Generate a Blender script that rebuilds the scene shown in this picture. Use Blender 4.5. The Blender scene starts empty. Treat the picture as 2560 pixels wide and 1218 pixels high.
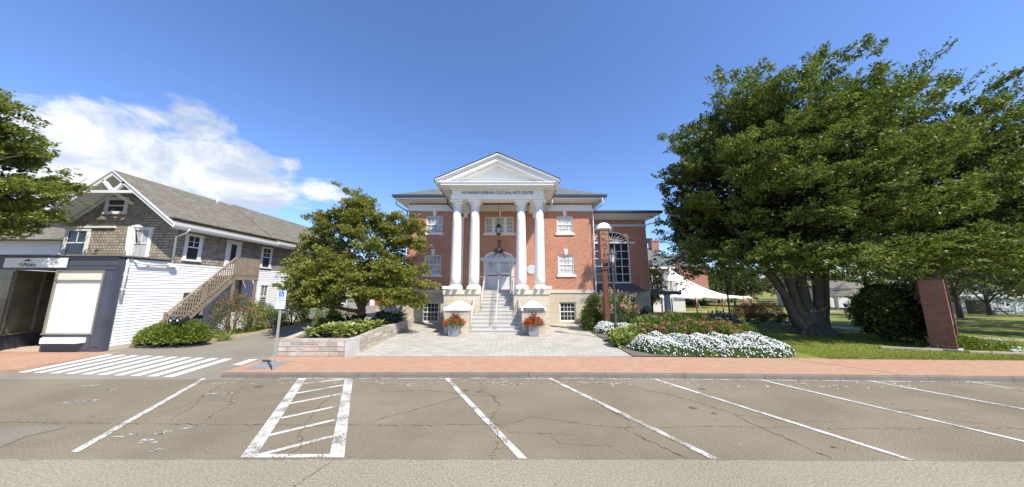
import bpy, math, random
import numpy as np
from mathutils import Vector, Matrix
R = math.radians
scene = bpy.context.scene
col = scene.collection

# ------------------------------------------------------------------ camera, sky, sun, exposure
cam_d = bpy.data.cameras.new("camera")
cam_d.sensor_width = 36.0
cam_d.lens = 736.0 / 2560.0 * 36.0
cam_d.clip_end = 5000
cam = bpy.data.objects.new("camera", cam_d)
col.objects.link(cam)
cam.location = (0, 0, 2.5)
cam.rotation_euler = (R(90 + 8.7), 0, 0)
scene.camera = cam

SUN_EL, SUN_AZ = R(50), R(136)            # azimuth clockwise from +Y
world = bpy.data.worlds.new("World")
scene.world = world
world.use_nodes = True
wn = world.node_tree
wn.nodes.clear()
def wnode(t, **k):
    n = wn.nodes.new(t)
    for a, b in k.items():
        setattr(n, a, b)
    return n
w_out = wnode('ShaderNodeOutputWorld')
w_bg = wnode('ShaderNodeBackground')
w_sky = wnode('ShaderNodeTexSky')
w_sky.sky_type = 'NISHITA'
w_sky.sun_disc = False
w_sky.sun_elevation = SUN_EL
w_sky.sun_rotation = SUN_AZ
w_sky.air_density = 1.0
w_sky.dust_density = 0.25
w_sky.ozone_density = 3.5
w_bg.inputs[1].default_value = 0.15
def wmath(op, a, b=None, c=None, clamp=False):
    n = wnode('ShaderNodeMath', operation=op, use_clamp=clamp)
    for i, v in enumerate((a, b, c)):
        if v is None:
            continue
        if isinstance(v, (int, float)):
            n.inputs[i].default_value = v
        else:
            wn.links.new(v, n.inputs[i])
    return n.outputs[0]
w_tc = wnode('ShaderNodeTexCoord')
def wdot(v):
    n = wnode('ShaderNodeVectorMath', operation='DOT_PRODUCT')
    wn.links.new(w_tc.outputs['Generated'], n.inputs[0])
    n.inputs[1].default_value = v
    return n.outputs['Value']
def wnoise(scale, detail, rough, dist=0.0, off=(0, 0, 0)):
    m = wnode('ShaderNodeMapping')
    wn.links.new(w_tc.outputs['Generated'], m.inputs[0])
    m.inputs['Location'].default_value = off
    m.inputs['Scale'].default_value = (1, 1, 1.7)
    n = wnode('ShaderNodeTexNoise')
    wn.links.new(m.outputs[0], n.inputs['Vector'])
    n.inputs['Scale'].default_value = scale
    n.inputs['Detail'].default_value = detail
    n.inputs['Roughness'].default_value = rough
    n.inputs['Distortion'].default_value = dist
    return n.outputs[0]
# the cloud bank low in the sky to the left: bounded by great circles, its edge broken by noise
def gdir(u, v):
    c, s = math.cos(R(8.7)), math.sin(R(8.7))
    x, y = (u - 1280) / 736.0, (609 - v) / 736.0
    return Vector((x, c - y * s, s + y * c)).normalized()
def circle(a, b):
    n = gdir(*a).cross(gdir(*b)).normalized()
    return tuple(n if n.dot(gdir(420, 430)) > 0 else -n)
e1 = wdot(circle((60, 235), (430, 290)))
e2 = wdot(circle((480, 282), (860, 462)))
e3 = wdot(circle((250, 600), (820, 510)))
big = wnoise(3.4, 7, 0.58, 0.25, (3.1, 0.4, 1.7))
fine = wnoise(9.0, 8, 0.6, 0.4, (7.3, 2.2, 0.3))
edge = wmath('MINIMUM', wmath('MULTIPLY', wmath('MINIMUM', e1, e2), 4.5), wmath('MULTIPLY', e3, 7.0))
edge = wmath('MINIMUM', edge, 0.32)
dens = wmath('ADD', edge, wmath('MULTIPLY', wmath('SUBTRACT', big, 0.47), 1.15))
dens = wmath('ADD', dens, wmath('MULTIPLY', wmath('SUBTRACT', fine, 0.5), 1.0))
w_cl = wnode('ShaderNodeMapRange', interpolation_type='SMOOTHSTEP')
wn.links.new(dens, w_cl.inputs[0])
w_cl.inputs[1].default_value = 0.0
w_cl.inputs[2].default_value = 0.26
shade = wnoise(5.5, 7, 0.62, 0.5, (3.1, 0.4, 1.62))
w_sh = wnode('ShaderNodeMapRange', interpolation_type='SMOOTHSTEP')
wn.links.new(shade, w_sh.inputs[0])
w_sh.inputs[1].default_value = 0.40
w_sh.inputs[2].default_value = 0.60
w_cc = wnode('ShaderNodeMix', data_type='RGBA')
wn.links.new(w_sh.outputs[0], w_cc.inputs[0])
w_cc.inputs[6].default_value = (3.1, 3.5, 4.2, 1)
w_cc.inputs[7].default_value = (5.3, 5.35, 5.4, 1)
# the Nishita sky tinted a little towards violet, as this camera records it
w_tint = wnode('ShaderNodeMix', data_type='RGBA', blend_type='MULTIPLY')
w_tint.inputs[0].default_value = 1.0
wn.links.new(w_sky.outputs[0], w_tint.inputs[6])
w_tint.inputs[7].default_value = (0.815, 0.925, 1.175, 1)
w_mix = wnode('ShaderNodeMix', data_type='RGBA')
wn.links.new(wmath('MULTIPLY', w_cl.outputs[0], 0.93), w_mix.inputs[0])
wn.links.new(w_tint.outputs[2], w_mix.inputs[6])
wn.links.new(w_cc.outputs[2], w_mix.inputs[7])
wn.links.new(w_mix.outputs[2], w_bg.inputs[0])
wn.links.new(w_bg.outputs[0], w_out.inputs[0])

sun_d = bpy.data.lights.new("sun", 'SUN')
sun_d.energy = 4.8
sun_d.angle = R(0.5)
sun_d.color = (1.0, 0.945, 0.83)
sun = bpy.data.objects.new("sun", sun_d)
col.objects.link(sun)
to_sun = Vector((math.sin(SUN_AZ) * math.cos(SUN_EL), math.cos(SUN_AZ) * math.cos(SUN_EL), math.sin(SUN_EL)))
sun.rotation_euler = to_sun.to_track_quat('Z', 'Y').to_euler()

scene.view_settings.view_transform = 'Standard'
scene.view_settings.look = 'None'
scene.view_settings.exposure = 0.45
scene.view_settings.gamma = 1
scene.view_settings.use_curve_mapping = False
scene.render.engine = 'CYCLES'
scene.cycles.max_bounces = 8
scene.cycles.transparent_max_bounces = 8

# ------------------------------------------------------------------ materials
class NT:
    def __init__(s, name):
        s.m = bpy.data.materials.new(name)
        s.m.use_nodes = True
        s.t = s.m.node_tree
        s.t.nodes.clear()
        s.out = s.n('ShaderNodeOutputMaterial')
        s.b = s.n('ShaderNodeBsdfPrincipled')
        s.l(s.b.outputs[0], s.out.inputs[0])
    def n(s, t, **k):
        x = s.t.nodes.new(t)
        for a, b in k.items():
            setattr(x, a, b)
        return x
    def l(s, a, b):
        s.t.links.new(a, b)
    def uv(s):
        return s.n('ShaderNodeTexCoord').outputs['UV']
    def obj(s):
        return s.n('ShaderNodeTexCoord').outputs['Object']
    def noise(s, vec, scale, detail=4, rough=0.55, dist=0.0):
        x = s.n('ShaderNodeTexNoise')
        if vec is not None:
            s.l(vec, x.inputs['Vector'])
        x.inputs['Scale'].default_value = scale
        x.inputs['Detail'].default_value = detail
        x.inputs['Roughness'].default_value = rough
        x.inputs['Distortion'].default_value = dist
        return x.outputs[0]
    def mapr(s, v, a, b, c=0.0, d=1.0):
        x = s.n('ShaderNodeMapRange')
        s.l(v, x.inputs[0])
        for i, q in enumerate((a, b, c, d)):
            x.inputs[i + 1].default_value = q
        return x.outputs[0]
    def mix(s, f, a, b, blend='MIX'):
        x = s.n('ShaderNodeMix', data_type='RGBA', blend_type=blend)
        for i, q in ((0, f), (6, a), (7, b)):
            if isinstance(q, (int, float)):
                x.inputs[i].default_value = q
            elif isinstance(q, tuple):
                x.inputs[i].default_value = (q + (1,))[:4]
            else:
                s.l(q, x.inputs[i])
        return x.outputs[2]
    def math(s, op, a, b=None):
        x = s.n('ShaderNodeMath', operation=op)
        for i, q in enumerate((a, b)):
            if q is None:
                continue
            if isinstance(q, (int, float)):
                x.inputs[i].default_value = q
            else:
                s.l(q, x.inputs[i])
        return x.outputs[0]
    def mapping(s, vec, scale=(1, 1, 1), rot=(0, 0, 0), loc=(0, 0, 0)):
        x = s.n('ShaderNodeMapping')
        s.l(vec, x.inputs[0])
        x.inputs['Location'].default_value = loc
        x.inputs['Rotation'].default_value = rot
        x.inputs['Scale'].default_value = scale
        return x.outputs[0]
    def color(s, c):
        if isinstance(c, tuple):
            s.b.inputs['Base Color'].default_value = (c + (1,))[:4]
        else:
            s.l(c, s.b.inputs['Base Color'])
    def rough(s, r):
        if isinstance(r, (int, float)):
            s.b.inputs['Roughness'].default_value = r
        else:
            s.l(r, s.b.inputs['Roughness'])
    def bump(s, h, strength=0.3, dist=0.02):
        x = s.n('ShaderNodeBump')
        x.inputs['Strength'].default_value = strength
        x.inputs['Distance'].default_value = dist
        s.l(h, x.inputs['Height'])
        s.l(x.outputs[0], s.b.inputs['Normal'])

def sc(c, k):
    return tuple(min(1.0, x * k) for x in c)

def plain(name, c, rough=0.6, var=0.12, scale=3.0, bump=0.0, metal=0.0, spec=0.4, fine=40.0):
    t = NT(name)
    v = t.obj()
    a = t.noise(v, scale, 5, 0.6)
    b = t.noise(v, fine, 3, 0.6)
    k = t.math('ADD', t.math('MULTIPLY', a, 0.7), t.math('MULTIPLY', b, 0.3))
    t.color(t.mix(t.mapr(k, 0.32, 0.68), sc(c, 1 - var), sc(c, 1 + var)))
    t.rough(t.mapr(a, 0.3, 0.7, max(0, rough - 0.08), min(1, rough + 0.08)))
    t.b.inputs['Metallic'].default_value = metal
    t.b.inputs['Specular IOR Level'].default_value = spec
    if bump:
        t.bump(b, bump, 0.01)
    return t.m

def brickmat(name, c1, c2, mortar, w, h, gap, rough=0.85, stain=0.25, bump=0.5, offset=0.5, freq=2, bias=0.0, rot=0.0,
             wash=None, smooth=0.1, dirt=(0.4, 0.35, 0.3)):
    t = NT(name)
    uv = t.uv()
    if rot:
        uv = t.mapping(uv, rot=(0, 0, rot))
    br = t.n('ShaderNodeTexBrick')
    br.offset, br.offset_frequency = offset, freq
    t.l(uv, br.inputs['Vector'])
    br.inputs['Color1'].default_value = c1 + (1,)
    br.inputs['Color2'].default_value = c2 + (1,)
    br.inputs['Mortar'].default_value = mortar + (1,)
    br.inputs['Scale'].default_value = 1.0
    br.inputs['Mortar Size'].default_value = gap
    br.inputs['Mortar Smooth'].default_value = smooth
    br.inputs['Bias'].default_value = bias
    br.inputs['Brick Width'].default_value = w
    br.inputs['Row Height'].default_value = h
    n1 = t.noise(uv, 0.55, 6, 0.62)
    n2 = t.noise(uv, 22.0, 4, 0.6)
    cc = br.outputs['Color']
    cc = t.mix(t.mapr(n2, 0.3, 0.75, 0.0, 0.35), cc, sc(c1, 0.62))
    cc = t.mix(t.mapr(n1, 0.45, 0.75, 0.0, stain), cc, dirt)
    if wash:
        n3 = t.noise(uv, 1.7, 5, 0.6)
        cc = t.mix(t.mapr(n3, 0.48, 0.68, 0, 0.5), cc, wash)
    t.color(cc)
    t.rough(rough)
    t.b.inputs['Specular IOR Level'].default_value = 0.25
    t.bump(t.math('ADD', t.math('MULTIPLY', br.outputs['Fac'], -1.0), t.math('MULTIPLY', n2, 0.5)), bump, 0.012)
    return t.m

def leafmat(name, cols, rough=0.5, trans=0.35, patch=0.5):
    """cols = list of (position, colour) spread by a random value per leaf"""
    t = NT(name)
    g = t.n('ShaderNodeNewGeometry')
    r = t.n('ShaderNodeValToRGB')
    r.color_ramp.interpolation = 'LINEAR'
    while len(r.color_ramp.elements) < len(cols):
        r.color_ramp.elements.new(0.5)
    for e, (p, c) in zip(r.color_ramp.elements, cols):
        e.position = p
        e.color = c + (1,)
    big = t.noise(t.obj(), 0.9, 3, 0.6)
    f = t.math('ADD', t.math('MULTIPLY', g.outputs['Random Per Island'], 1 - patch * 0.5),
               t.math('MULTIPLY', t.mapr(big, 0.3, 0.7), patch * 0.5))
    t.l(f, r.inputs[0])
    t.color(r.outputs[0])
    t.rough(rough)
    t.b.inputs['Specular IOR Level'].default_value = 0.35
    tr = t.n('ShaderNodeBsdfTranslucent')
    t.l(t.mix(1.0, r.outputs[0], (1.0, 1.05, 0.45), 'MULTIPLY'), tr.inputs[0])
    ms = t.n('ShaderNodeMixShader')
    ms.inputs[0].default_value = trans
    t.l(t.b.outputs[0], ms.inputs[1])
    t.l(tr.outputs[0], ms.inputs[2])
    t.l(ms.outputs[0], t.out.inputs[0])
    return t.m

def glassmat(name, c, rough=0.04, refl=0.5):
    t = NT(name)
    n = t.noise(t.obj(), 1.3, 3, 0.5)
    t.color(t.mix(t.mapr(n, 0.35, 0.65), sc(c, 0.75), sc(c, 1.25)))
    t.rough(rough)
    t.b.inputs['Specular IOR Level'].default_value = refl
    t.b.inputs['IOR'].default_value = 1.5
    return t.m

def asphalt(name, c, speck, grain, stain, sscale=0.35):
    t = NT(name)
    v = t.uv()
    a = t.noise(v, sscale, 6, 0.6, 0.3)
    a2 = t.noise(t.mapping(v, scale=(0.35, 1.3, 1)), 0.9, 5, 0.6, 0.4)
    f = t.noise(v, grain, 3, 0.75)
    vo = t.n('ShaderNodeTexVoronoi')
    t.l(v, vo.inputs['Vector'])
    vo.inputs['Scale'].default_value = grain * 0.9
    cc = t.mix(t.mapr(a, 0.35, 0.65), sc(c, 1 - stain), sc(c, 1 + stain))
    cc = t.mix(t.mapr(a2, 0.5, 0.72, 0, 0.45), cc, sc(c, 1 - stain * 1.6))
    cc = t.mix(t.mapr(f, 0.35, 0.7), (0, 0, 0), (0, 0, 0)) if False else t.mix(
        t.mapr(f, 0.3, 0.7, 0.0, 1.0), t.mix(1.0, cc, (1 - speck,) * 3, 'MULTIPLY'), t.mix(1.0, cc, (1 + speck,) * 3, 'MULTIPLY'))
    cc = t.mix(t.math('MULTIPLY', t.mapr(vo.outputs['Distance'], 0.0, 0.22, 1.0, 0.0), 0.6 * speck), cc, (0.62, 0.6, 0.56))
    t.color(cc)
    t.rough(0.9)
    t.b.inputs['Specular IOR Level'].default_value = 0.2
    t.bump(f, 0.35, 0.006)
    return t.m

def paintmat(name, c, under, wear=0.5):
    t = NT(name)
    v = t.uv()
    a = t.noise(v, 2.2, 6, 0.65)
    f = t.noise(v, 26, 4, 0.75)
    k = t.math('ADD', t.math('MULTIPLY', a, 0.55), t.math('MULTIPLY', f, 0.55))
    m = t.mapr(k, 0.52 + 0.12 * (1 - wear), 0.58 + 0.14 * (1 - wear))
    t.color(t.mix(m, t.mix(t.mapr(f, 0.3, 0.7), sc(c, 0.9), c), under))
    t.rough(0.8)
    return t.m

M = {}
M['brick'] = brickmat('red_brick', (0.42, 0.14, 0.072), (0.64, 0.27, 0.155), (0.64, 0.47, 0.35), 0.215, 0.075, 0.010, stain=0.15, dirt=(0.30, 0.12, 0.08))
M['brick_far'] = brickmat('far_brick', (0.40, 0.16, 0.10), (0.46, 0.21, 0.14), (0.45, 0.33, 0.27), 0.3, 0.1, 0.01)
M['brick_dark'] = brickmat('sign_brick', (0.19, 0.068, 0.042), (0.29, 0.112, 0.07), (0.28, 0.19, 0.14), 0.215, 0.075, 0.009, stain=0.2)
M['stone'] = brickmat('cream_stone', (0.53, 0.455, 0.335), (0.62, 0.56, 0.44), (0.33, 0.285, 0.215), 0.92, 0.36, 0.011, stain=0.2, bump=0.35, wash=(0.62, 0.52, 0.42), dirt=(0.5, 0.43, 0.34))
M['stone_plain'] = plain('cream_stone_trim', (0.62, 0.56, 0.45), 0.85, 0.12, 1.5, 0.25)
M['granite'] = plain('step_granite', (0.50, 0.475, 0.43), 0.85, 0.10, 1.6, 0.25, fine=60)
M['cap'] = plain('cap_stone', (0.72, 0.69, 0.62), 0.8, 0.06, 2, 0.1)
M['white'] = plain('white_trim', (0.78, 0.77, 0.74), 0.5, 0.035, 1.2)
M['trimgrey'] = plain('grey_trim', (0.56, 0.58, 0.60), 0.5, 0.04, 1.2)
M['gutter'] = plain('dark_gutter', (0.085, 0.10, 0.115), 0.45, 0.12, 2)
M['slate'] = brickmat('slate_roof', (0.12, 0.145, 0.14), (0.19, 0.215, 0.20), (0.06, 0.07, 0.07), 0.3, 0.2, 0.008, stain=0.35, bump=0.6, dirt=(0.2, 0.2, 0.17))
M['asphalt_shingle'] = brickmat('asphalt_roof', (0.165, 0.143, 0.108), (0.25, 0.22, 0.175), (0.115, 0.10, 0.08), 0.30, 0.14, 0.006, stain=0.25, bump=0.5, dirt=(0.14, 0.13, 0.11))
M['shingle'] = brickmat('cedar_shingle', (0.30, 0.255, 0.20), (0.50, 0.445, 0.365), (0.08, 0.06, 0.045), 0.15, 0.135, 0.010, stain=0.35, bump=1.0, dirt=(0.22, 0.18, 0.15), offset=0.43)
M['clap'] = plain('white_clapboard', (0.80, 0.80, 0.80), 0.55, 0.04, 0.8)
M['navy'] = plain('navy_paint', (0.070, 0.075, 0.096), 0.42, 0.15, 1.4)
M['navy_dark'] = plain('navy_shade_paint', (0.06, 0.07, 0.10), 0.42, 0.15, 1.4)
M['alu'] = plain('bronze_frame', (0.30, 0.27, 0.21), 0.4, 0.1, 2, metal=0.3)
M['sheet'] = plain('white_window_sheet', (0.82, 0.82, 0.80), 0.4, 0.02, 0.7)
M['cream_sheet'] = plain('cream_transom_sheet', (0.72, 0.68, 0.56), 0.4, 0.03, 0.7)
M['wood'] = plain('weathered_wood', (0.26, 0.205, 0.15), 0.85, 0.25, 3.0, 0.3)
M['glass'] = glassmat('window_glass', (0.035, 0.042, 0.045))
M['glass_pale'] = glassmat('blind_glass', (0.44, 0.45, 0.46), 0.22, 0.35)
M['glass_white'] = glassmat('white_blind_glass', (0.62, 0.62, 0.62), 0.22, 0.35)
M['glass_shop'] = glassmat('shop_glass', (0.23, 0.205, 0.14), 0.05, 0.35)  # brown-grey base colour holds a painted reflection of a lit street
M['lamp_glass'] = plain('frosted_glass', (0.62, 0.60, 0.56), 0.3, 0.05, 5)
M['door'] = plain('grey_door', (0.62, 0.62, 0.62), 0.4, 0.04, 1.5)
M['steel'] = plain('galvanised_steel', (0.58, 0.575, 0.55), 0.42, 0.10, 6, metal=0.2)
M['post_grey'] = plain('grey_post_paint', (0.42, 0.41, 0.38), 0.5, 0.2, 5)
M['black'] = plain('black_metal', (0.03, 0.032, 0.036), 0.4, 0.2, 4)
M['grey_metal'] = plain('dark_grey_metal', (0.075, 0.078, 0.08), 0.45, 0.15, 4)
M['bronze'] = plain('verdigris_bronze', (0.13, 0.14, 0.11), 0.55, 0.3, 8, metal=0.4)
M['signred'] = plain('red_brown_paint', (0.15, 0.05, 0.032), 0.5, 0.15, 3)
M['signface'] = plain('peach_mural_paint', (0.32, 0.15, 0.085), 0.55, 0.35, 2.2)
M['signdark'] = plain('dark_brown_letters', (0.09, 0.035, 0.02), 0.5, 0.1, 3)
M['ink'] = plain('black_ink', (0.02, 0.021, 0.025), 0.5, 0.05, 3)
M['blue'] = plain('sign_blue', (0.05, 0.17, 0.55), 0.4, 0.05, 3)
M['bluepale'] = plain('sign_blue_faded', (0.28, 0.38, 0.62), 0.5, 0.1, 3)
M['signwhite'] = plain('sign_white', (0.82, 0.82, 0.82), 0.35, 0.02, 3)
M['lime'] = plain('lime_mark', (0.45, 0.50, 0.05), 0.5, 0.05, 3)
M['planter'] = plain('planter_grey', (0.27, 0.27, 0.285), 0.6, 0.1, 3)
M['soil'] = plain('bark_soil', (0.085, 0.06, 0.042), 0.95, 0.35, 3, 0.6, fine=50)
M['mulch'] = plain('grey_mulch', (0.17, 0.14, 0.105), 0.95, 0.3, 3, 0.6, fine=50)
M['bark'] = plain('grey_bark', (0.105, 0.092, 0.07), 0.9, 0.3, 2.0, 0.6, fine=25)
M['bark_red'] = plain('red_brown_bark', (0.19, 0.12, 0.085), 0.9, 0.3, 2.0, 0.6, fine=25)
M['fieldstone'] = brickmat('field_stone', (0.44, 0.38, 0.29), (0.62, 0.53, 0.43), (0.21, 0.18, 0.145), 0.47, 0.165, 0.014, stain=0.6, bump=1.0, wash=(0.56, 0.42, 0.32), dirt=(0.33, 0.30, 0.24), offset=0.37, freq=3, smooth=0.25)
def stonemat():
    t = NT('ashlar_stones')
    g = t.n('ShaderNodeNewGeometry')
    r = t.n('ShaderNodeValToRGB')
    for p, c in ((0.3, (0.47, 0.41, 0.33)), (0.55, (0.60, 0.50, 0.40)), (0.75, (0.55, 0.53, 0.48))):
        r.color_ramp.elements.new(p).color = c + (1,)
    r.color_ramp.elements[0].color = (0.38, 0.35, 0.30, 1)
    r.color_ramp.elements[-1].color = (0.70, 0.64, 0.54, 1)
    t.l(g.outputs['Random Per Island'], r.inputs[0])
    v = t.obj()
    a, f = t.noise(v, 3.5, 6, 0.65), t.noise(v, 28, 4, 0.7)
    cc = t.mix(t.mapr(a, 0.35, 0.68, 0.0, 0.6), r.outputs[0], (0.36, 0.30, 0.24))
    cc = t.mix(t.mapr(f, 0.3, 0.7), t.mix(1.0, cc, (0.78,) * 3, 'MULTIPLY'), t.mix(1.0, cc, (1.15,) * 3, 'MULTIPLY'))
    t.color(cc)
    t.rough(0.9)
    t.bump(t.math('ADD', a, f), 0.8, 0.02)
    return t.m
M['ashlar'] = stonemat()
M['fieldcap'] = plain('pale_cap_stone', (0.50, 0.48, 0.44), 0.85, 0.22, 1.8, 0.4)
M['sidewalk'] = brickmat('sidewalk_brick', (0.44, 0.255, 0.16), (0.52, 0.33, 0.215), (0.40, 0.28, 0.19), 0.2, 0.1, 0.006, stain=0.18, bump=0.3, wash=(0.56, 0.25, 0.17), dirt=(0.50, 0.38, 0.30))
M['paver'] = brickmat('plaza_paver', (0.43, 0.395, 0.335), (0.565, 0.535, 0.47), (0.25, 0.225, 0.19), 0.46, 0.23, 0.012, stain=0.2, bump=0.25, dirt=(0.52, 0.47, 0.40), offset=0.5)
M['parking'] = asphalt('parking_asphalt', (0.228, 0.190, 0.130), 0.50, 45, 0.15)
M['road'] = asphalt('road_asphalt', (0.300, 0.268, 0.190), 0.50, 34, 0.06)
M['patch'] = asphalt('patch_asphalt', (0.232, 0.205, 0.155), 0.45, 36, 0.12)
M['drive'] = asphalt('driveway_asphalt', (0.265, 0.235, 0.185), 0.18, 60, 0.12)
M['crack'] = plain('crack_dark', (0.15, 0.126, 0.092), 0.95, 0.3, 3)
M['debris'] = leafmat('leaf_litter', [(0.0, (0.42, 0.22, 0.11)), (0.6, (0.40, 0.27, 0.15)), (1.0, (0.22, 0.20, 0.08))], 0.8, 0.1)
M['paint'] = paintmat('line_paint', (0.68, 0.665, 0.61), (0.25, 0.22, 0.165), 0.82)
M['paint_fresh'] = paintmat('crosswalk_paint', (0.75, 0.745, 0.72), (0.28, 0.25, 0.20), 0.15)
M['paint_worn'] = paintmat('worn_paint', (0.62, 0.59, 0.52), (0.25, 0.22, 0.19), 0.9)
M['kerb'] = plain('kerb_asphalt', (0.175, 0.155, 0.122), 0.9, 0.2, 2.5, 0.4)
M['concrete'] = plain('concrete', (0.48, 0.42, 0.34), 0.9, 0.12, 1.0, 0.2)
M['peachcon'] = plain('peach_concrete', (0.55, 0.42, 0.31), 0.9, 0.08, 1.0, 0.2)
M['tactile'] = plain('grey_tactile', (0.265, 0.255, 0.24), 0.85, 0.1, 3, 0.3)
M['kerbstone'] = plain('pinkish_kerb_stone', (0.45, 0.36, 0.28), 0.9, 0.2, 3, 0.3)
M['tent'] = plain('white_canvas', (0.80, 0.79, 0.75), 0.7, 0.03, 0.5)
M['tentpole'] = plain('orange_brown_pole', (0.40, 0.15, 0.05), 0.5, 0.12, 3)
M['barn'] = plain('red_barn_paint', (0.30, 0.075, 0.05), 0.7, 0.15, 1)
M['copper'] = plain('grey_metal_roof', (0.12, 0.125, 0.135), 0.45, 0.15, 1.5)
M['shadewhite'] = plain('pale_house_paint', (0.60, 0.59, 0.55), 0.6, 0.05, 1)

M['lf_beech'] = leafmat('beech_leaves', [(0.0, (0.058, 0.092, 0.021)), (0.45, (0.135, 0.185, 0.040)), (0.8, (0.25, 0.298, 0.078)), (1.0, (0.42, 0.44, 0.18))], 0.46, 0.36)
M['lf_dark'] = leafmat('inner_leaves', [(0.0, (0.02, 0.03, 0.008)), (1.0, (0.05, 0.062, 0.016))], 0.6, 0.1)  # near-black tone puts the shade of the crown's cavities into the leaf colour
M['lf_street'] = leafmat('street_tree_leaves', [(0.0, (0.10, 0.14, 0.024)), (0.5, (0.215, 0.255, 0.048)), (0.85, (0.38, 0.39, 0.12)), (1.0, (0.56, 0.54, 0.28))], 0.40, 0.36)
M['lf_dogwood'] = leafmat('dogwood_leaves', [(0.0, (0.12, 0.155, 0.022)), (0.45, (0.235, 0.262, 0.045)), (0.80, (0.37, 0.36, 0.085)), (0.90, (0.48, 0.43, 0.17)), (0.95, (0.32, 0.12, 0.06)), (1.0, (0.34, 0.08, 0.05))], 0.48, 0.34, 0.2)
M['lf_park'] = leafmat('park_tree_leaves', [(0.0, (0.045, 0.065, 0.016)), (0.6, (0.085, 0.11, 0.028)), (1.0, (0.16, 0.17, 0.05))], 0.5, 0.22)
M['lf_conifer'] = leafmat('conifer_leaves', [(0.0, (0.06, 0.10, 0.015)), (0.6, (0.13, 0.18, 0.024)), (1.0, (0.24, 0.28, 0.045))], 0.5, 0.15)
M['lf_shrub'] = leafmat('bright_shrub_leaves', [(0.0, (0.10, 0.15, 0.022)), (0.6, (0.18, 0.235, 0.03)), (1.0, (0.30, 0.33, 0.055))], 0.45, 0.3)
M['lf_hydr'] = leafmat('hydrangea_leaves', [(0.0, (0.10, 0.16, 0.028)), (0.6, (0.20, 0.27, 0.05)), (1.0, (0.33, 0.38, 0.08))], 0.45, 0.3)
M['lf_bed'] = leafmat('bedding_leaves', [(0.0, (0.08, 0.13, 0.025)), (1.0, (0.20, 0.27, 0.06))], 0.5, 0.25)
M['lf_hosta'] = leafmat('lime_hosta_leaves', [(0.0, (0.20, 0.26, 0.05)), (0.6, (0.33, 0.37, 0.10)), (1.0, (0.50, 0.50, 0.22))], 0.4, 0.3)
M['lf_hosta_dark'] = leafmat('dark_hosta_leaves', [(0.0, (0.03, 0.055, 0.015)), (1.0, (0.075, 0.11, 0.03))], 0.4, 0.25)
M['lf_barberry'] = leafmat('barberry_leaves', [(0.0, (0.26, 0.09, 0.05)), (0.6, (0.42, 0.18, 0.10)), (1.0, (0.50, 0.32, 0.14))], 0.6, 0.2)
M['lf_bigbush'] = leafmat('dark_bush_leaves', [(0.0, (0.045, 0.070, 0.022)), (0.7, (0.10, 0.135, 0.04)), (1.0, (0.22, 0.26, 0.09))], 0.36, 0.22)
M['lf_rust'] = leafmat('rust_rose_leaves', [(0.0, (0.14, 0.16, 0.04)), (0.55, (0.20, 0.19, 0.055)), (0.8, (0.30, 0.14, 0.06)), (1.0, (0.34, 0.10, 0.06))], 0.55, 0.25)
M['lf_feather'] = leafmat('feathery_leaves', [(0.0, (0.09, 0.13, 0.025)), (1.0, (0.20, 0.25, 0.06))], 0.55, 0.3)
M['fl_white'] = leafmat('white_petals', [(0.0, (0.72, 0.72, 0.74)), (1.0, (0.85, 0.85, 0.85))], 0.6, 0.2)
M['fl_red'] = leafmat('red_petals', [(0.0, (0.55, 0.035, 0.03)), (1.0, (0.72, 0.09, 0.06))], 0.5, 0.2)
M['fl_rust'] = leafmat('rusty_hydrangea_petals', [(0.0, (0.26, 0.085, 0.065)), (0.6, (0.42, 0.17, 0.125)), (1.0, (0.52, 0.31, 0.22))], 0.7, 0.2)
M['fl_pink'] = leafmat('pink_cream_petals', [(0.0, (0.62, 0.34, 0.24)), (0.5, (0.68, 0.47, 0.34)), (1.0, (0.70, 0.60, 0.46))], 0.7, 0.2)
M['fl_rose'] = leafmat('rose_petals', [(0.0, (0.45, 0.10, 0.10)), (1.0, (0.62, 0.25, 0.2))], 0.6, 0.2)
M['spike'] = leafmat('purple_spike_leaves', [(0.0, (0.10, 0.045, 0.03)), (1.0, (0.20, 0.11, 0.06))], 0.5, 0.15)
M['grass_blade'] = leafmat('grass_blades', [(0.0, (0.14, 0.20, 0.024)), (0.6, (0.22, 0.285, 0.04)), (1.0, (0.32, 0.34, 0.08))], 0.6, 0.3)

def grassmat():
    t = NT('lawn_grass')
    v = t.obj()
    a = t.noise(v, 0.25, 6, 0.6)
    b = t.noise(v, 3.0, 5, 0.7)
    f = t.noise(v, 45, 3, 0.8)
    cc = t.mix(t.mapr(a, 0.35, 0.65), (0.175, 0.225, 0.034), (0.27, 0.275, 0.07))
    far = t.n('ShaderNodeSeparateXYZ')
    t.l(v, far.inputs[0])
    cc = t.mix(t.mapr(far.outputs[1], 15, 24, 0, 0.65), cc, (0.275, 0.262, 0.095))
    cc = t.mix(t.mapr(b, 0.4, 0.7, 0, 0.5), cc, (0.27, 0.255, 0.08))
    cc = t.mix(t.mapr(f, 0.3, 0.7), t.mix(1.0, cc, (0.62, 0.64, 0.55), 'MULTIPLY'), t.mix(1.0, cc, (1.2, 1.2, 1.1), 'MULTIPLY'))
    t.color(cc)
    t.rough(0.95)
    t.b.inputs['Specular IOR Level'].default_value = 0.1
    t.bump(f, 0.6, 0.03)
    return t.m
M['grass'] = grassmat()

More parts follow.
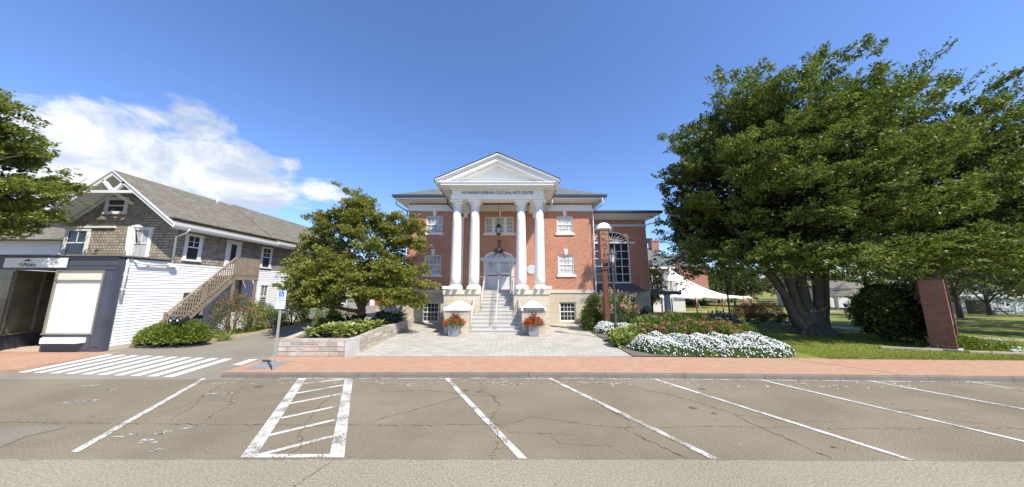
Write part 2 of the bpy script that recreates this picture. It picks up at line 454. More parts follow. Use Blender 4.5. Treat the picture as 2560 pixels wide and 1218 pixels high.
# ------------------------------------------------------------------ mesh tools
class MB:
    def __init__(s):
        s.v, s.f, s.sm = [], [], []
    def add(s, vs, fs, smooth=False):
        o = len(s.v)
        s.v += [tuple(p) for p in vs]
        s.f += [tuple(i + o for i in f) for f in fs]
        s.sm += [smooth] * len(fs)
        return s
    def box(s, x0, x1, y0, y1, z0, z1):
        v = [(x0, y0, z0), (x1, y0, z0), (x1, y1, z0), (x0, y1, z0), (x0, y0, z1), (x1, y0, z1), (x1, y1, z1), (x0, y1, z1)]
        return s.add(v, [(3, 2, 1, 0), (4, 5, 6, 7), (0, 1, 5, 4), (1, 2, 6, 5), (2, 3, 7, 6), (3, 0, 4, 7)])
    def bar(s, a, b, w, h=None, up=(0, 0, 1)):
        """rectangular bar from a to b, width w across, h along up"""
        h = h or w
        a, b = Vector(a), Vector(b)
        d = (b - a).normalized()
        u = Vector(up)
        side = d.cross(u)
        if side.length < 1e-4:
            side = d.cross(Vector((0, 1, 0)))
        side.normalize()
        u = side.cross(d).normalized()
        sx, ux = side * w / 2, u * h / 2
        v = [a - sx - ux, a + sx - ux, a + sx + ux, a - sx + ux, b - sx - ux, b + sx - ux, b + sx + ux, b - sx + ux]
        return s.add(v, [(0, 1, 2, 3), (7, 6, 5, 4), (1, 0, 4, 5), (2, 1, 5, 6), (3, 2, 6, 7), (0, 3, 7, 4)])
    def tube(s, pts, rad, n=8, cap=True):
        pts = [Vector(p) for p in pts]
        k = len(pts)
        rads = rad if isinstance(rad, (list, tuple)) else [rad] * k
        o = len(s.v)
        ref = None
        for i, p in enumerate(pts):
            d = (pts[min(i + 1, k - 1)] - pts[max(i - 1, 0)]).normalized()
            if ref is None:
                ref = d.orthogonal().normalized()
            a = (ref - d * ref.dot(d))
            if a.length < 1e-5:
                a = d.orthogonal()
            a.normalize()
            ref = a
            b = d.cross(a)
            for j in range(n):
                t = 2 * math.pi * j / n
                s.v.append(tuple(p + (a * math.cos(t) + b * math.sin(t)) * rads[i]))
        for i in range(k - 1):
            for j in range(n):
                j2 = (j + 1) % n
                s.f.append((o + i * n + j, o + i * n + j2, o + (i + 1) * n + j2, o + (i + 1) * n + j))
                s.sm.append(True)
        if cap:
            s.f.append(tuple(o + j for j in range(n - 1, -1, -1)))
            s.f.append(tuple(o + (k - 1) * n + j for j in range(n)))
            s.sm += [False, False]
        return s
    def lathe(s, prof, x=0, y=0, n=24, smooth=True):
        o = len(s.v)
        for r, z in prof:
            for j in range(n):
                t = 2 * math.pi * j / n
                s.v.append((x + r * math.cos(t), y + r * math.sin(t), z))
        k = len(prof)
        for i in range(k - 1):
            for j in range(n):
                j2 = (j + 1) % n
                s.f.append((o + i * n + j, o + i * n + j2, o + (i + 1) * n + j2, o + (i + 1) * n + j))
                s.sm.append(smooth)
        s.f.append(tuple(o + j for j in range(n - 1, -1, -1)))
        s.f.append(tuple(o + (k - 1) * n + j for j in range(n)))
        s.sm += [False, False]
        return s
    def prism(s, poly, axis, a, b):
        """poly in the two other axes, extruded along axis from a to b"""
        def mk(p, t):
            return {'x': (t, p[0], p[1]), 'y': (p[0], t, p[1]), 'z': (p[0], p[1], t)}[axis]
        n = len(poly)
        v = [mk(p, a) for p in poly] + [mk(p, b) for p in poly]
        f = [tuple(range(n - 1, -1, -1)), tuple(range(n, 2 * n))]
        f += [(i, (i + 1) % n, n + (i + 1) % n, n + i) for i in range(n)]
        return s.add(v, f)
    def sphere(s, c, r, n=12, m=8):
        rr = r if isinstance(r, tuple) else (r, r, r)
        v, f = [], []
        for i in range(m + 1):
            a = math.pi * i / m
            for j in range(n):
                b = 2 * math.pi * j / n
                v.append((c[0] + rr[0] * math.sin(a) * math.cos(b), c[1] + rr[1] * math.sin(a) * math.sin(b), c[2] + rr[2] * math.cos(a)))
        for i in range(m):
            for j in range(n):
                j2 = (j + 1) % n
                f.append((i * n + j, (i + 1) * n + j, (i + 1) * n + j2, i * n + j2))
        return s.add(v, f, True)
    def quad(s, *p):
        return s.add(p, [tuple(range(len(p)))])

def box_uv(me):
    uv = me.uv_layers.new(name='UVMap').data
    vs = me.vertices
    for p in me.polygons:
        n = p.normal
        ax, ay, az = abs(n.x), abs(n.y), abs(n.z)
        for li in p.loop_indices:
            c = vs[me.loops[li].vertex_index].co
            if az >= ax and az >= ay and az > 0.93:
                uv[li].uv = (c.x, c.y)
            elif ay >= ax:
                L = math.hypot(n.y, n.z) or 1
                uv[li].uv = (c.x, c.z / max(0.3, abs(n.y) / L))
            else:
                L = math.hypot(n.x, n.z) or 1
                uv[li].uv = (c.y, c.z / max(0.3, abs(n.x) / L))

def root_loc(p):
    while p.parent:
        p = p.parent
    return p.location

def part(name, mb, mat, parent=None, local=False, kind=None, label=None):
    off = Vector((0, 0, 0))
    if parent is not None and not local:
        off = root_loc(parent)
    me = bpy.data.meshes.new(name)
    me.from_pydata(mb.v, [], mb.f)
    me.update()
    for p, q in zip(me.polygons, mb.sm):
        p.use_smooth = q
    box_uv(me)
    if off.length > 0:
        me.transform(Matrix.Translation(-off))
    me.materials.append(mat)
    o = bpy.data.objects.new(name, me)
    col.objects.link(o)
    if parent is not None:
        o.parent = parent
    if kind:
        o['kind'] = kind
    if label:
        o['label'] = label
    return o

def thing(name, label, cat, loc=(0, 0, 0), rz=0.0, group=None):
    o = bpy.data.objects.new(name, None)
    o.empty_display_size = 0.2
    col.objects.link(o)
    o.location = loc
    o.rotation_euler = (0, 0, rz)
    o['label'], o['category'] = label, cat
    if group:
        o['group'] = group
    return o

def tag(o, label, cat, group=None, kind=None):
    o['label'], o['category'] = label, cat
    if group:
        o['group'] = group
    if kind:
        o['kind'] = kind
    return o

def copy_tree(o, parent=None):
    c = o.copy()
    col.objects.link(c)
    if parent is not None:
        c.parent = parent
        c.matrix_parent_inverse = o.matrix_parent_inverse
    for ch in o.children:
        copy_tree(ch, c)
    return c

def text_mesh(name, s, size, mat, parent, loc, rot=(R(90), 0, 0), align='CENTER', ext=0.004, width=None, local=False, shear=0.0, offset=0.0):
    cu = bpy.data.curves.new(name, 'FONT')
    cu.body = s
    cu.size = size
    cu.align_x = align
    cu.extrude = ext
    cu.offset = offset
    cu.shear = shear
    tmp = bpy.data.objects.new(name, cu)
    col.objects.link(tmp)
    bpy.context.view_layer.update()
    me = bpy.data.meshes.new_from_object(tmp.evaluated_get(bpy.context.evaluated_depsgraph_get()))
    bpy.data.objects.remove(tmp)
    xs = [v.co.x for v in me.vertices]
    if width:
        k = width / (max(xs) - min(xs))
        me.transform(Matrix.Diagonal((k, 1, 1, 1)))
    off = Vector((0, 0, 0)) if local else root_loc(parent)
    me.transform(Matrix.Translation(Vector(loc) - off) @ Matrix.Rotation(rot[2], 4, 'Z') @ Matrix.Rotation(rot[0], 4, 'X'))
    me.materials.clear()
    me.materials.append(mat)
    me.name = name
    o = bpy.data.objects.new(name, me)
    col.objects.link(o)
    o.parent = parent
    return o

# ------------------------------------------------------------------ foliage tools (numpy)
def unit(a):
    return a / np.maximum(np.linalg.norm(a, axis=1, keepdims=True), 1e-6)

def leaves(rng, pos, axis, size, aspect=0.5, upb=0.6, jit=0.7, fold=True):
    """diamond leaves: pos (n,3), axis (n,3) growth directions, size (n,)"""
    n = len(pos)
    ax = unit(axis + rng.normal(0, jit, (n, 3)))
    nr = rng.normal(0, 1, (n, 3)) + np.array([0, 0, upb * 2.0])
    side = unit(np.cross(ax, nr))
    nn = unit(np.cross(side, ax))
    L = size[:, None]
    W = L * aspect
    v = np.empty((n, 4, 3))
    v[:, 0] = pos
    v[:, 1] = pos + ax * L * 0.5 + side * W * 0.5 + nn * L * 0.06
    v[:, 2] = pos + ax * L - nn * L * 0.1
    v[:, 3] = pos + ax * L * 0.5 - side * W * 0.5 + nn * L * 0.06
    return v.reshape(-1, 3), 4

def mesh_np(name, v, k, mat, parent=None, local=False, kind=None, label=None, mats=None, mat_idx=None):
    off = np.zeros(3)
    if parent is not None and not local:
        off = np.array(root_loc(parent))
    v = (np.asarray(v) - off).astype(np.float32)
    n = len(v) // k
    me = bpy.data.meshes.new(name)
    me.vertices.add(len(v))
    me.vertices.foreach_set('co', v.ravel())
    me.loops.add(len(v))
    me.loops.foreach_set('vertex_index', np.arange(len(v), dtype=np.int32))
    me.polygons.add(n)
    me.polygons.foreach_set('loop_start', np.arange(0, len(v), k, dtype=np.int32))
    me.polygons.foreach_set('loop_total', np.full(n, k, dtype=np.int32))
    for m in (mats or [mat]):
        me.materials.append(m)
    if mat_idx is not None:
        me.polygons.foreach_set('material_index', mat_idx.astype(np.int32))
    me.update(calc_edges=True)
    o = bpy.data.objects.new(name, me)
    col.objects.link(o)
    if parent is not None:
        o.parent = parent
    if kind:
        o['kind'] = kind
    if label:
        o['label'] = label
    return o

def sph_dirs(rng, n, zmin=-1.0):
    z = rng.uniform(zmin, 1, n)
    a = rng.uniform(0, 2 * math.pi, n)
    r = np.sqrt(1 - z * z)
    return np.stack([r * np.cos(a), r * np.sin(a), z], 1)

def lumps(rng, k, amp, sharp=6.0):
    q = sph_dirs(rng, k)
    w = rng.uniform(-0.6, 1.0, k) * amp
    def f(d):
        return 1 + (np.exp(sharp * (d @ q.T - 1)) * w).sum(1)
    return f

def sprays(rng, base, axis, per, length, width, thick, lsize, aspect=0.5, upb=0.7, jit=0.6, lvar=0.35):
    """leafy twigs: flat sprays of leaves along an axis"""
    n = len(base)
    ax = unit(axis)
    up = np.array([0, 0, 1.0]) + rng.normal(0, 0.25, (n, 3))
    side = unit(np.cross(ax, up))
    nn = np.cross(side, ax)
    t = rng.random((n, per)) ** 0.8
    taper = 1 - 0.65 * t
    ls = rng.normal(0, 1, (n, per)) * width * taper
    ts = rng.normal(0, 1, (n, per)) * thick * taper
    ln = (length if np.ndim(length) else np.full(n, length))[:, None]
    droop = -0.12 * (t ** 2) * ln
    p = base[:, None] + ax[:, None] * (t * ln)[..., None] + side[:, None] * ls[..., None] + nn[:, None] * ts[..., None]
    p[..., 2] += droop
    la = ax[:, None] + side[:, None] * np.sign(ls)[..., None] * 0.8
    p = p.reshape(-1, 3)
    la = la.reshape(-1, 3)
    sz = lsize * rng.uniform(1 - lvar, 1 + lvar, len(p))
    return leaves(rng, p, la, sz, aspect, upb, jit)[0]

def crown(rng, c, r, n, per, length, width, lsize, zmin=-0.8, rlow=None, up=0.35, shell=0.55, amp=0.16, k=26, thick=0.06,
          taper=0.0, aspect=0.5, spiky=0.0, keep=None, sharp=9.0, droop=0.0):
    """sprays spread through an uneven ellipsoidal crown, denser to its outside"""
    d = sph_dirs(rng, n, zmin)
    lf = lumps(rng, k, amp, sharp)
    rad = lf(d) * (shell + (1 - shell) * rng.random(n) ** 0.45)
    rr = np.tile(np.array(r, float), (n, 1))
    if rlow is not None:
        rr[:, 2] = np.where(d[:, 2] < 0, rlow, rr[:, 2])
    p = d * rr * rad[:, None]
    if taper:
        q = 1 - taper * np.clip(d[:, 2], 0, 1) ** 1.0
        p[:, 0] *= q
        p[:, 1] *= q
    p = p + np.array(c)
    ax = d * np.array([1, 1, 0.7]) + np.array([0, 0, up]) + rng.normal(0, 0.28, (n, 3))
    ax[:, 2] -= droop * (1 - np.abs(d[:, 2]))
    ln = length * rng.uniform(0.55, 1.3, n)
    if spiky:
        ln = ln * np.where(rng.random(n) < 0.08, 1 + spiky, 1.0)
    if keep is not None:
        m = keep(p)
        p, ax, ln = p[m], ax[m], ln[m]
    return sprays(rng, p, ax, per, ln, width, thick, lsize, aspect)

def clump_crown(rng, c, r, ncl, rc, ns, per, length, width, lsize, zmin=-0.8, rlow=None, up=0.4, inner=0.7, amp=0.14, k=24, sharp=14.0,
                aspect=0.55, thick=0.05, keep=None, flat=0.65, tufts=0.12, tuft_len=1.6, lean=(0, 0, 0), droop=0.0):
    """a crown built of many separate leafy clumps with gaps between them, some ending in pointed shoots"""
    i = np.arange(ncl)
    z = zmin + (1 - zmin) * (i + 0.5) / ncl
    a = i * 2.39996 + rng.normal(0, 0.25, ncl)
    z = np.clip(z + rng.normal(0, 0.04, ncl), -1, 1)
    q = np.sqrt(1 - z * z)
    d = np.stack([q * np.cos(a), q * np.sin(a), z], 1)
    fr = lumps(rng, k, amp, sharp)(d) * (inner + (1 - inner) * rng.random(ncl) ** 0.6)
    rr = np.tile(np.array(r, float), (ncl, 1))
    if rlow is not None:
        rr[:, 2] = np.where(d[:, 2] < 0, rlow, rr[:, 2])
    P = d * np.maximum(rr - rc * 0.9, 0.2) * fr[:, None] + np.array(c)
    R_ = rc * rng.uniform(0.65, 1.3, ncl)
    v = sph_dirs(rng, ncl * ns).reshape(ncl, ns, 3)
    rad = (rng.random((ncl, ns, 1)) ** 0.45)
    off = v * rad * R_[:, None, None] * np.array([1, 1, flat])
    p = (P[:, None] + off).reshape(-1, 3)
    ax = off / R_[:, None, None] + d[:, None] * 0.75 + np.array([0, 0, up]) + np.array(lean)
    ax = ax.reshape(-1, 3) + rng.normal(0, 0.22, (ncl * ns, 3))
    ax[:, 2] -= droop
    ln = length * rng.uniform(0.5, 1.2, ncl * ns)
    tf = rng.random(ncl * ns) < tufts
    ln = np.where(tf, ln * tuft_len, ln)
    if keep is not None:
        m = keep(p)
        p, ax, ln = p[m], ax[m], ln[m]
    return sprays(rng, p, ax, per, ln, width, thick, lsize, aspect)

def bough_crown(rng, c, r, nb, br, ncl, rc, ns, per, length, width, lsize, zmin=-0.8, rlow=None, keep=None, lean=(0, 0, 0), up=0.3, flat=0.32,
                amp=0.12, aspect=0.55, inner=0.72, tufts=0.1, tuft_len=1.7, rise=0.25):
    """a crown of layered boughs: each a flattened, outward rising shelf of leafy clumps, with dark gaps between the shelves"""
    i = np.arange(nb)
    z = np.clip(zmin + (1 - zmin) * (i + 0.5) / nb + rng.normal(0, 0.05, nb), -1, 1)
    a = i * 2.39996 + rng.normal(0, 0.3, nb)
    q = np.sqrt(1 - z * z)
    d = np.stack([q * np.cos(a), q * np.sin(a), z], 1)
    fr = lumps(rng, 24, amp, 14.0)(d) * (inner + (1 - inner) * rng.random(nb) ** 0.5)
    rr = np.tile(np.array(r, float), (nb, 1))
    if rlow is not None:
        rr[:, 2] = np.where(d[:, 2] < 0, rlow, rr[:, 2])
    P = d * np.maximum(rr - br * 0.75, 0.2) * fr[:, None] + np.array(c)
    # each bough's own frame: out along the slope, across, and its normal
    out = unit(d * np.array([1, 1, 0.35]) + np.array([0, 0, rise]) + rng.normal(0, 0.12, (nb, 3)))
    side = unit(np.cross(out, np.array([[0, 0, 1.0]]) + rng.normal(0, 0.15, (nb, 3))))
    nrm = np.cross(side, out)
    B = br * rng.uniform(0.7, 1.3, nb)
    t = np.clip(rng.normal(0, 0.5, (nb, ncl, 3)), -1.0, 1.0)
    cl = (P[:, None] + out[:, None] * (t[..., :1] * 1.05 * B[:, None, None]) + side[:, None] * (t[..., 1:2] * 0.9 * B[:, None, None])
          + nrm[:, None] * (t[..., 2:] * flat * B[:, None, None]))
    o2 = np.repeat(out[:, None], ncl, 1).reshape(-1, 3)
    n2 = np.repeat(nrm[:, None], ncl, 1).reshape(-1, 3)
    cl = cl.reshape(-1, 3)
    m = len(cl)
    R_ = rc * rng.uniform(0.6, 1.25, m)
    v = sph_dirs(rng, m * ns).reshape(m, ns, 3) * (rng.random((m, ns, 1)) ** 0.5) * R_[:, None, None]
    v = v - n2[:, None] * ((v * n2[:, None]).sum(-1, keepdims=True) * 0.55)
    p = (cl[:, None] + v).reshape(-1, 3)
    ax = (v / R_[:, None, None] * 0.8 + o2[:, None] * 0.9 + np.array([0, 0, up]) + np.array(lean)).reshape(-1, 3) + rng.normal(0, 0.2, (m * ns, 3))
    ln = length * rng.uniform(0.5, 1.2, m * ns)
    ln = np.where(rng.random(m * ns) < tufts, ln * tuft_len, ln)
    if keep is not None:
        k = keep(p)
        p, ax, ln = p[k], ax[k], ln[k]
    return sprays(rng, p, ax, per, ln, width, 0.045, lsize, aspect)

def blob_leaves(rng, c, r, n, lsize, zmin=-0.2, shell=0.6, amp=0.15, k=10, aspect=0.55, up=0.4, jit=0.7, upb=0.5, sharp=7.0):
    d = sph_dirs(rng, n, zmin)
    rad = lumps(rng, k, amp, sharp)(d) * (shell + (1 - shell) * rng.random(n) ** 0.5)
    p = d * np.array(r) * rad[:, None] + np.array(c)
    return leaves(rng, p, d + np.array([0, 0, up]), lsize * rng.uniform(0.65, 1.35, n), aspect, upb, jit)[0]

def flower_heads(rng, pts, nrm, r, per, psize):
    """domed clusters of little petals"""
    n = len(pts)
    d = sph_dirs(rng, n * per, -0.3).reshape(n, per, 3)
    p = pts[:, None] + d * (r * rng.uniform(0.75, 1.2, (n, 1, 1)))
    p = p.reshape(-1, 3)
    return leaves(rng, p, d.reshape(-1, 3) * 0.3 + rng.normal(0, 1, (n * per, 3)), psize * rng.uniform(0.8, 1.2, n * per), 0.9, 0.5, 0.4)[0]

def discs(rng, pos, nrm, rad, k=6):
    """small open flowers facing along nrm"""
    n = len(pos)
    nn = unit(nrm + rng.normal(0, 0.35, (n, 3)))
    a = unit(np.cross(nn, rng.normal(0, 1, (n, 3))))
    b = np.cross(nn, a)
    t = np.arange(k) * 2 * math.pi / k
    rr = rad * rng.uniform(0.7, 1.25, (n, 1, 1)) * rng.uniform(0.82, 1.1, (n, k, 1))
    v = pos[:, None] + a[:, None] * np.cos(t)[None, :, None] * rr + b[:, None] * np.sin(t)[None, :, None] * rr
    return v.reshape(-1, 3), k

def limb(mb, a, b, r0, r1, rng, wob=0.15, n=6, sides=8):
    a, b = np.array(a, float), np.array(b, float)
    L = np.linalg.norm(b - a)
    pts, rads = [], []
    w = rng.normal(0, wob * L * 0.12, 3)
    for i in range(n + 1):
        t = i / n
        p = a + (b - a) * t + w * math.sin(math.pi * t) + np.array([0, 0, 0.06 * L * math.sin(math.pi * t)])
        pts.append(tuple(p))
        rads.append(r0 + (r1 - r0) * t)
    mb.tube(pts, rads, sides)
    return pts

# ------------------------------------------------------------------ ground, road, paving
def hz(x, y):
    """lawn height: level near the street, falling gently away behind"""
    return -0.035 * max(0.0, min(y, 62) - 18)
def yb(x):
    """the street line bends slightly towards the viewer on the right"""
    return -0.032 * max(0.0, x - 2.0)
rng = np.random.default_rng(11)

def sheet(name, pts, z, mat, parent=None, kind='structure'):
    m = MB()
    m.quad(*[(x, y, z) for x, y in pts])
    return part(name, m, mat, parent, kind=kind)

def strip(name, x0, x1, f0, f1, z, mat, parent=None, step=2.0, kind='structure', thick=0.0, jit0=0.0, jit1=0.0):
    m = MB()
    n = max(1, int((x1 - x0) / step))
    xs = [x0 + (x1 - x0) * i / n for i in range(n + 1)]
    a = [(x, f0(x) + rng.normal(0, 1) * jit0) for x in xs]
    b = [(x, f1(x) + rng.normal(0, 1) * jit1) for x in xs]
    v = [(x, y, z) for x, y in a] + [(x, y, z) for x, y in b]
    k = n + 1
    m.add(v, [(i, i + 1, k + i + 1, k + i) for i in range(n)])
    if thick:
        w = v + [(x, y, zz - thick) for x, y, zz in v]
        q = 2 * k
        m.add(w, [(q + i, q + i + 1, i + 1, i) for i in range(n)] + [(k + i, k + i + 1, q + k + i + 1, q + k + i) for i in range(n)]
              + [(0, k, q + k, q), (k - 1, q + k - 1, q + 2 * k - 1, 2 * k - 1)])
    return part(name, m, mat, parent, kind=kind)

# one ground sheet to the horizon: bare under the paving, lawn to the right and behind
xs = [-1500, -400, -120, -60, -30, -10, 4.0, 4.6, 7, 10, 14, 18, 22, 26, 30, 36, 44, 54, 70, 100, 200, 500, 1500]
ys = [-60, 0, 9.6, 10.4, 10.6, 14, 18, 22, 26, 30, 36, 44, 52, 62, 80, 120, 250, 600, 2500]
m = MB()
gv = []
for y in ys:
    for x in xs:
        z = hz(x, y) if (x > 4.3 and y > 10.5) else (-0.30 if y < 24 else min(-0.3, hz(x, y) - 0.3))
        if x > 4.3 and y > 10.5:
            z -= 0.004
        gv.append((x, y, z))
nx = len(xs)
m.add(gv, [(j * nx + i, j * nx + i + 1, (j + 1) * nx + i + 1, (j + 1) * nx + i) for j in range(len(ys) - 1) for i in range(nx - 1)])
ground = part('ground', m, M['grass'], kind='structure')

ZR = -0.13
seam = lambda x: 5.03 + yb(x) * 0.25
road = strip('road', -60, 60, lambda x: -40, seam, ZR, M['road'], step=0.12, jit1=0.012)
parking = strip('parking_lot', -60, 60, lambda x: 4.9, lambda x: 9.45 + yb(x), ZR - 0.006, M['parking'], step=0.5)
m = MB()
m.quad(*[(x, y, ZR + 0.002) for x, y in [(-60, 5.06), (-8.35, 5.06), (-8.5, 5.25), (-8.75, 5.75), (-8.55, 6.12), (-9.3, 6.15), (-10.0, 6.02), (-60, 5.7)]])
part('asphalt_patch', m, M['patch'], kind='structure')

m = MB()
def zd(y):
    return ZR + (0.0 - ZR) * min(1, max(0, (y - 9.2) / 2.6)) - 0.002
dy = [9.1, 9.2, 11.8, 30, 62]
for a, b in zip(dy[:-1], dy[1:]):
    xa0 = -16.7 if b < 30.5 else -60
    xa1 = -7.95 if b < 30.5 else 4.2
    m.quad((xa0, a, zd(a)), (xa1, a, zd(a)), (xa1, b, zd(b)), (xa0, b, zd(b)))
m.quad((-60, 9.3, ZR), (-16.7, 9.3, ZR), (-16.7, 9.75, ZR + 0.02), (-60, 9.75, ZR + 0.02))
driveway = part('driveway', m, M['drive'], kind='structure')
m = MB()
m.quad((-60, 30, -0.01), (-16.7, 30, -0.01), (-16.7, 13, -0.01), (-60, 13, -0.01))
m.quad((-7.95, 22.5, -0.01), (4.2, 22.5, -0.01), (4.2, 30, -0.01), (-7.95, 30, -0.01))
part('rear_yard', m, M['drive'], kind='structure')

# sidewalks and kerb
side_r = strip('sidewalk', -8.82, 60, lambda x: 9.38 + yb(x), lambda x: 11.49 + yb(x), 0.0, M['sidewalk'], step=2, thick=0.15)
side_l = strip('sidewalk', -60, -15.62, lambda x: 9.72, lambda x: 12.3, 0.0, M['sidewalk'], step=3, thick=0.15)
m = MB()
kx = [-8.7 + i * 2.3 for i in range(31)]
for a, b in zip(kx[:-1], kx[1:]):
    ya, yb_ = 9.38 + yb(a), 9.38 + yb(b)
    g = 0.006
    prof = [(-0.105, ZR - 0.02), (-0.085, -0.03), (-0.06, 0.002), (-0.001, 0.004)]
    va = [(a + g, ya + p, z) for p, z in prof]
    vb = [(b - g, yb_ + p, z) for p, z in prof]
    m.add(va + vb, [(i, 4 + i, 5 + i, i + 1) for i in range(3)] + [(0, 1, 2, 3), (7, 6, 5, 4)])
part('kerb', m, M['kerb'], kind='structure')
sheet('tactile_pad', [(-8.35, 9.62), (-7.62, 9.86), (-7.62, 10.82), (-8.62, 10.72)], 0.005, M['tactile'])
m = MB()
m.quad((9.9, 11.12, 0.006), (9.93, 11.12, 0.006), (11.6, 9.1, 0.006), (11.57, 9.1, 0.006))
part('paving_joint', m, M['crack'], kind='structure')

plaza = sheet('plaza', [(-6.7, 11.49), (4.5, 11.45), (4.55, 22.3), (-8.0, 22.3), (-8.0, 20.6), (-6.8, 20.6)], 0.003, M['paver'])
sheet('bed_soil', [(4.5, 11.45), (9.9, 11.22), (11.15, 12.0), (11.6, 14), (11.0, 19), (10.9, 23.9), (4.6, 22.1)], 0.03, M['mulch'])
# right hand footpath
m = MB()
pl_, pr_ = [], []
for x, y, w in [(27.0, 12.6, 1.6), (24.3, 15.0, 1.6), (22.0, 18.0, 1.5), (21.3, 21.5, 1.5), (20.6, 30, 1.4), (22, 42, 1.4), (25, 54, 1.4), (29, 62, 1.4)]:
    pl_.append((x - w / 2, y, hz(x, y) + 0.012))
    pr_.append((x + w / 2, y + 0.3, hz(x, y + 0.3) + 0.012))
k = len(pl_)
m.add(pl_ + pr_, [(i, k + i, k + i + 1, i + 1) for i in range(k - 1)])
part('footpath', m, M['concrete'], kind='structure')
m = MB()
m.quad((14, 44, hz(14, 44) + 0.02), (90, 44, hz(90, 44) + 0.02), (90, 46, hz(90, 46) + 0.02), (14, 46, hz(14, 46) + 0.02))
part('footpath', m, M['concrete'], kind='structure')
m = MB()
m.quad((-40, 95, -1.5), (400, 95, -1.5), (400, 104, -1.5), (-40, 104, -1.5))
part('far_road', m, M['drive'], kind='structure')

# painted lines
ZP = ZR + 0.003
def pline(a, b, w, mat, name='parking_line', z=ZP, cutx=True):
    a, b = Vector((a[0], a[1], 0)), Vector((b[0], b[1], 0))
    d = (b - a).normalized()
    s = Vector((-d.y, d.x, 0)) * w / 2
    if cutx and abs(d.y) > 0.3:                     # ends cut along the street
        s = Vector((-1, 0, 0)) * (w / 2 / abs(d.y))
    m = MB()
    n = 8
    L = [a + (b - a) * i / n + s for i in range(n + 1)]
    Q = [a + (b - a) * i / n - s for i in range(n + 1)]
    m.add([(p.x, p.y, z) for p in L] + [(p.x, p.y, z) for p in Q], [(i, n + 1 + i, n + 2 + i, i + 1) for i in range(n)])
    return part(name, m, mat, None, kind='structure')
lines = [((-9.11, 9.22), (-7.12, 5.25), 0.12), ((-1.93, 9.22), (0.17, 5.06), 0.12), ((1.13, 9.2), (3.17, 5.06), 0.12),
         ((4.2, 9.15), (6.2, 5.02), 0.11), ((7.25, 9.1), (9.2, 4.99), 0.10), ((10.3, 9.02), (12.3, 4.95), 0.10), ((13.0, 8.95), (15, 4.9), 0.10)]
for a, b, w in lines:
    pline(a, b, w, M['paint'])
pline((-6.22, 9.24), (-4.16, 5.09), 0.21, M['paint'])
pline((-4.84, 9.24), (-2.76, 5.09), 0.21, M['paint'], z=ZP)
for a, b in [((-5.86, 8.72), (-4.86, 9.2)), ((-5.5, 7.95), (-4.60, 8.66)), ((-5.17, 7.27), (-4.27, 7.98)), ((-4.77, 6.49), (-3.92, 7.17)), ((-4.44, 5.78), (-3.58, 6.45)), ((-4.05, 5.16), (-3.22, 5.78))]:
    pline(a, b, 0.10, M['paint'], 'hatch_line', z=ZP - 0.0015)
pline((-4.05, 5.14), (-2.8, 5.14), 0.10, M['paint'], 'hatch_line', z=ZP - 0.001, cutx=False)
m = MB()
for i in range(40):
    x0, x1 = -6.9 + i * 0.52, -6.9 + i * 0.52 + 0.50
    m.quad((x0, 9.205 + yb(x0), ZP - 0.001), (x1, 9.205 + yb(x1), ZP - 0.001), (x1, 9.255 + yb(x1), ZP - 0.001), (x0, 9.255 + yb(x0), ZP - 0.001))
part('edge_line', m, M['paint'], kind='structure')
# scraps of an older, worn kerb line
m = MB()
for i in range(230):
    x = rng.uniform(-8.6, 11.5)
    if rng.random() < 0.25:
        x = rng.choice([-0.5, 2.5, 5.3, 8.6, -3.3]) + rng.normal(0, 0.6)
    y = 8.78 + yb(x) + rng.normal(0, 0.13)
    L, W = rng.uniform(0.04, 0.17), rng.uniform(0.012, 0.045)
    an = R(rng.normal(25, 22))
    p = []
    for t in range(7):
        q = 2 * math.pi * t / 7
        r = rng.uniform(0.55, 1.1)
        px_, py_ = L / 2 * r * math.cos(q), W / 2 * r * math.sin(q) * 1.6
        p.append((x + px_ * math.cos(an) - py_ * math.sin(an), y + px_ * math.sin(an) + py_ * math.cos(an), ZR + 0.0005))
    m.quad(*p)
for x, y in [(-7.6, 7.9), (-7.55, 7.85), (-7.3, 7.95), (-10.2, 7.3), (-10.3, 7.4), (-10.1, 7.45), (-9.95, 7.5), (-9.6, 8.6), (-6.2, 6.1), (-6.4, 5.9), (-6.9, 5.8), (-6.3, 5.6), (-5.9, 5.3), (-10.6, 8.2), (-11.5, 8.6)]:
    for i in range(4):
        L, W = rng.uniform(0.06, 0.22), rng.uniform(0.02, 0.05)
        xx, yy = x + rng.normal(0, 0.08), y + rng.normal(0, 0.05)
        m.quad((xx - L / 2, yy - W / 2, ZR + 0.0005), (xx + L / 2, yy, ZR + 0.0005), (xx + L / 2 * 0.7, yy + W, ZR + 0.0005), (xx - L / 2 * 0.8, yy + W * 0.6, ZR + 0.0005))
part('worn_paint', m, M['paint_worn'], kind='structure')

# crosswalk over the driveway mouth
for i in range(11):
    x = -15.38 + i * 0.562
    f = i / 10
    y0, y1 = 9.74 - 0.45 * f, 11.8 - 0.62 * f
    if i == 10:
        x, y0 = -9.35, 10.5
    m = MB()
    w = 0.15
    for a, b in zip(np.linspace(y0, y1, 7)[:-1], np.linspace(y0, y1, 7)[1:]):
        m.quad((x - w, a, zd(a) + 0.005), (x + w, a, zd(a) + 0.005), (x + w, b, zd(b) + 0.005), (x - w, b, zd(b) + 0.005))
    part('crosswalk_stripe', m, M['paint_fresh'], kind='structure')

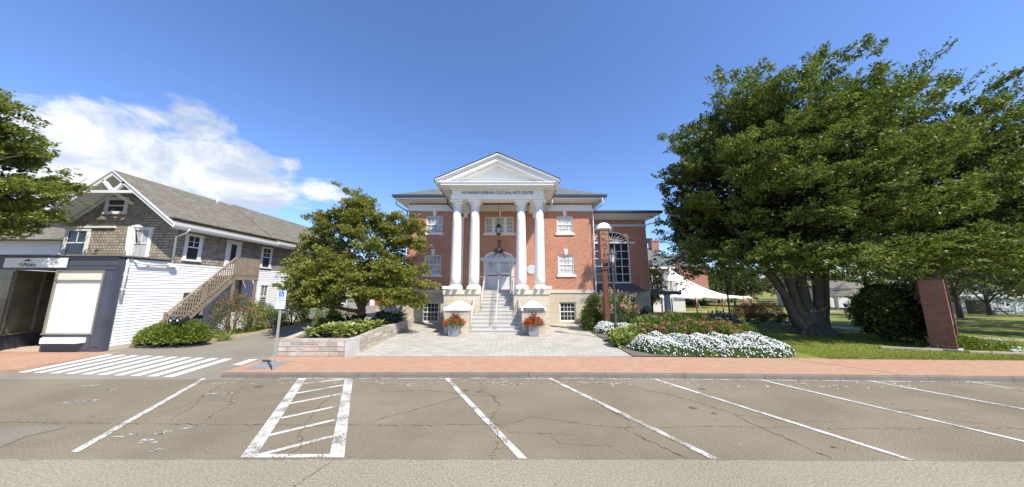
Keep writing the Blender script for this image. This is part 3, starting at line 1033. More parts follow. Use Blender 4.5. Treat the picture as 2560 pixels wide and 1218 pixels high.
# cracks in the asphalt, as thin ragged ribbons, with leaf litter caught in them
cracks = [
    ([(-12, 6.35), (-9.2, 6.32), (-6.6, 6.25), (-4.4, 6.22), (-2.4, 6.2), (-0.1, 6.25)], 0.012, .25), ([(-0.1, 6.25), (0.4, 6.6), (1.9, 6.1), (3.9, 6.15), (6.5, 6.05), (9, 6.1), (12, 6.0)], 0.010, .1),
    ([(-3.4, 8.1), (-2.2, 8.2), (-1.2, 7.9), (-0.3, 7.75)], 0.014, 0), ([(-2.9, 6.3), (-2.2, 6.9), (-1.4, 7.6), (-1.1, 7.85)], 0.012, .2),
    ([(-0.9, 8.4), (-0.45, 7.7), (-0.25, 7.1), (-0.45, 6.4), (-0.2, 5.7), (-0.3, 5.06)], 0.016, .5), ([(-0.45, 6.4), (0.0, 5.9), (1.2, 5.85)], 0.009, 0),
    ([(1.95, 7.6), (2.1, 7.0), (2.35, 6.4), (2.15, 6.0), (2.5, 5.5), (2.75, 5.06)], 0.016, .6), ([(0.5, 5.9), (0.9, 5.5), (1.6, 5.45), (1.9, 5.2)], 0.008, 0),
    ([(3.1, 8.6), (3.9, 7.9), (4.4, 7.3), (4.7, 6.8), (4.75, 6.2), (4.9, 5.6), (5.0, 5.06)], 0.016, .35), ([(4.7, 6.7), (5.6, 6.4), (6.6, 6.35)], 0.009, 0),
    ([(7.6, 7.4), (8.6, 6.9), (8.9, 6.4), (9.6, 6.1)], 0.010, 0), ([(8.2, 6.9), (9.2, 6.9), (9.7, 6.3)], 0.010, 0), ([(10.5, 7.6), (11.6, 6.9), (12.4, 6.2)], 0.010, 0),
    ([(-4.5, 7.9), (-4.35, 7.1), (-4.1, 6.4), (-3.9, 5.9), (-3.55, 5.4), (-3.6, 5.06)], 0.014, .8),
    ([(-8.0, 8.6), (-7.75, 7.9), (-7.3, 7.3), (-6.9, 6.4)], 0.012, .7), ([(-7.3, 8.6), (-7.05, 7.9), (-6.5, 7.3), (-6.2, 6.4)], 0.012, .7),
    ([(-2.75, 5.02), (-2.9, 4.6), (-2.95, 4.2), (-3.2, 3.6)], 0.016, .2), ([(-5.0, 7.9), (-6.2, 7.8), (-7.5, 7.7)], 0.008, 0)]
m = MB()
lit = []
for pts, w, lt in cracks:
    P = [Vector((x, y, 0)) for x, y in pts]
    path = []
    for a, b in zip(P[:-1], P[1:]):
        n = max(3, int((b - a).length / 0.09))
        for i in range(n):
            path.append(a + (b - a) * i / n + Vector((rng.normal(0, 0.018), rng.normal(0, 0.018), 0)))
    path.append(P[-1])
    zc = ZR + 0.0045
    for a, b in zip(path[:-1], path[1:]):
        d = (b - a).normalized()
        s = Vector((-d.y, d.x, 0)) * w * rng.uniform(0.12, 0.6)
        m.quad((a.x - s.x, a.y - s.y, zc), (b.x - s.x, b.y - s.y, zc), (b.x + s.x, b.y + s.y, zc), (a.x + s.x, a.y + s.y, zc))
        if rng.random() < lt * 0.9:
            for q in range(rng.integers(1, 4)):
                lit.append((a.x + rng.normal(0, 0.02), a.y + rng.normal(0, 0.02)))
part('asphalt_cracks', m, M['crack'], kind='structure')
for i in range(160):
    x = rng.uniform(-8.6, 13)
    lit.append((x, 9.2 + yb(x) + rng.normal(0, 0.03)))
for i in range(150):
    lit.append((rng.uniform(-24, -12.5), 9.45 + rng.normal(0, 0.1)))
for i in range(90):
    x = rng.uniform(-12, 14)
    lit.append((x, rng.uniform(3.5, 9)))
lit = np.array([(x, y, ZR + 0.006) for x, y in lit])
lv = leaves(rng, lit, rng.normal(0, 1, lit.shape) * np.array([1, 1, 0.1]), rng.uniform(0.025, 0.06, len(lit)), 0.6, 3.0, 0.1)[0]
tag(mesh_np('leaf_litter', lv, 4, M['debris'], kind='stuff'), 'dry brown leaf litter lying in the cracks and along the kerb', 'leaf litter', kind='stuff')
m = MB()
for x, y, r in [(4.05, 7.05, .07), (4.32, 6.75, .05), (5.0, 3.95, .045), (3.0, 4.35, .025), (1.95, 4.35, .03), (5.4, 5.4, .03), (5.05, 8.3, .07), (-0.85, 8.1, .06), (-1.2, 8.2, .05), (6.1, 4.1, .04), (-6.9, 8.5, .09)]:
    m.quad(*[(x + r * 1.3 * math.cos(t) * rng.uniform(.8, 1.15), y + r * math.sin(t) * rng.uniform(.8, 1.15), ZR + 0.004) for t in np.linspace(0, 2 * math.pi, 12)[:-1]])
part('oil_spots', m, M['crack'], kind='structure')

# ------------------------------------------------------------------ stone planter on the left of the plaza
pt = thing('stone_planter', 'raised field stone planter wall around the dogwood tree at the edge of the plaza', 'planter', (-8.0, 12, 0))
outer = [(-8.75, 11.52), (-5.98, 11.52), (-6.25, 15.5), (-6.62, 20.4), (-8.6, 21.2), (-10.0, 19.5), (-10.1, 17.0), (-9.5, 13.8)]
cx_, cy_ = -8.0, 15.5
inner = []
n = len(outer)
for i in range(n):
    p0, p1, p2 = Vector(outer[i - 1]), Vector(outer[i]), Vector(outer[(i + 1) % n])
    d1, d2 = (p1 - p0).normalized(), (p2 - p1).normalized()
    nn = (Vector((-d1.y, d1.x)) + Vector((-d2.y, d2.x))).normalized()
    inner.append((p1.x + nn.x * 0.36, p1.y + nn.y * 0.36))
ht = [0.60, 0.60, 0.62, 0.60, 0.45, 0.42, 0.5, 0.58]
m, c = MB(), MB()
st_m = MB()
for i in range(n):
    j = (i + 1) % n
    a, b, ai, bi = outer[i], outer[j], inner[i], inner[j]
    h0, h1 = ht[i] - 0.09, ht[j] - 0.09
    # ashlar stones of mixed sizes laid in front of the core
    AA, BB = Vector(a), Vector(b)
    dl = (BB - AA).normalized()
    no = Vector((dl.y, -dl.x))
    LL = (BB - AA).length
    cz = [0.0, 0.17 + rng.uniform(-.02, .02), 0.35 + rng.uniform(-.02, .02), 1.0]
    for q in range(3):
        s0 = 0.0
        while s0 < LL - 0.02:
            w_ = min(rng.uniform(0.22, 0.75), LL - s0)
            if LL - s0 - w_ < 0.15:
                w_ = LL - s0
            hm = h0 + (h1 - h0) * (s0 + w_ / 2) / LL
            zb_, zt_ = min(cz[q], hm - .05), min(cz[q + 1], hm)
            split = [(zb_, zt_)] if rng.random() < 0.75 else [(zb_, (zb_ + zt_) / 2), ((zb_ + zt_) / 2, zt_)]
            for z0_, z1_ in split:
                e0 = rng.uniform(0.012, 0.04)
                g_ = 0.006
                p0_, p1_ = AA + dl * (s0 + g_), AA + dl * (s0 + w_ - g_)
                f0, f1 = p0_ + no * e0 + dl * 0.008, p1_ + no * e0 - dl * 0.008
                st_m.add([(p0_.x, p0_.y, z0_ + g_), (p1_.x, p1_.y, z0_ + g_), (p1_.x, p1_.y, z1_ - g_), (p0_.x, p0_.y, z1_ - g_),
                          (f0.x, f0.y, z0_ + g_ + .008), (f1.x, f1.y, z0_ + g_ + .008), (f1.x, f1.y, z1_ - g_ - .008), (f0.x, f0.y, z1_ - g_ - .008)],
                         [(4, 5, 6, 7), (0, 1, 5, 4), (1, 2, 6, 5), (2, 3, 7, 6), (3, 0, 4, 7)])
            s0 += w_
    m.add([(a[0], a[1], 0), (b[0], b[1], 0), (b[0], b[1], h1), (a[0], a[1], h0), (ai[0], ai[1], 0), (bi[0], bi[1], 0), (bi[0], bi[1], h1), (ai[0], ai[1], h0)],
          [(0, 1, 2, 3), (5, 4, 7, 6), (3, 2, 6, 7)])
    A, B, AI, BI = Vector(a), Vector(b), Vector(ai), Vector(bi)
    L = (B - A).length
    nb = max(2, int(L / 0.85))
    cut = [0] + [(q + rng.uniform(-0.18, 0.18)) / nb for q in range(1, nb)] + [1]
    for t0, t1 in zip(cut[:-1], cut[1:]):
        g = 0.008 / L
        e = rng.uniform(0.0, 0.025)
        dz = rng.uniform(-0.012, 0.012)
        out = (A - AI).normalized() * e
        p = [A + (B - A) * (t0 + g) + out, A + (B - A) * (t1 - g) + out, AI + (BI - AI) * (t1 - g), AI + (BI - AI) * (t0 + g)]
        z0 = h0 + (h1 - h0) * (t0 + t1) / 2 + 0.002
        zt = z0 + 0.088 + dz
        c.add([(q.x, q.y, z0) for q in p] + [(q.x, q.y, zt) for q in p], [(4, 5, 6, 7), (0, 1, 5, 4), (1, 2, 6, 5), (2, 3, 7, 6), (3, 0, 4, 7), (3, 2, 1, 0)])
o = part('wall', m, M['fieldstone'], pt)
part('facing_stones', st_m, M['ashlar'], o)
part('cap', c, M['ashlar'], pt)
m = MB()
m.prism([(-6.24, 11.46), (-5.92, 11.46), (-5.90, 11.85), (-6.22, 11.85)], 'z', 0.0, 0.625)
part('corner_post', m, M['fieldcap'], pt)
m = MB()
m.quad(*[(x, y, 0.47) for x, y in inner])
part('soil', m, M['soil'], pt)

# ------------------------------------------------------------------ arts center building
def holed(mb, x0, x1, z0, z1, y, holes, depth=0.2, axis='y'):
    """a wall face with rectangular openings and their reveals (axis y: faces -Y)"""
    xs_ = sorted({x0, x1} | {h[0] for h in holes} | {h[1] for h in holes})
    zs_ = sorted({z0, z1} | {h[2] for h in holes} | {h[3] for h in holes})
    def P(x, d, z):
        return (x, y + d, z)
    for a, b in zip(xs_[:-1], xs_[1:]):
        for c, d in zip(zs_[:-1], zs_[1:]):
            mx, mz = (a + b) / 2, (c + d) / 2
            if any(h[0] < mx < h[1] and h[2] < mz < h[3] for h in holes):
                continue
            mb.quad(P(a, 0, c), P(b, 0, c), P(b, 0, d), P(a, 0, d))
    for a, b, c, d in holes:
        mb.quad(P(a, 0, c), P(a, depth, c), P(a, depth, d), P(a, 0, d))
        mb.quad(P(b, 0, d), P(b, depth, d), P(b, depth, c), P(b, 0, c))
        mb.quad(P(a, 0, d), P(a, depth, d), P(b, depth, d), P(b, 0, d))
        mb.quad(P(a, depth, c), P(a, 0, c), P(b, 0, c), P(b, depth, c))

def sash_window(parent, x0, x1, z0, z1, y, glass, cols=4, sill=True, key=None, trim=None, frame=0.075):
    trim = trim or M['white']
    m = MB()
    yf = y + 0.05
    m.box(x0, x0 + frame, yf, yf + 0.1, z0, z1)
    m.box(x1 - frame, x1, yf, yf + 0.1, z0, z1)
    m.box(x0 + frame, x1 - frame, yf, yf + 0.1, z1 - frame, z1)
    m.box(x0 + frame, x1 - frame, yf, yf + 0.1, z0, z0 + frame)
    zm = (z0 + z1) / 2
    m.box(x0 + frame, x1 - frame, yf + 0.012, yf + 0.09, zm - 0.03, zm + 0.03)
    w = (x1 - x0 - 2 * frame) / cols
    for k in range(1, cols):
        xx = x0 + frame + w * k
        m.box(xx - 0.012, xx + 0.012, yf + 0.03, yf + 0.068, z0 + frame, zm - 0.03)
        m.box(xx - 0.012, xx + 0.012, yf + 0.03, yf + 0.068, zm + 0.03, z1 - frame)
    for a, b in ((z0 + frame, zm - 0.03), (zm + 0.03, z1 - frame)):
        zz = (a + b) / 2
        m.box(x0 + frame, x1 - frame, yf + 0.032, yf + 0.066, zz - 0.012, zz + 0.012)
    o = part('window', m, trim, parent)
    g = MB()
    g.quad((x0 + frame, yf + 0.07, z0 + frame), (x1 - frame, yf + 0.07, z0 + frame), (x1 - frame, yf + 0.07, z1 - frame), (x0 + frame, yf + 0.07, z1 - frame))
    part('pane', g, glass, o)
    if sill:
        s = MB()
        s.box(x0 - 0.11, x1 + 0.11, y - 0.09, y + 0.05, z0 - 0.16, z0 - 0.002)
        part('sill', s, trim, o)
    if key:
        s = MB()
        xm = (x0 + x1) / 2
        s.prism([(xm - 0.10, z1 + 0.003), (xm + 0.10, z1 + 0.003), (xm + 0.145, key), (xm - 0.145, key)], 'y', y - 0.05, y + 0.03)
        part('keystone', s, trim, o)
    return o

BX0, BX1, BY, CX = -8.0, 6.15, 22.2, -0.92
bd = thing('arts_center', 'red brick arts center with four white columns, pediment and grey slate roofs', 'building', (CX, 22.2, 0))
# brick walls
wins = [(-6.60, -5.36, 6.71, 8.03, 'up'), (3.45, 4.69, 6.71, 8.03, 'upr'), (-6.62, -5.36, 3.53, 5.04, 'lo'), (3.48, 4.70, 3.53, 5.04, 'lor')]
holes = [w[:4] for w in wins] + [(-2.08, 0.13, 6.70, 7.99), (-2.14, 0.16, 2.42, 4.72)]
m = MB()
holed(m, BX0, BX1, 2.4, 9.12, BY, holes, 0.16)
m.quad((BX0, BY, 2.4), (BX0, BY, 9.12), (BX0, 38, 9.12), (BX0, 38, 2.4))
m.quad((BX1, BY, 2.4), (BX1, 38, 2.4), (BX1, 38, 9.12), (BX1, BY, 9.12))
m.quad((BX0, 38, 2.4), (BX0, 38, 9.12), (BX1, 38, 9.12), (BX1, 38, 2.4))
part('brick_wall', m, M['brick'], bd)
# stone basement
bw = [(-6.63, -5.38, 0.06, 1.50), (3.50, 4.71, 0.10, 1.52)]
m = MB()
sy = BY - 0.05
holed(m, BX0 - 0.05, BX1 + 0.05, 0, 2.17, sy, bw, 0.2)
m.quad((BX0 - 0.05, sy, 0), (BX0 - 0.05, sy, 2.17), (BX0 - 0.05, 38, 2.17), (BX0 - 0.05, 38, 0))
m.quad((BX1 + 0.05, sy, 0), (BX1 + 0.05, 38, 0), (BX1 + 0.05, 38, 2.17), (BX1 + 0.05, sy, 2.17))
part('stone_base', m, M['stone'], bd)
m = MB()
m.box(BX0 - 0.11, BX1 + 0.11, BY - 0.11, 38, 2.17, 2.41)
part('water_table', m, M['stone_plain'], bd)
for a in bw:
    sash_window(bd, a[0], a[1], a[2], a[3], sy + 0.06, M['glass'], 4, sill=False, frame=0.10)
for x0, x1, z0, z1, k in wins:
    g = {'up': M['glass_pale'], 'upr': M['glass_white'], 'lo': M['glass_pale'], 'lor': M['glass_white']}[k]
    sash_window(bd, x0, x1, z0, z1, BY, g, 4, True, 8.43 if k.startswith('up') else z1 + 0.42)
# triple window over the door
o = None
m = MB()
yf = BY + 0.05
X = [-2.08, -1.50, -1.33, -0.62, -0.45, 0.13]
m.box(-2.08, 0.13, yf, yf + 0.1, 7.90, 7.99)
m.box(-2.08, 0.13, yf, yf + 0.1, 6.70, 6.78)
for a, b in ((-2.08, -2.0), (-1.56, -1.30), (-0.65, -0.39), (0.05, 0.13)):
    m.box(a, b, yf - 0.01, yf + 0.1, 6.78, 7.90)
gz = MB()
for a, b, nc in ((-2.0, -1.56, 2), (-1.30, -0.65, 3), (-0.39, 0.05, 2)):
    m.box(a, b, yf + 0.02, yf + 0.09, 7.31, 7.37)
    for q in range(1, nc):
        xx = a + (b - a) * q / nc
        m.box(xx - 0.012, xx + 0.012, yf + 0.03, yf + 0.07, 6.78, 7.31)
        m.box(xx - 0.012, xx + 0.012, yf + 0.03, yf + 0.07, 7.37, 7.90)
    m.box(a, b, yf + 0.032, yf + 0.068, 7.03, 7.055)
    m.box(a, b, yf + 0.032, yf + 0.068, 7.62, 7.645)
    gz.quad((a, yf + 0.075, 6.78), (b, yf + 0.075, 6.78), (b, yf + 0.075, 7.9), (a, yf + 0.075, 7.9))
tw = part('window', m, M['white'], bd)
part('pane', gz, M['glass_pale'], tw)
s = MB()
s.box(-2.22, 0.26, BY - 0.09, BY + 0.05, 6.53, 6.698)
part('sill', s, M['white'], tw)
s = MB()
s.prism([(CX - 0.06, 7.993), (CX + 0.06, 7.993), (CX + 0.09, 8.43), (CX - 0.09, 8.43)], 'y', BY - 0.05, BY + 0.03)
part('keystone', s, M['white'], tw)
# frieze band
m = MB()
m.box(BX0 - 0.05, BX1 + 0.05, BY - 0.05, 38, 8.64, 8.92)
m.box(BX0 - 0.09, BX1 + 0.09, BY - 0.09, 38, 8.43, 8.638)
part('frieze', m, M['white'], bd)
# eaves: sloping soffit, gutter, roof
EX0, EX1, EY = -8.93, 7.06, 21.38
m = MB()
m.quad((BX0 - 0.02, BY - 0.02, 9.08), (BX1 + 0.02, BY - 0.02, 9.08), (EX1, EY, 9.27), (EX0, EY, 9.27))
m.quad((BX0 - 0.02, 38, 9.08), (BX0 - 0.02, BY - 0.02, 9.08), (EX0, EY, 9.27), (EX0, 38.9, 9.27))
m.quad((BX1 + 0.02, BY - 0.02, 9.08), (BX1 + 0.02, 38, 9.08), (EX1, 38.9, 9.27), (EX1, EY, 9.27))
m.box(EX0 + 0.04, EX1 - 0.04, EY + 0.03, EY + 0.1, 9.20, 9.29)
part('soffit', m, M['white'], bd)
def gut_prof(m, a, b, out):
    """dark gutter along a->b, out = outward unit vector"""
    a, b, o_ = Vector(a), Vector(b), Vector(out)
    pr = [(0.0, 0.0), (0.06, 0.02), (0.10, 0.10), (0.12, 0.22), (0.0, 0.22)]
    va = [a + o_ * p + Vector((0, 0, z)) for p, z in pr]
    vb = [b + o_ * p + Vector((0, 0, z)) for p, z in pr]
    n_ = len(pr)
    m.add(va + vb, [(i, (i + 1) % n_, n_ + (i + 1) % n_, n_ + i) for i in range(n_)] + [tuple(range(n_)), tuple(range(2 * n_ - 1, n_ - 1, -1))])
for a, b, xs_, sg in ((EX0, -4.75, EX0, -1), (2.92, EX1, EX1, 1)):
    m = MB()
    gut_prof(m, (a, EY, 9.28), (b, EY, 9.28), (0, -1, 0))
    gut_prof(m, (xs_, EY - 0.1, 9.28), (xs_, 38.9, 9.28), (sg, 0, 0))
    part('gutter', m, M['gutter'], bd)
sl = 0.53
hw = (EX1 - EX0) / 2
rz_ = 9.49 + hw * sl
rx = (EX0 + EX1) / 2
m = MB()
A, B_, C_, D_ = (EX0 - 0.05, EY - 0.05, 9.49), (EX1 + 0.05, EY - 0.05, 9.49), (EX1 + 0.05, 38.9, 9.49), (EX0 - 0.05, 38.9, 9.49)
E_, F_ = (rx, EY + hw, rz_), (rx, 38.9 - hw + 0.02, rz_)
m.quad(A, B_, E_)
m.quad(B_, C_, F_, E_)
m.quad(C_, D_, F_)
m.quad(D_, A, E_, F_)
m.quad(A, D_, C_, B_)
part('roof', m, M['slate'], bd)
# downpipes
for pts in ([(EX0 + 0.25, EY + 0.0, 9.26), (EX0 + 0.25, EY + 0.02, 8.78), (EX0 + 0.38, EY + 0.1, 8.66), (BX0 - 0.08, BY - 0.08, 8.40), (BX0 - 0.08, BY - 0.1, 8.25), (BX0 - 0.08, BY - 0.1, 2.5), (BX0 - 0.12, BY - 0.18, 2.2), (BX0 - 0.12, BY - 0.18, 0.05)],
            [(EX1 - 0.25, EY + 0.0, 9.26), (EX1 - 0.25, EY + 0.02, 8.78), (EX1 - 0.38, EY + 0.1, 8.66), (BX1 + 0.08, BY - 0.08, 8.40), (BX1 + 0.08, BY - 0.1, 8.25), (BX1 + 0.08, BY - 0.1, 2.5), (BX1 + 0.12, BY - 0.18, 2.2), (BX1 + 0.12, BY - 0.18, 0.05)],
            [(-4.85, 21.42, 9.22), (-4.85, 21.45, 8.80), (-4.72, 21.6, 8.65), (-4.32, 22.1, 8.35), (-4.28, 22.1, 8.2), (-4.28, 22.1, 2.5)],
            [(3.02, 21.42, 9.22), (3.02, 21.45, 8.80), (2.88, 21.6, 8.65), (2.48, 22.1, 8.35), (2.42, 22.1, 8.2), (2.42, 22.1, 2.5)]):
    part('downpipe', MB().tube(pts, 0.05, 8), M['gutter'] if pts[0][0] < 0 else M['trimgrey'], bd)

# portico: entablature, cornice, pediment, roof
PX0, PX1, PY = -3.87, 2.03, 18.3
m = MB()
for x0, x1, y0, y1 in ((PX0, PX1, PY, PY + 0.75), (PX0, PX0 + 0.7, PY + 0.75, BY - 0.1), (PX1 - 0.7, PX1, PY + 0.75, BY - 0.1)):
    m.box(x0, x1, y0, y1, 8.42, 8.95)
m.box(PX0 - 0.05, PX1 + 0.05, PY - 0.05, PY + 0.80, 8.20, 8.34)
m.box(PX0 - 0.09, PX1 + 0.09, PY - 0.09, PY + 0.84, 8.341, 8.418)
for x0, x1 in ((PX0 - 0.05, PX0 + 0.75), (PX1 - 0.75, PX1 + 0.05)):
    m.box(x0, x1, PY + 0.80, BY - 0.1, 8.20, 8.418)
part('entablature', m, M['white'], bd)
m = MB()
m.quad((PX0, PY, 9.06), (PX0, BY - 0.06, 9.06), (PX1, BY - 0.06, 9.06), (PX1, PY, 9.06))
part('porch_ceiling', m, M['white'], bd)
CX0, CX1, CY = -4.47, 2.63, 17.62
m = MB()
m.quad((PX0 - 0.12, PY - 0.12, 8.95), (PX1 + 0.12, PY - 0.12, 8.95), (CX1 - 0.05, CY + 0.08, 8.92), (CX0 + 0.05, CY + 0.08, 8.92))     # soffit front
m.quad((PX0 - 0.12, BY, 8.95), (PX0 - 0.12, PY - 0.12, 8.95), (CX0 + 0.05, CY + 0.08, 8.92), (CX0 + 0.05, BY, 8.92))
m.quad((PX1 + 0.12, PY - 0.12, 8.95), (PX1 + 0.12, BY, 8.95), (CX1 - 0.05, BY, 8.92), (CX1 - 0.05, CY + 0.08, 8.92))
m.box(PX0 - 0.13, PX1 + 0.13, PY - 0.13, PY, 8.80, 8.952)
m.box(CX0, CX1, CY, CY + 0.8, 8.905, 9.05)
m.box(CX0 - 0.06, CX1 + 0.06, CY - 0.06, CY + 0.8, 9.051, 9.10)
for xa, xb in ((CX0, CX0 + 0.6), (CX1 - 0.6, CX1)):
    m.box(xa, xb, CY + 0.8, 21.6, 8.905, 9.07)
part('cornice', m, M['white'], bd)
apx = CX
RL, RRx, RA, RB = -4.80, 2.96, 10.98, 9.26       # rake outer line: from (RL,RB) to (apex,RA)
m = MB()
m.prism([(CX0 + 0.3, 9.10), (CX1 - 0.3, 9.10), (apx, 10.62)], 'y', PY + 0.06, PY + 0.3)
part('tympanum', m, M['white'], bd)
# raking cornices in stepped mouldings
def rake(m, off0, off1, y0, y1):
    """band between the rake line lowered by off0 and by off1"""
    k = (RA - RB) / (apx - RL)
    for s in (-1, 1):
        e = RL if s < 0 else RRx
        ee = e + (-s) * 0.06
        poly = [(e, RB - off0), (apx, RA - off0), (apx, RA - off1), (e + (-s) * 0.0, RB - off1)]
        m.prism(poly, 'y', y0, y1)
m = MB()
rake(m, 0.0, 0.09, CY - 0.10, PY + 0.4)
rake(m, 0.091, 0.17, CY - 0.04, PY + 0.4)
rake(m, 0.171, 0.30, CY + 0.10, PY + 0.4)
part('raking_cornice', m, M['white'], bd)
m = MB()
def rake_in(m, o0, o1, y0, y1):
    k = (RA - RB) / (apx - RL)
    for s in (-1, 1):
        xa = apx + s * (RA - o1 - 9.102) / k
        xb = apx + s * (RA - o0 - 9.102) / k
        m.prism([(xa, 9.102), (xb, 9.102), (apx, RA - o0), (apx, RA - o1)], 'y', y0, y1)
rake_in(m, 0.302, 0.44, CY + 0.06, PY + 0.2)
rake_in(m, 0.442, 0.54, CY + 0.34, PY + 0.2)
part('raking_bed_moulding', m, M['white'], bd)
m = MB()
for s in (-1, 1):
    e = RL if s < 0 else RRx
    m.add([(e + s * 0.04, CY - 0.14, RB + 0.0), (apx, CY - 0.14, RA + 0.03), (apx, 27, RA + 0.03), (e + s * 0.04, 22.8, RB + 0.0),
           (e + s * 0.04, CY - 0.14, RB + 0.04), (apx, CY - 0.14, RA + 0.075), (apx, 27, RA + 0.075), (e + s * 0.04, 22.8, RB + 0.04)],
          [(0, 1, 2, 3), (7, 6, 5, 4), (0, 4, 5, 1), (3, 2, 6, 7), (0, 3, 7, 4)])
part('roof', m, M['slate'], bd)
for xg, sg in ((RL + 0.02, -1), (RRx - 0.02, 1)):
    m = MB()
    gut_prof(m, (xg, CY - 0.02, 9.04), (xg, 21.5, 9.04), (sg, 0, 0))
    part('gutter', m, M['gutter'], bd)
part('eave_fascia', MB().box(RL + 0.02, CX0 + 0.05, CY + 0.0, 21.5, 9.08, 9.25), M['white'], bd)
part('eave_fascia', MB().box(CX1 - 0.05, RRx - 0.02, CY + 0.0, 21.5, 9.08, 9.25), M['white'], bd)
text_mesh('lettering', 'KATHARINE HEPBURN CULTURAL ARTS CENTER', 0.27, M['ink'], bd, (CX - 0.02, PY - 0.012, 8.53), width=4.6, ext=0.008)

# columns
for cxk in (-2.68, -1.5, 1.5, 2.68):
    x = CX + 0.01 + cxk
    y = 18.78
    prof = [(0.335, 2.72), (0.33, 3.2), (0.325, 4.2), (0.305, 5.6), (0.282, 6.8), (0.262, 7.72)]
    c = part('column', MB().lathe(prof, x, y, 32), M['white'], bd)
    b = MB().lathe([(0.47, 2.42), (0.47, 2.56)], x, y, 4 * 8)
    b.lathe([(0.44, 2.56), (0.47, 2.60), (0.44, 2.65), (0.38, 2.67), (0.38, 2.69), (0.36, 2.72)], x, y, 32)
    part('base', b, M['white'], c)
    k = MB().lathe([(0.262, 7.72), (0.30, 7.735), (0.30, 7.77), (0.262, 7.79), (0.262, 7.90), (0.285, 7.915), (0.30, 7.94), (0.37, 8.02), (0.38, 8.06), (0.38, 8.07)], x, y, 32)
    k.box(x - 0.42, x + 0.42, y - 0.42, y + 0.42, 8.071, 8.195)
    part('capital', k, M['white'], c)
# wall pilasters with brackets
for s in (-1, 1):
    x = CX + s * 3.02
    m = MB()
    m.box(x - 0.24, x + 0.24, BY - 0.16, BY - 0.003, 2.42, 7.9)
    m.box(x - 0.30, x + 0.30, BY - 0.2, BY - 0.003, 2.425, 2.62)
    m.box(x - 0.30, x + 0.30, BY - 0.22, BY - 0.003, 7.75, 7.899)
    part('pilaster', m, M['white'], bd)
    m = MB()
    x2 = CX + s * 2.62
    m.prism([(BY - 0.6, 8.9), (BY - 0.12, 8.9), (BY - 0.12, 7.85), (BY - 0.3, 7.9), (BY - 0.36, 8.15), (BY - 0.5, 8.4)], 'x', x2 - 0.14, x2 + 0.14)
    part('bracket', m, M['white'], bd)

# entrance doors
m = MB()
yd = BY + 0.08
m.box(-2.14, -1.93, BY - 0.06, yd + 0.05, 2.42, 4.62)
m.box(-0.05, 0.16, BY - 0.06, yd + 0.05, 2.42, 4.62)
m.box(-2.14, 0.16, BY - 0.06, yd + 0.05, 4.622, 4.74)
m.box(-2.46, 0.48, BY - 0.12, BY - 0.061, 4.60, 4.80)
m.box(-2.30, 0.32, BY - 0.10, BY - 0.062, 4.50, 4.598)
part('door_frame', m, M['trimgrey'], bd)
xm = -0.99
for s in (0, 1):
    x0, x1 = (-1.93, xm - 0.004) if s == 0 else (xm + 0.004, -0.05)
    d = MB()
    z0, z1 = 2.44, 4.61
    d.box(x0, x0 + 0.16, yd, yd + 0.05, z0, z1)
    d.box(x1 - 0.16, x1, yd, yd + 0.05, z0, z1)
    d.box(x0 + 0.16, x1 - 0.16, yd, yd + 0.05, z1 - 0.14, z1)
    d.box(x0 + 0.16, x1 - 0.16, yd, yd + 0.05, z0, z0 + 0.22)
    d.box(x0 + 0.16, x1 - 0.16, yd, yd + 0.05, 3.52, 3.70)
    d.box(x0 + 0.16, x1 - 0.16, yd + 0.02, yd + 0.045, z0 + 0.22, 3.52)
    d.box(x0 + 0.22, x1 - 0.22, yd + 0.008, yd + 0.021, z0 + 0.28, 3.46)
    o = part('door', d, M['door'], bd)
    g = MB()
    g.quad((x0 + 0.16, yd + 0.025, 3.70), (x1 - 0.16, yd + 0.025, 3.70), (x1 - 0.16, yd + 0.025, z1 - 0.14), (x0 + 0.16, yd + 0.025, z1 - 0.14))
    part('pane', g, M['glass_pale'], o)
    h = MB()
    hx = x1 - 0.08 if s == 0 else x0 + 0.08
    h.tube([(hx, yd, 3.42), (hx, yd - 0.07, 3.42), (hx, yd - 0.07, 3.72), (hx, yd, 3.72)], 0.013, 6)
    h.box(x0 + 0.14, x1 - 0.14, yd - 0.03, yd - 0.003, 3.44, 3.50)
    part('handle', h, M['black'], o)
# fanlight over the doors
m = MB()
fx, fz, fa, fb = -0.99, 4.802, 1.10, 0.50
def ell(a, b, n=28):
    return [(fx + a * math.cos(math.pi * i / n), fz + b * math.sin(math.pi * i / n)) for i in range(n + 1)]
o1, i1 = ell(fa, fb), ell(fa - 0.13, fb - 0.12)
for q in range(28):
    m.prism([o1[q], o1[q + 1], i1[q + 1], i1[q]], 'y', BY - 0.07, BY - 0.002)
for k in range(1, 10):
    t = math.pi * k / 10
    m.bar((fx + 0.16 * math.cos(t), BY - 0.03, fz + 0.10 * math.sin(t)), (fx + 0.99 * math.cos(t), BY - 0.03, fz + 0.39 * math.sin(t)), 0.02, 0.025, (0, 1, 0))
m.box(fx - fa + 0.12, fx + fa - 0.12, BY - 0.05, BY - 0.01, fz, fz + 0.03)
fl = part('fanlight', m, M['white'], bd)
g = MB()
g.add([(x, BY - 0.015, z) for x, z in i1], [tuple(range(29))])
part('pane', g, M['glass_pale'], fl)

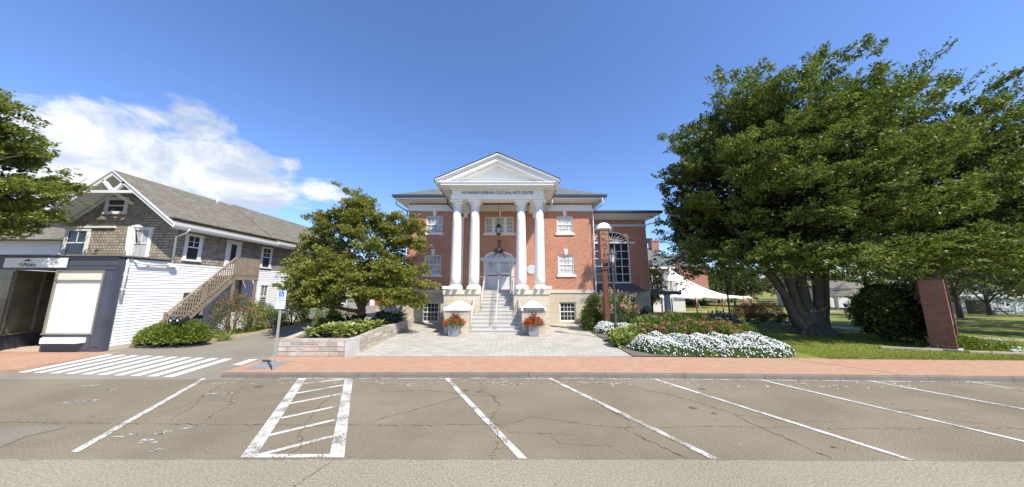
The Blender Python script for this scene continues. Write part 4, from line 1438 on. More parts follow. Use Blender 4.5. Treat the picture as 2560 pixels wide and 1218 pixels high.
# pedestals of the portico
for x0, x1 in ((-4.18, -1.96), (0.10, 2.30)):
    m = MB()
    m.box(x0, x1, 18.32, BY - 0.12, 0, 2.15)
    o = part('pedestal', m, M['stone'], bd)
    m = MB()
    m.box(x0 - 0.05, x1 + 0.03, 18.25, BY - 0.12, 2.151, 2.415)
    part('pedestal_cap', m, M['stone_plain'], o)
for x0, x1 in ((-3.76, -2.40), (0.55, 1.86)):
    m = MB()
    m.box(x0, x1, 16.82, 18.25, 0, 1.28)
    o = part('stair_pier', m, M['stone'], bd)
    m = MB()
    m.box(x0 - 0.05, x1 + 0.05, 16.75, 18.249, 1.281, 1.45)
    xc = (x0 + x1) / 2
    q = [(x0 + 0.02, 16.82, 1.45), (x1 - 0.02, 16.82, 1.45), (x1 - 0.02, 18.249, 1.45), (x0 + 0.02, 18.249, 1.45), (xc - 0.12, 17.5, 1.80), (xc + 0.12, 17.5, 1.80), (xc + 0.12, 17.7, 1.80), (xc - 0.12, 17.7, 1.80)]
    m.add(q, [(0, 1, 5, 4), (1, 2, 6, 5), (2, 3, 7, 6), (3, 0, 4, 7), (4, 5, 6, 7)])
    part('cap', m, M['cap'], o)
# steps
m = MB()
for i in range(5):
    m.box(-2.395, 0.545, 17.0 + 0.26 * i, 18.3 + 0.001 * i, 0.2 * i + (0.0 if i == 0 else 0.001), 0.2 * (i + 1))
    m.box(-2.394, 0.544, 17.0 + 0.26 * i - 0.025, 17.0 + 0.26 * i - 0.001, 0.2 * (i + 1) - 0.05, 0.2 * (i + 1))
for i in range(7):
    z = 1.0 + (2.41 - 1.0) / 7 * (i + 1)
    zb = z - (2.41 - 1.0) / 7
    y0 = 18.32 + 0.28 * i
    m.box(-1.955, 0.095, y0, BY - 0.13 + 0.001 * i, zb + 0.001, z)
    m.box(-1.954, 0.094, y0 - 0.025, y0 - 0.001, z - 0.05, z)
part('steps', m, M['granite'], bd)

# annex to the right, with the great arched window
AX0, AX1, AY = 6.15, 11.05, 24.0
wx0, wx1, wz0, wzs, wza = 6.72, 9.66, 2.94, 6.30, 7.18
m = MB()
holed(m, AX0, 10.2, 2.3, 8.2, AY, [(wx0, wx1, wz0, 7.2)], 0.18)
N = 24
xc, aw, ah = (wx0 + wx1) / 2, (wx1 - wx0) / 2, wza - wzs
arc = [(xc - aw * math.cos(math.pi * i / N), wzs + ah * math.sin(math.pi * i / N)) for i in range(N + 1)]
for (xa, za), (xb, zb) in zip(arc[:-1], arc[1:]):
    m.quad((xa, AY, za), (xb, AY, zb), (xb, AY, 7.2), (xa, AY, 7.2))
    m.quad((xa, AY, za), (xa, AY + 0.18, za), (xb, AY + 0.18, zb), (xb, AY, zb))
m.quad((10.2, AY - 0.12, 2.3), (AX1, AY - 0.12, 2.3), (AX1, AY - 0.12, 8.2), (10.2, AY - 0.12, 8.2))
m.quad((10.2, AY, 2.3), (10.2, AY - 0.12, 2.3), (10.2, AY - 0.12, 8.2), (10.2, AY, 8.2))
m.quad((AX1, AY - 0.12, 2.3), (AX1, 38, 2.3), (AX1, 38, 8.2), (AX1, AY - 0.12, 8.2))
part('annex_wall', m, M['brick'], bd)
m = MB()
holed(m, AX0, AX1, 0, 2.3, AY - 0.14, [(6.7, 9.9, 0.25, 2.0)], 0.2)
m.quad((AX1, AY - 0.14, 0), (AX1, 38, 0), (AX1, 38, 2.3), (AX1, AY - 0.14, 2.3))
part('annex_base', m, M['stone'], bd)
m = MB()
m.box(6.7, 9.9, AY - 0.06, AY - 0.02, 0.25, 0.33)
m.box(6.7, 9.9, AY - 0.06, AY - 0.02, 1.92, 2.0)
for k in range(8):
    xx = 6.7 + 3.2 * k / 7
    m.box(xx - 0.03, xx + 0.03, AY - 0.055, AY - 0.02, 0.33, 1.92)
for z in (0.86, 1.4):
    m.box(6.7, 9.9, AY - 0.05, AY - 0.025, z - 0.015, z + 0.015)
o = part('window', m, M['white'], bd)
part('pane', MB().quad((6.7, AY - 0.02, 0.25), (9.9, AY - 0.02, 0.25), (9.9, AY - 0.02, 2.0), (6.7, AY - 0.02, 2.0)), M['glass'], o)
# arched window tracery
m = MB()
yw = AY + 0.06
for a, b in ((wx0, wx0 + 0.09), (wx1 - 0.09, wx1)):
    m.box(a, b, yw, yw + 0.1, wz0, wzs)
m.box(wx0 + 0.09, wx1 - 0.09, yw, yw + 0.1, wz0, wz0 + 0.1)
m.box(wx0, wx1, yw - 0.08, yw + 0.1, wzs - 0.13, wzs + 0.02)
cols_ = 5
for k in range(1, cols_):
    xx = wx0 + 0.09 + (wx1 - wx0 - 0.18) * k / cols_
    m.box(xx - 0.025, xx + 0.025, yw + 0.02, yw + 0.09, wz0 + 0.1, wzs - 0.13)
for k in range(1, 5):
    zz = wz0 + 0.1 + (wzs - 0.13 - wz0 - 0.1) * k / 5
    m.box(wx0 + 0.09, wx1 - 0.09, yw + 0.025, yw + 0.085, zz - 0.025, zz + 0.025)
inn = [(xc - (aw - 0.09) * math.cos(math.pi * i / N), wzs + (ah - 0.09) * math.sin(math.pi * i / N)) for i in range(N + 1)]
for q in range(N):
    m.prism([arc[q], arc[q + 1], inn[q + 1], inn[q]], 'y', yw, yw + 0.1)
for k in range(1, 11):
    t = math.pi * k / 11
    m.bar((xc + 0.22 * math.cos(t), yw + 0.05, wzs + 0.18 * math.sin(t)), (xc + (aw - 0.06) * math.cos(t), yw + 0.05, wzs + (ah - 0.06) * math.sin(t)), 0.035, 0.03, (0, 1, 0))
sm_ = [(xc + 0.24 * math.cos(math.pi * i / 12), yw + 0.05, wzs + 0.20 * math.sin(math.pi * i / 12)) for i in range(13)]
for a, b in zip(sm_[:-1], sm_[1:]):
    m.bar(a, b, 0.04, 0.04, (0, 1, 0))
aw_ = part('arched_window', m, M['white'], bd)
g = MB()
g.add([(wx0, yw + 0.09, wz0), (wx1, yw + 0.09, wz0)] + [(x, yw + 0.09, z) for x, z in reversed(arc)], [tuple(range(N + 3))])
part('pane', g, M['glass'], aw_)
k = MB()
k.prism([(xc - 0.1, wza + 0.003), (xc + 0.1, wza + 0.003), (xc + 0.15, 7.54), (xc - 0.15, 7.54)], 'y', AY - 0.07, AY + 0.02)
part('keystone', k, M['white'], aw_)
k = MB()
k.box(wx1 + 0.01, 10.1, AY - 0.05, AY, 6.17, 6.32)
part('impost', k, M['white'], aw_)
m = MB()
m.box(AX0 + 0.01, AX1 + 0.05, AY - 0.18, 38, 7.55, 7.76)
part('annex_frieze', m, M['trimgrey'], bd)
m = MB()
m.quad((AX0 + 0.1, AY - 0.13, 8.12), (AX1, AY - 0.13, 8.12), (12.05, 23.1, 8.52), (AX0 + 0.1, 23.1, 8.52))
m.quad((AX1, AY - 0.13, 8.12), (AX1, 38, 8.12), (12.05, 38, 8.52), (12.05, 23.1, 8.52))
part('annex_soffit', m, M['white'], bd)
m = MB()
gut_prof(m, (AX0 + 0.1, 23.12, 8.50), (12.1, 23.12, 8.50), (0, -1, 0))
gut_prof(m, (12.05, 23.05, 8.50), (12.05, 38, 8.50), (1, 0, 0))
part('gutter', m, M['gutter'], bd)
m = MB()
m.quad((AX0 + 0.05, 23.05, 8.71), (12.12, 23.05, 8.71), (9.6, 25.5, 9.35), (AX0 + 0.05, 25.5, 9.35))
m.quad((12.12, 23.05, 8.71), (12.12, 38, 8.71), (9.6, 38, 9.35), (9.6, 25.5, 9.35))
m.quad((AX0 + 0.05, 25.5, 9.35), (9.6, 25.5, 9.35), (9.6, 38, 9.35), (AX0 + 0.05, 38, 9.35))
part('roof', m, M['slate'], bd)
part('downpipe', MB().tube([(11.9, 23.2, 8.5), (11.9, 23.25, 7.95), (11.75, 23.4, 7.85), (11.12, 23.75, 7.72)], 0.045, 8), M['trimgrey'], bd)
# standing seam awning under the arched window
m = MB()
m.add([(6.45, 24.0, 2.86), (9.8, 24.0, 2.86), (10.45, 23.1, 2.34), (6.45, 23.1, 2.34), (6.45, 23.1, 2.26), (10.45, 23.1, 2.26), (9.8, 23.95, 2.26), (6.45, 23.95, 2.26), (10.45, 23.9, 2.34)],
      [(0, 3, 2, 1), (3, 4, 5, 2), (4, 7, 6, 5), (1, 2, 8)])
for k in range(12):
    xx = 6.5 + 3.25 * k / 11
    m.bar((xx, 23.99, 2.875), (xx + 0.25, 23.11, 2.36), 0.03, 0.04)
part('awning', m, M['copper'], bd)
# side porch pilaster and entablature scrap, balcony
m = MB()
m.box(11.08, 11.42, 24.6, 24.94, 2.3, 6.3)
m.box(11.06, 11.62, 24.5, 25.2, 6.301, 6.55)
m.box(11.06, 11.82, 24.4, 25.2, 6.551, 6.68)
m.box(11.06, 11.50, 24.55, 25.0, 2.301, 2.55)
part('side_pilaster', m, M['white'], bd)
m = MB()
m.box(11.06, 13.75, 24.2, 26.5, 2.02, 2.30)
bal = part('balcony', m, M['copper'], bd)
m = MB()
def rail(m, x0, y0, x1, y1):
    n_ = int(max(abs(x1 - x0), abs(y1 - y0)) / 0.12)
    m.bar((x0, y0, 3.12), (x1, y1, 3.12), 0.05, 0.035)
    m.bar((x0, y0, 2.40), (x1, y1, 2.40), 0.03, 0.025)
    for i in range(n_ + 1):
        t = i / n_
        xx, yy = x0 + (x1 - x0) * t, y0 + (y1 - y0) * t
        m.bar((xx, yy, 2.305), (xx, yy, 3.11), 0.035 if i % 6 == 0 else 0.016)
rail(m, 11.45, 24.3, 13.45, 24.3)
rail(m, 13.45, 24.3, 13.45, 26.4)
part('railing', m, M['black'], bal)
part('balcony_column', MB().lathe([(0.30, 0), (0.30, 0.1), (0.26, 0.14), (0.25, 1.0), (0.22, 1.9), (0.28, 1.95), (0.28, 2.02)], 12.75, 24.6, 24), M['trimgrey'], bd)

# handrails
def handrail(pts, posts, mat=M['steel'], r=0.021):
    m = MB()
    m.tube(pts, r, 8)
    for a, b in posts:
        m.tube([a, b], r * 0.9, 8)
    return m
def stair_z(y):
    if y < 18.3:
        return 0.2 * (math.floor((y - 17.0) / 0.26) + 1) if y >= 17 else 0
    return min(2.41, 1.0 + (1.41 / 7) * (math.floor((y - 18.32) / 0.28) + 1))
def line_z(y):
    return 0.2 + (y - 17.0) * 0.76 if y < 18.3 else 1.2 + (y - 18.3) * 0.66
def mk_rail(label, x, ya, yb_, top_ext=None):
    t = thing('handrail', label, 'handrail', (x, ya, stair_z(ya)), group='steel handrails on the entrance steps')
    pts = [(x, ya - 0.16, line_z(ya) + 0.70), (x, ya - 0.04, line_z(ya) + 0.80)] + [(x, y, line_z(y) + 0.84) for y in np.linspace(ya + 0.1, yb_, 6)]
    if top_ext:
        pts += top_ext
    part('rail', MB().tube(pts, 0.027, 8), M['steel'], t)
    low = [(x, y, line_z(y) + 0.52) for y in np.linspace(ya, yb_, 6)]
    part('lower_rail', MB().tube(low, 0.018, 8), M['steel'], t)
    ys_ = np.linspace(ya, yb_, 4 if yb_ - ya > 2 else 2)
    for y in ys_:
        part('post', MB().tube([(x, y, stair_z(y)), (x, y, line_z(y) + 0.83)], 0.023, 8), M['steel'], t)
    return t
mk_rail('long steel handrail up the middle of the entrance steps', CX + 0.02, 17.1, 19.95, [(CX + 0.02, 20.3, 3.27)])
mk_rail('short steel handrail beside the plain stair pier without a sign', -2.30, 17.1, 18.2)
mk_rail('short steel handrail beside the stair pier with the black sign', 0.46, 17.1, 18.2)
mk_rail('steel handrail climbing the upper steps beside the left stone pedestal', -1.88, 18.5, 20.0, [(-1.88, 20.5, 3.3), (-1.95, 20.62, 3.3), (-2.9, 20.62, 3.3)])
mk_rail('steel handrail climbing the upper steps beside the right stone pedestal', 0.02, 18.5, 20.0, [(0.02, 20.5, 3.3), (0.1, 20.62, 3.3), (1.0, 20.62, 3.3)])

# floodlights at the column bases
def floodlight(x, y, label):
    t = thing('floodlight', label, 'floodlight', (x, y, 2.415), group='white floodlights at the feet of the columns')
    m = MB()
    m.box(-0.09, 0.09, -0.16, 0.02, 0.08, 0.22)
    m.prism([(-0.16, 0.08), (-0.30, 0.04), (-0.30, 0.24), (-0.16, 0.22)], 'x', -0.1, 0.1)
    part('lamp_head', m, M['white'], t, local=True)
    part('bracket', MB().box(-0.03, 0.03, -0.05, 0.03, 0.0, 0.08), M['white'], t, local=True)
nm = ['outer left', 'inner left', 'inner right', 'outer right']
for i, cxk in enumerate((-2.68, -1.5, 1.5, 2.68)):
    for s in (-1, 1):
        floodlight(CX + cxk + s * 0.2, 18.36, 'white floodlight on the %s side of the %s column foot' % ('left' if s < 0 else 'right', nm[i]))
for s in (-1, 1):
    t = thing('floodlight', 'white floodlight aimed sideways at the %s end of the portico ledge' % ('left' if s < 0 else 'right'), 'floodlight', (CX + s * 3.2, 18.5, 2.415), group='white floodlights at the feet of the columns')
    m = MB()
    m.box(-0.2, 0.2, -0.1, 0.06, 0.06, 0.24)
    part('lamp_head', m, M['white'], t, local=True)
    part('bracket', MB().box(-0.03, 0.03, -0.04, 0.03, 0.0, 0.06), M['white'], t, local=True)

# hanging lantern in the portico
t = thing('hanging_lantern', 'black glazed lantern hanging on a long rod inside the portico', 'lantern', (-0.94, 20.3, 6.45))
part('rod', MB().tube([(-0.94, 20.3, 7.02), (-0.94, 20.3, 9.06)], 0.013, 6), M['black'], t)
m = MB()
m.lathe([(0.02, 7.02), (0.08, 6.99), (0.15, 6.9), (0.185, 6.78), (0.185, 6.75)], -0.94, 20.3, 16)
m.lathe([(0.17, 6.30), (0.18, 6.28), (0.12, 6.2), (0.02, 6.17)], -0.94, 20.3, 16)
for k in range(6):
    a = 2 * math.pi * k / 6
    m.tube([(-0.94 + 0.165 * math.cos(a), 20.3 + 0.165 * math.sin(a), 6.29), (-0.94 + 0.175 * math.cos(a), 20.3 + 0.175 * math.sin(a), 6.77)], 0.016, 6)
part('frame', m, M['black'], t)
part('lamp_glass', MB().lathe([(0.10, 6.32), (0.12, 6.74)], -0.94, 20.3, 16), M['lamp_glass'], t)
# door ornament: a bust with crossed stems
t = thing('door_ornament', 'dark bronze bust with crossed leafy stems mounted over the entrance doors', 'ornament', (-0.97, BY, 5.2))
m = MB()
m.sphere((-0.97, BY - 0.15, 5.98), (0.12, 0.12, 0.15))
m.sphere((-0.97, BY - 0.12, 6.03), (0.145, 0.12, 0.14))
m.tube([(-0.97, BY - 0.12, 5.88), (-0.97, BY - 0.1, 5.72), (-0.97, BY - 0.09, 5.5)], [0.07, 0.05, 0.035], 8)
part('bust', m, M['bronze'], t)
part('plinth', MB().box(-1.05, -0.89, BY - 0.18, BY - 0.02, 5.30, 5.5), M['trimgrey'], t)
m = MB()
for s in (-1, 1):
    m.tube([(-0.97 - s * 0.05, BY - 0.12, 5.55), (-0.97 + s * 0.15, BY - 0.14, 5.3), (-0.97 + s * 0.5, BY - 0.16, 4.75)], [0.02, 0.025, 0.02], 6)
part('stem', m, M['bronze'], t)
pp = np.stack([-0.97 + rng.normal(0, 0.2, 220), BY - 0.15 + rng.normal(0, 0.03, 220), 5.28 + rng.normal(0, 0.09, 220)], 1)
mesh_np('foliage', leaves(rng, pp, rng.normal(0, 1, pp.shape), np.full(220, 0.1), 0.4)[0], 4, M['lf_dark'], t)
# wall plaque
t = thing('wall_plaque', 'round grey plaque on the brick wall between the two right columns', 'plaque', (1.45, BY, 3.9))
part('disc', MB().lathe([(0.36, 0), (0.36, 0.03), (0.30, 0.04)], 0, 0, 28), M['trimgrey'], t, local=True).rotation_euler = (R(90), 0, 0)
# direction sign on the right pier
t = thing('direction_sign', 'small black and white sign on the right stair pier cap', 'sign', (1.22, 16.745, 1.36))
part('panel', MB().box(0.66, 1.80, 16.725, 16.747, 1.30, 1.435), M['ink'], t)
text_mesh('lettering', 'BOX OFFICE & MUSEUM', 0.085, M['signwhite'], t, (1.165, 16.721, 1.337), width=0.83, ext=0.002)
m = MB()
m.bar((1.62, 16.721, 1.368), (1.72, 16.721, 1.368), 0.015, 0.004, (0, 1, 0))
m.prism([(1.70, 1.335), (1.76, 1.368), (1.70, 1.40)], 'y', 16.719, 16.723)
part('arrow', m, M['signwhite'], t)

# planters with red flowers
def planter(x, y, z0, label, label2, side):
    t = thing('planter_box', label, 'planter', (x, y, 0.003), group='square grey planters beside the steps')
    m = MB()
    m.prism([(-0.25, -0.25), (0.25, -0.25), (0.25, 0.25), (-0.25, 0.25)], 'z', 0.03, 0.06)
    a, b = 0.25, 0.29
    m.add([(-a, -a, 0.06), (a, -a, 0.06), (a, a, 0.06), (-a, a, 0.06), (-b, -b, 0.5), (b, -b, 0.5), (b, b, 0.5), (-b, b, 0.5)],
          [(0, 1, 5, 4), (1, 2, 6, 5), (2, 3, 7, 6), (3, 0, 4, 7), (4, 5, 6, 7)])
    m.box(-0.305, 0.305, -0.305, 0.305, 0.501, 0.55)
    part('box', m, M['planter'], t, local=True)
    for sx_ in (-1, 1):
        for sy_ in (-1, 1):
            part('foot', MB().box(sx_ * 0.2 - 0.03, sx_ * 0.2 + 0.03, sy_ * 0.2 - 0.03, sy_ * 0.2 + 0.03, 0, 0.03), M['black'], t, local=True)
    p = thing('flowering_plant', label2, 'flowers', (x, y, 0.55), group='red flowers in the grey planters')
    rg = np.random.default_rng(int(100 + x * 10))
    mesh_np('foliage', blob_leaves(rg, (0, 0, 0.08), (0.52, 0.45, 0.30), 900, 0.09, -0.5, 0.3), 4, M['lf_bed'], p, local=True)
    d = sph_dirs(rg, 62, -0.35)
    q = d * np.array([0.56, 0.48, 0.34]) * rg.uniform(0.85, 1.05, (62, 1)) + np.array([0, 0, 0.10])
    mesh_np('flowers', flower_heads(rg, q, d, 0.055, 16, 0.05), 4, M['fl_red'], p, local=True)
    n_ = 46
    dd = unit(np.stack([rg.normal(0, 0.42, n_), rg.normal(0, 0.42, n_), np.ones(n_)], 1))
    base = np.tile([[0, 0, 0.2]], (n_, 1))
    mesh_np('spike_leaves', leaves(rg, base, dd, rg.uniform(0.45, 0.72, n_), 0.05, 0.0, 0.04)[0], 4, M['spike'], p, local=True)
planter(-3.11, 16.35, 0, 'square grey planter of red flowers before the pier without a sign', 'red geraniums with purple spikes before the pier without a sign', -1)
planter(1.16, 16.35, 0, 'square grey planter of red flowers below the black and white sign', 'red geraniums with purple spikes below the black and white sign', 1)

# ------------------------------------------------------------------ shingled house with shop front on the left
hs = thing('shop_house', 'grey shingled house with white clapboard side and navy shop front', 'building', (-19.2, 14.3, 0))
SX = -16.5
def side_win(parent, y0, y1, z0, z1, glass, rows=2, cols=2, trim=0.12, x=SX, name='window'):
    m = MB()
    m.box(x, x + 0.05, y0, y0 + trim, z0, z1)
    m.box(x, x + 0.05, y1 - trim, y1, z0, z1)
    m.box(x, x + 0.06, y0 - 0.03, y1 + 0.03, z1 - trim, z1 + 0.001)
    m.box(x, x + 0.08, y0 - 0.03, y1 + 0.03, z0 - 0.04, z0 + 0.05)
    zm = (z0 + z1) / 2
    a, b = y0 + trim, y1 - trim
    m.box(x + 0.005, x + 0.035, a, b, zm - 0.03, zm + 0.03)
    m.box(x + 0.005, x + 0.03, a, a + 0.04, z0 + 0.05, z1 - trim)
    m.box(x + 0.005, x + 0.03, b - 0.04, b, z0 + 0.05, z1 - trim)
    for k in range(1, cols):
        yy = a + (b - a) * k / cols
        m.box(x + 0.006, x + 0.026, yy - 0.012, yy + 0.012, zm, z1 - trim)
    zz = (zm + z1 - trim) / 2
    if rows > 1:
        m.box(x + 0.006, x + 0.026, a, b, zz - 0.012, zz + 0.012)
    o = part(name, m, M['white'], parent)
    g = MB()
    g.quad((x + 0.008, a, z0), (x + 0.008, b, z0), (x + 0.008, b, z1 - trim), (x + 0.008, a, z1 - trim))
    part('pane', g, glass, o)
    return o
def front_win(parent, x0, x1, z0, z1, y, glass, trim=0.14, cols=2):
    m = MB()
    m.box(x0, x0 + trim, y - 0.05, y, z0, z1)
    m.box(x1 - trim, x1, y - 0.05, y, z0, z1)
    m.box(x0 - 0.02, x1 + 0.02, y - 0.06, y, z1 - trim, z1 + 0.001)
    m.box(x0 - 0.02, x1 + 0.02, y - 0.07, y, z0 - 0.01, z0 + 0.12)
    zm = (z0 + z1) / 2
    m.box(x0 + trim, x1 - trim, y - 0.035, y - 0.005, zm - 0.03, zm + 0.03)
    for k in range(1, cols):
        xx = x0 + trim + (x1 - x0 - 2 * trim) * k / cols
        m.box(xx - 0.013, xx + 0.013, y - 0.026, y - 0.006, zm, z1 - trim)
    o = part('window', m, M['white'], parent)
    g = MB()
    g.quad((x0 + trim, y - 0.008, z0), (x1 - trim, y - 0.008, z0), (x1 - trim, y - 0.008, z1 - trim), (x0 + trim, y - 0.008, z1 - trim))
    part('pane', g, glass, o)
    return o
GX, GZ, SLP = -19.15, 8.02, 0.77
WL = -22.0
def roof_z(x):
    return GZ - abs(x - GX) * SLP
# shingled upper walls
m = MB()
m.prism([(WL, 3.6), (SX, 3.6), (SX, roof_z(SX) - 0.02), (GX, GZ - 0.05), (WL, roof_z(WL) - 0.02)], 'y', 14.3, 30.0)
part('shingle_wall', m, M['shingle'], hs)
# lapped clapboards on the lower side wall
m = MB()
m.box(-18.9, SX - 0.03, 12.5, 15.2, 0.0, 3.72)
m.box(-22, SX - 0.03, 15.2, 30, 0.0, 3.72)
nb, ex = 29, 0.124
for i in range(nb):
    z = 0.16 + i * ex
    m.add([(SX - 0.03, 12.33, z), (SX + 0.012, 12.33, z), (SX - 0.01, 12.33, z + ex + 0.01), (SX - 0.03, 12.33, z + ex + 0.01),
           (SX - 0.03, 30, z), (SX + 0.012, 30, z), (SX - 0.01, 30, z + ex + 0.01), (SX - 0.03, 30, z + ex + 0.01)],
          [(0, 1, 2, 3), (7, 6, 5, 4), (1, 5, 6, 2), (0, 4, 5, 1)])
part('clapboard_wall', m, M['clap'], hs)
m = MB()
m.box(SX - 0.05, SX + 0.02, 12.33, 30, 0.0, 0.155)
part('footing', m, M['concrete'], hs)
# roof
m = MB()
for s in (-1, 1):
    e = GX + s * 3.36
    for y0, y1, dz in ((13.42, 19.6, 0.0), (19.6, 30.4, 0.07)):
        ze, zr = roof_z(e) + 0.05 + dz, GZ + 0.05 + dz
        m.add([(e, y0, ze), (GX, y0, zr), (GX, y1, zr), (e, y1, ze), (e, y0, ze + 0.06), (GX, y0, zr + 0.07), (GX, y1, zr + 0.07), (e, y1, ze + 0.06)],
              [(4, 5, 6, 7), (0, 4, 7, 3), (0, 1, 5, 4), (3, 7, 6, 2)])
part('roof', m, M['asphalt_shingle'], hs)
m = MB()
for s in (-1, 1):
    e = GX + s * 3.34
    m.quad((e, 13.46, roof_z(e) + 0.04), (GX, 13.46, GZ + 0.04), (GX, 30, GZ + 0.04), (e, 30, roof_z(e) + 0.04))
    m.prism([(e, roof_z(e) + 0.05), (GX, GZ + 0.05), (GX, GZ - 0.14), (e, roof_z(e) - 0.12)], 'y', 13.45, 13.50)
    m.prism([(e + s * 0.02, roof_z(e) + 0.105), (GX, GZ + 0.115), (GX, GZ + 0.04), (e + s * 0.02, roof_z(e) + 0.04)], 'y', 13.40, 13.448)
    m.prism([(GX + s * 2.75, roof_z(GX + 2.75) - 0.03), (GX, GZ - 0.03), (GX, GZ - 0.17), (GX + s * 2.75, roof_z(GX + 2.75) - 0.17)], 'y', 14.25, 14.299)
m.quad((SX, 13.5, roof_z(SX) - 0.15), (-15.83, 13.5, roof_z(SX) - 0.15), (-15.83, 30, roof_z(SX) - 0.15), (SX, 30, roof_z(SX) - 0.15))
m.box(-15.84, -15.81, 13.46, 30, 5.28, roof_z(-15.82) + 0.1)
part('eaves', m, M['white'], hs)
m = MB()
yb0 = 13.5
m.bar((GX - 1.0, yb0, 7.06), (GX + 1.15, yb0, 7.06), 0.12, 0.13, (0, 0, 1))
m.bar((GX + 0.12, yb0, 7.08), (GX - 0.42, yb0, 7.62), 0.10, 0.12)
m.bar((GX + 0.12, yb0, 7.08), (GX + 0.66, yb0, 7.56), 0.10, 0.12)
m.bar((GX + 0.12, yb0, 7.06), (GX + 0.12, 14.3, 6.7), 0.10, 0.12)
part('gable_brace', m, M['white'], hs)
m = MB()
gut_prof(m, (-15.80, 13.42, 5.34), (-15.80, 19.6, 5.30), (1, 0, 0))
gut_prof(m, (-15.80, 19.6, 5.37), (-15.80, 30, 5.30), (1, 0, 0))
part('gutter', m, M['white'], hs)
part('downpipe', MB().tube([(-15.75, 14.1, 5.36), (-15.9, 14.15, 5.2), (SX + 0.07, 14.2, 5.0), (SX + 0.07, 14.22, 3.75)], 0.045, 8), M['white'], hs)
part('roof_vent', MB().tube([(-18.95, 18.3, 7.8), (-18.95, 18.3, 8.35)], 0.06, 8), M['white'], hs)
m = MB()
for y0 in (14.3,):
    m.box(SX - 0.05, SX + 0.03, 14.27, 14.40, 3.74, 5.3)
part('corner_board', m, M['shingle'], hs)
front_win(hs, -20.35, -19.25, 6.18, 7.03, 14.3, M['glass'], cols=1)
front_win(hs, -22.0, -20.8, 4.0, 5.45, 14.3, M['glass'])
front_win(hs, -18.72, -17.75, 3.9, 5.5, 14.3, M['glass_pale'])
m = MB()
m.box(-22.1, -19.6, 14.2, 14.3, 5.46, 5.54)
part('cornice_board', m, M['white'], hs)
side_win(hs, 14.66, 15.50, 3.92, 5.28, M['glass'])
side_win(hs, 19.25, 20.10, 3.86, 5.26, M['glass'])
side_win(hs, 22.2, 23.0, 3.86, 5.26, M['glass'])
side_win(hs, 19.42, 20.22, 1.18, 2.82, M['glass'], rows=1)
side_win(hs, 21.55, 22.35, 1.18, 2.82, M['glass'], rows=1)
side_win(hs, 25.3, 26.1, 1.18, 2.82, M['glass'], rows=1)
# upper side door
m = MB()
m.box(SX, SX + 0.05, 16.85, 16.98, 3.62, 5.3)
m.box(SX, SX + 0.05, 17.62, 17.75, 3.62, 5.3)
m.box(SX, SX + 0.06, 16.82, 17.78, 5.2, 5.301)
m.box(SX, SX + 0.03, 16.98, 17.12, 3.62, 5.2)
m.box(SX, SX + 0.03, 17.48, 17.62, 3.62, 5.2)
m.box(SX, SX + 0.03, 17.12, 17.48, 3.62, 3.95)
m.box(SX, SX + 0.03, 17.12, 17.48, 5.08, 5.2)
o = part('door', m, M['white'], hs)
part('pane', MB().quad((SX + 0.01, 17.12, 3.95), (SX + 0.01, 17.48, 3.95), (SX + 0.01, 17.48, 5.08), (SX + 0.01, 17.12, 5.08)), M['glass'], o)
part('handle', MB().sphere((SX + 0.06, 17.05, 4.5), 0.035), M['steel'], o)
# dark timber cellar doors under the stair
m = MB()
m.box(SX, SX + 0.03, 15.0, 16.1, 0.9, 2.3)
part('cellar_door', m, M['grey_metal'], hs)

# shop front
FY = 12.28
m = MB()
m.box(-30, SX - 0.04, FY + 0.3, 14.29, 3.3, 3.84)
m.box(-30, -16.36, FY - 0.12, 14.29, 3.842, 3.90)
part('flat_roof', m, M['asphalt_shingle'], hs)
m = MB()
m.box(-30, -16.44, FY - 0.02, FY + 0.3, 3.28, 3.84)
m.box(-30, -16.42, FY - 0.06, FY - 0.021, 3.72, 3.84)
m.box(-18.4, -16.44, FY - 0.04, FY - 0.021, 3.45, 3.49)
m.box(-30, -16.44, FY - 0.05, FY - 0.021, 3.28, 3.34)
part('fascia', m, M['navy'], hs)
m = MB()
m.box(-16.90, -16.42, FY - 0.02, FY + 0.2, 0, 3.279)
m.box(-16.82, -16.50, FY - 0.045, FY - 0.021, 0.2, 3.2)
m.box(-18.92, -16.9, FY, FY + 0.2, 0, 0.66)
m.box(-18.86, -16.95, FY - 0.02, FY - 0.001, 0.06, 0.6)
m.quad((-18.92, FY, 0), (-18.92, 15.2, 0), (-18.92, 15.2, 0.66), (-18.92, FY, 0.66))
part('shop_pier', m, M['navy'], hs)
m = MB()
for x0, x1, z0, z1 in ((-18.92, -18.84, 0.72, 3.27), (-16.97, -16.90, 0.72, 3.27), (-18.97, -16.88, 0.66, 0.72), (-18.84, -16.97, 2.78, 2.86), (-18.84, -16.97, 3.21, 3.27)):
    m.box(x0, x1, FY - 0.03, FY + 0.05, z0, z1)
o = part('display_window', m, M['alu'], hs)
part('pane', MB().quad((-18.84, FY + 0.02, 0.72), (-16.97, FY + 0.02, 0.72), (-16.97, FY + 0.02, 2.78), (-18.84, FY + 0.02, 2.78)), M['sheet'], o)
part('transom_pane', MB().quad((-18.84, FY + 0.02, 2.86), (-16.97, FY + 0.02, 2.86), (-16.97, FY + 0.02, 3.21), (-18.84, FY + 0.02, 3.21)), M['cream_sheet'], o)
m = MB()
m.add([(-18.85, FY - 0.02, 0.56), (-17.1, FY - 0.02, 0.56), (-17.1, FY - 0.28, 0.56), (-18.55, FY - 0.28, 0.56), (-18.85, FY - 0.02, 0.36), (-17.1, FY - 0.02, 0.36), (-17.1, FY - 0.28, 0.36), (-18.55, FY - 0.28, 0.36)],
      [(0, 3, 2, 1), (4, 5, 6, 7), (3, 7, 6, 2), (2, 6, 5, 1), (0, 4, 7, 3)])
part('window_ledge', m, M['sheet'], hs)
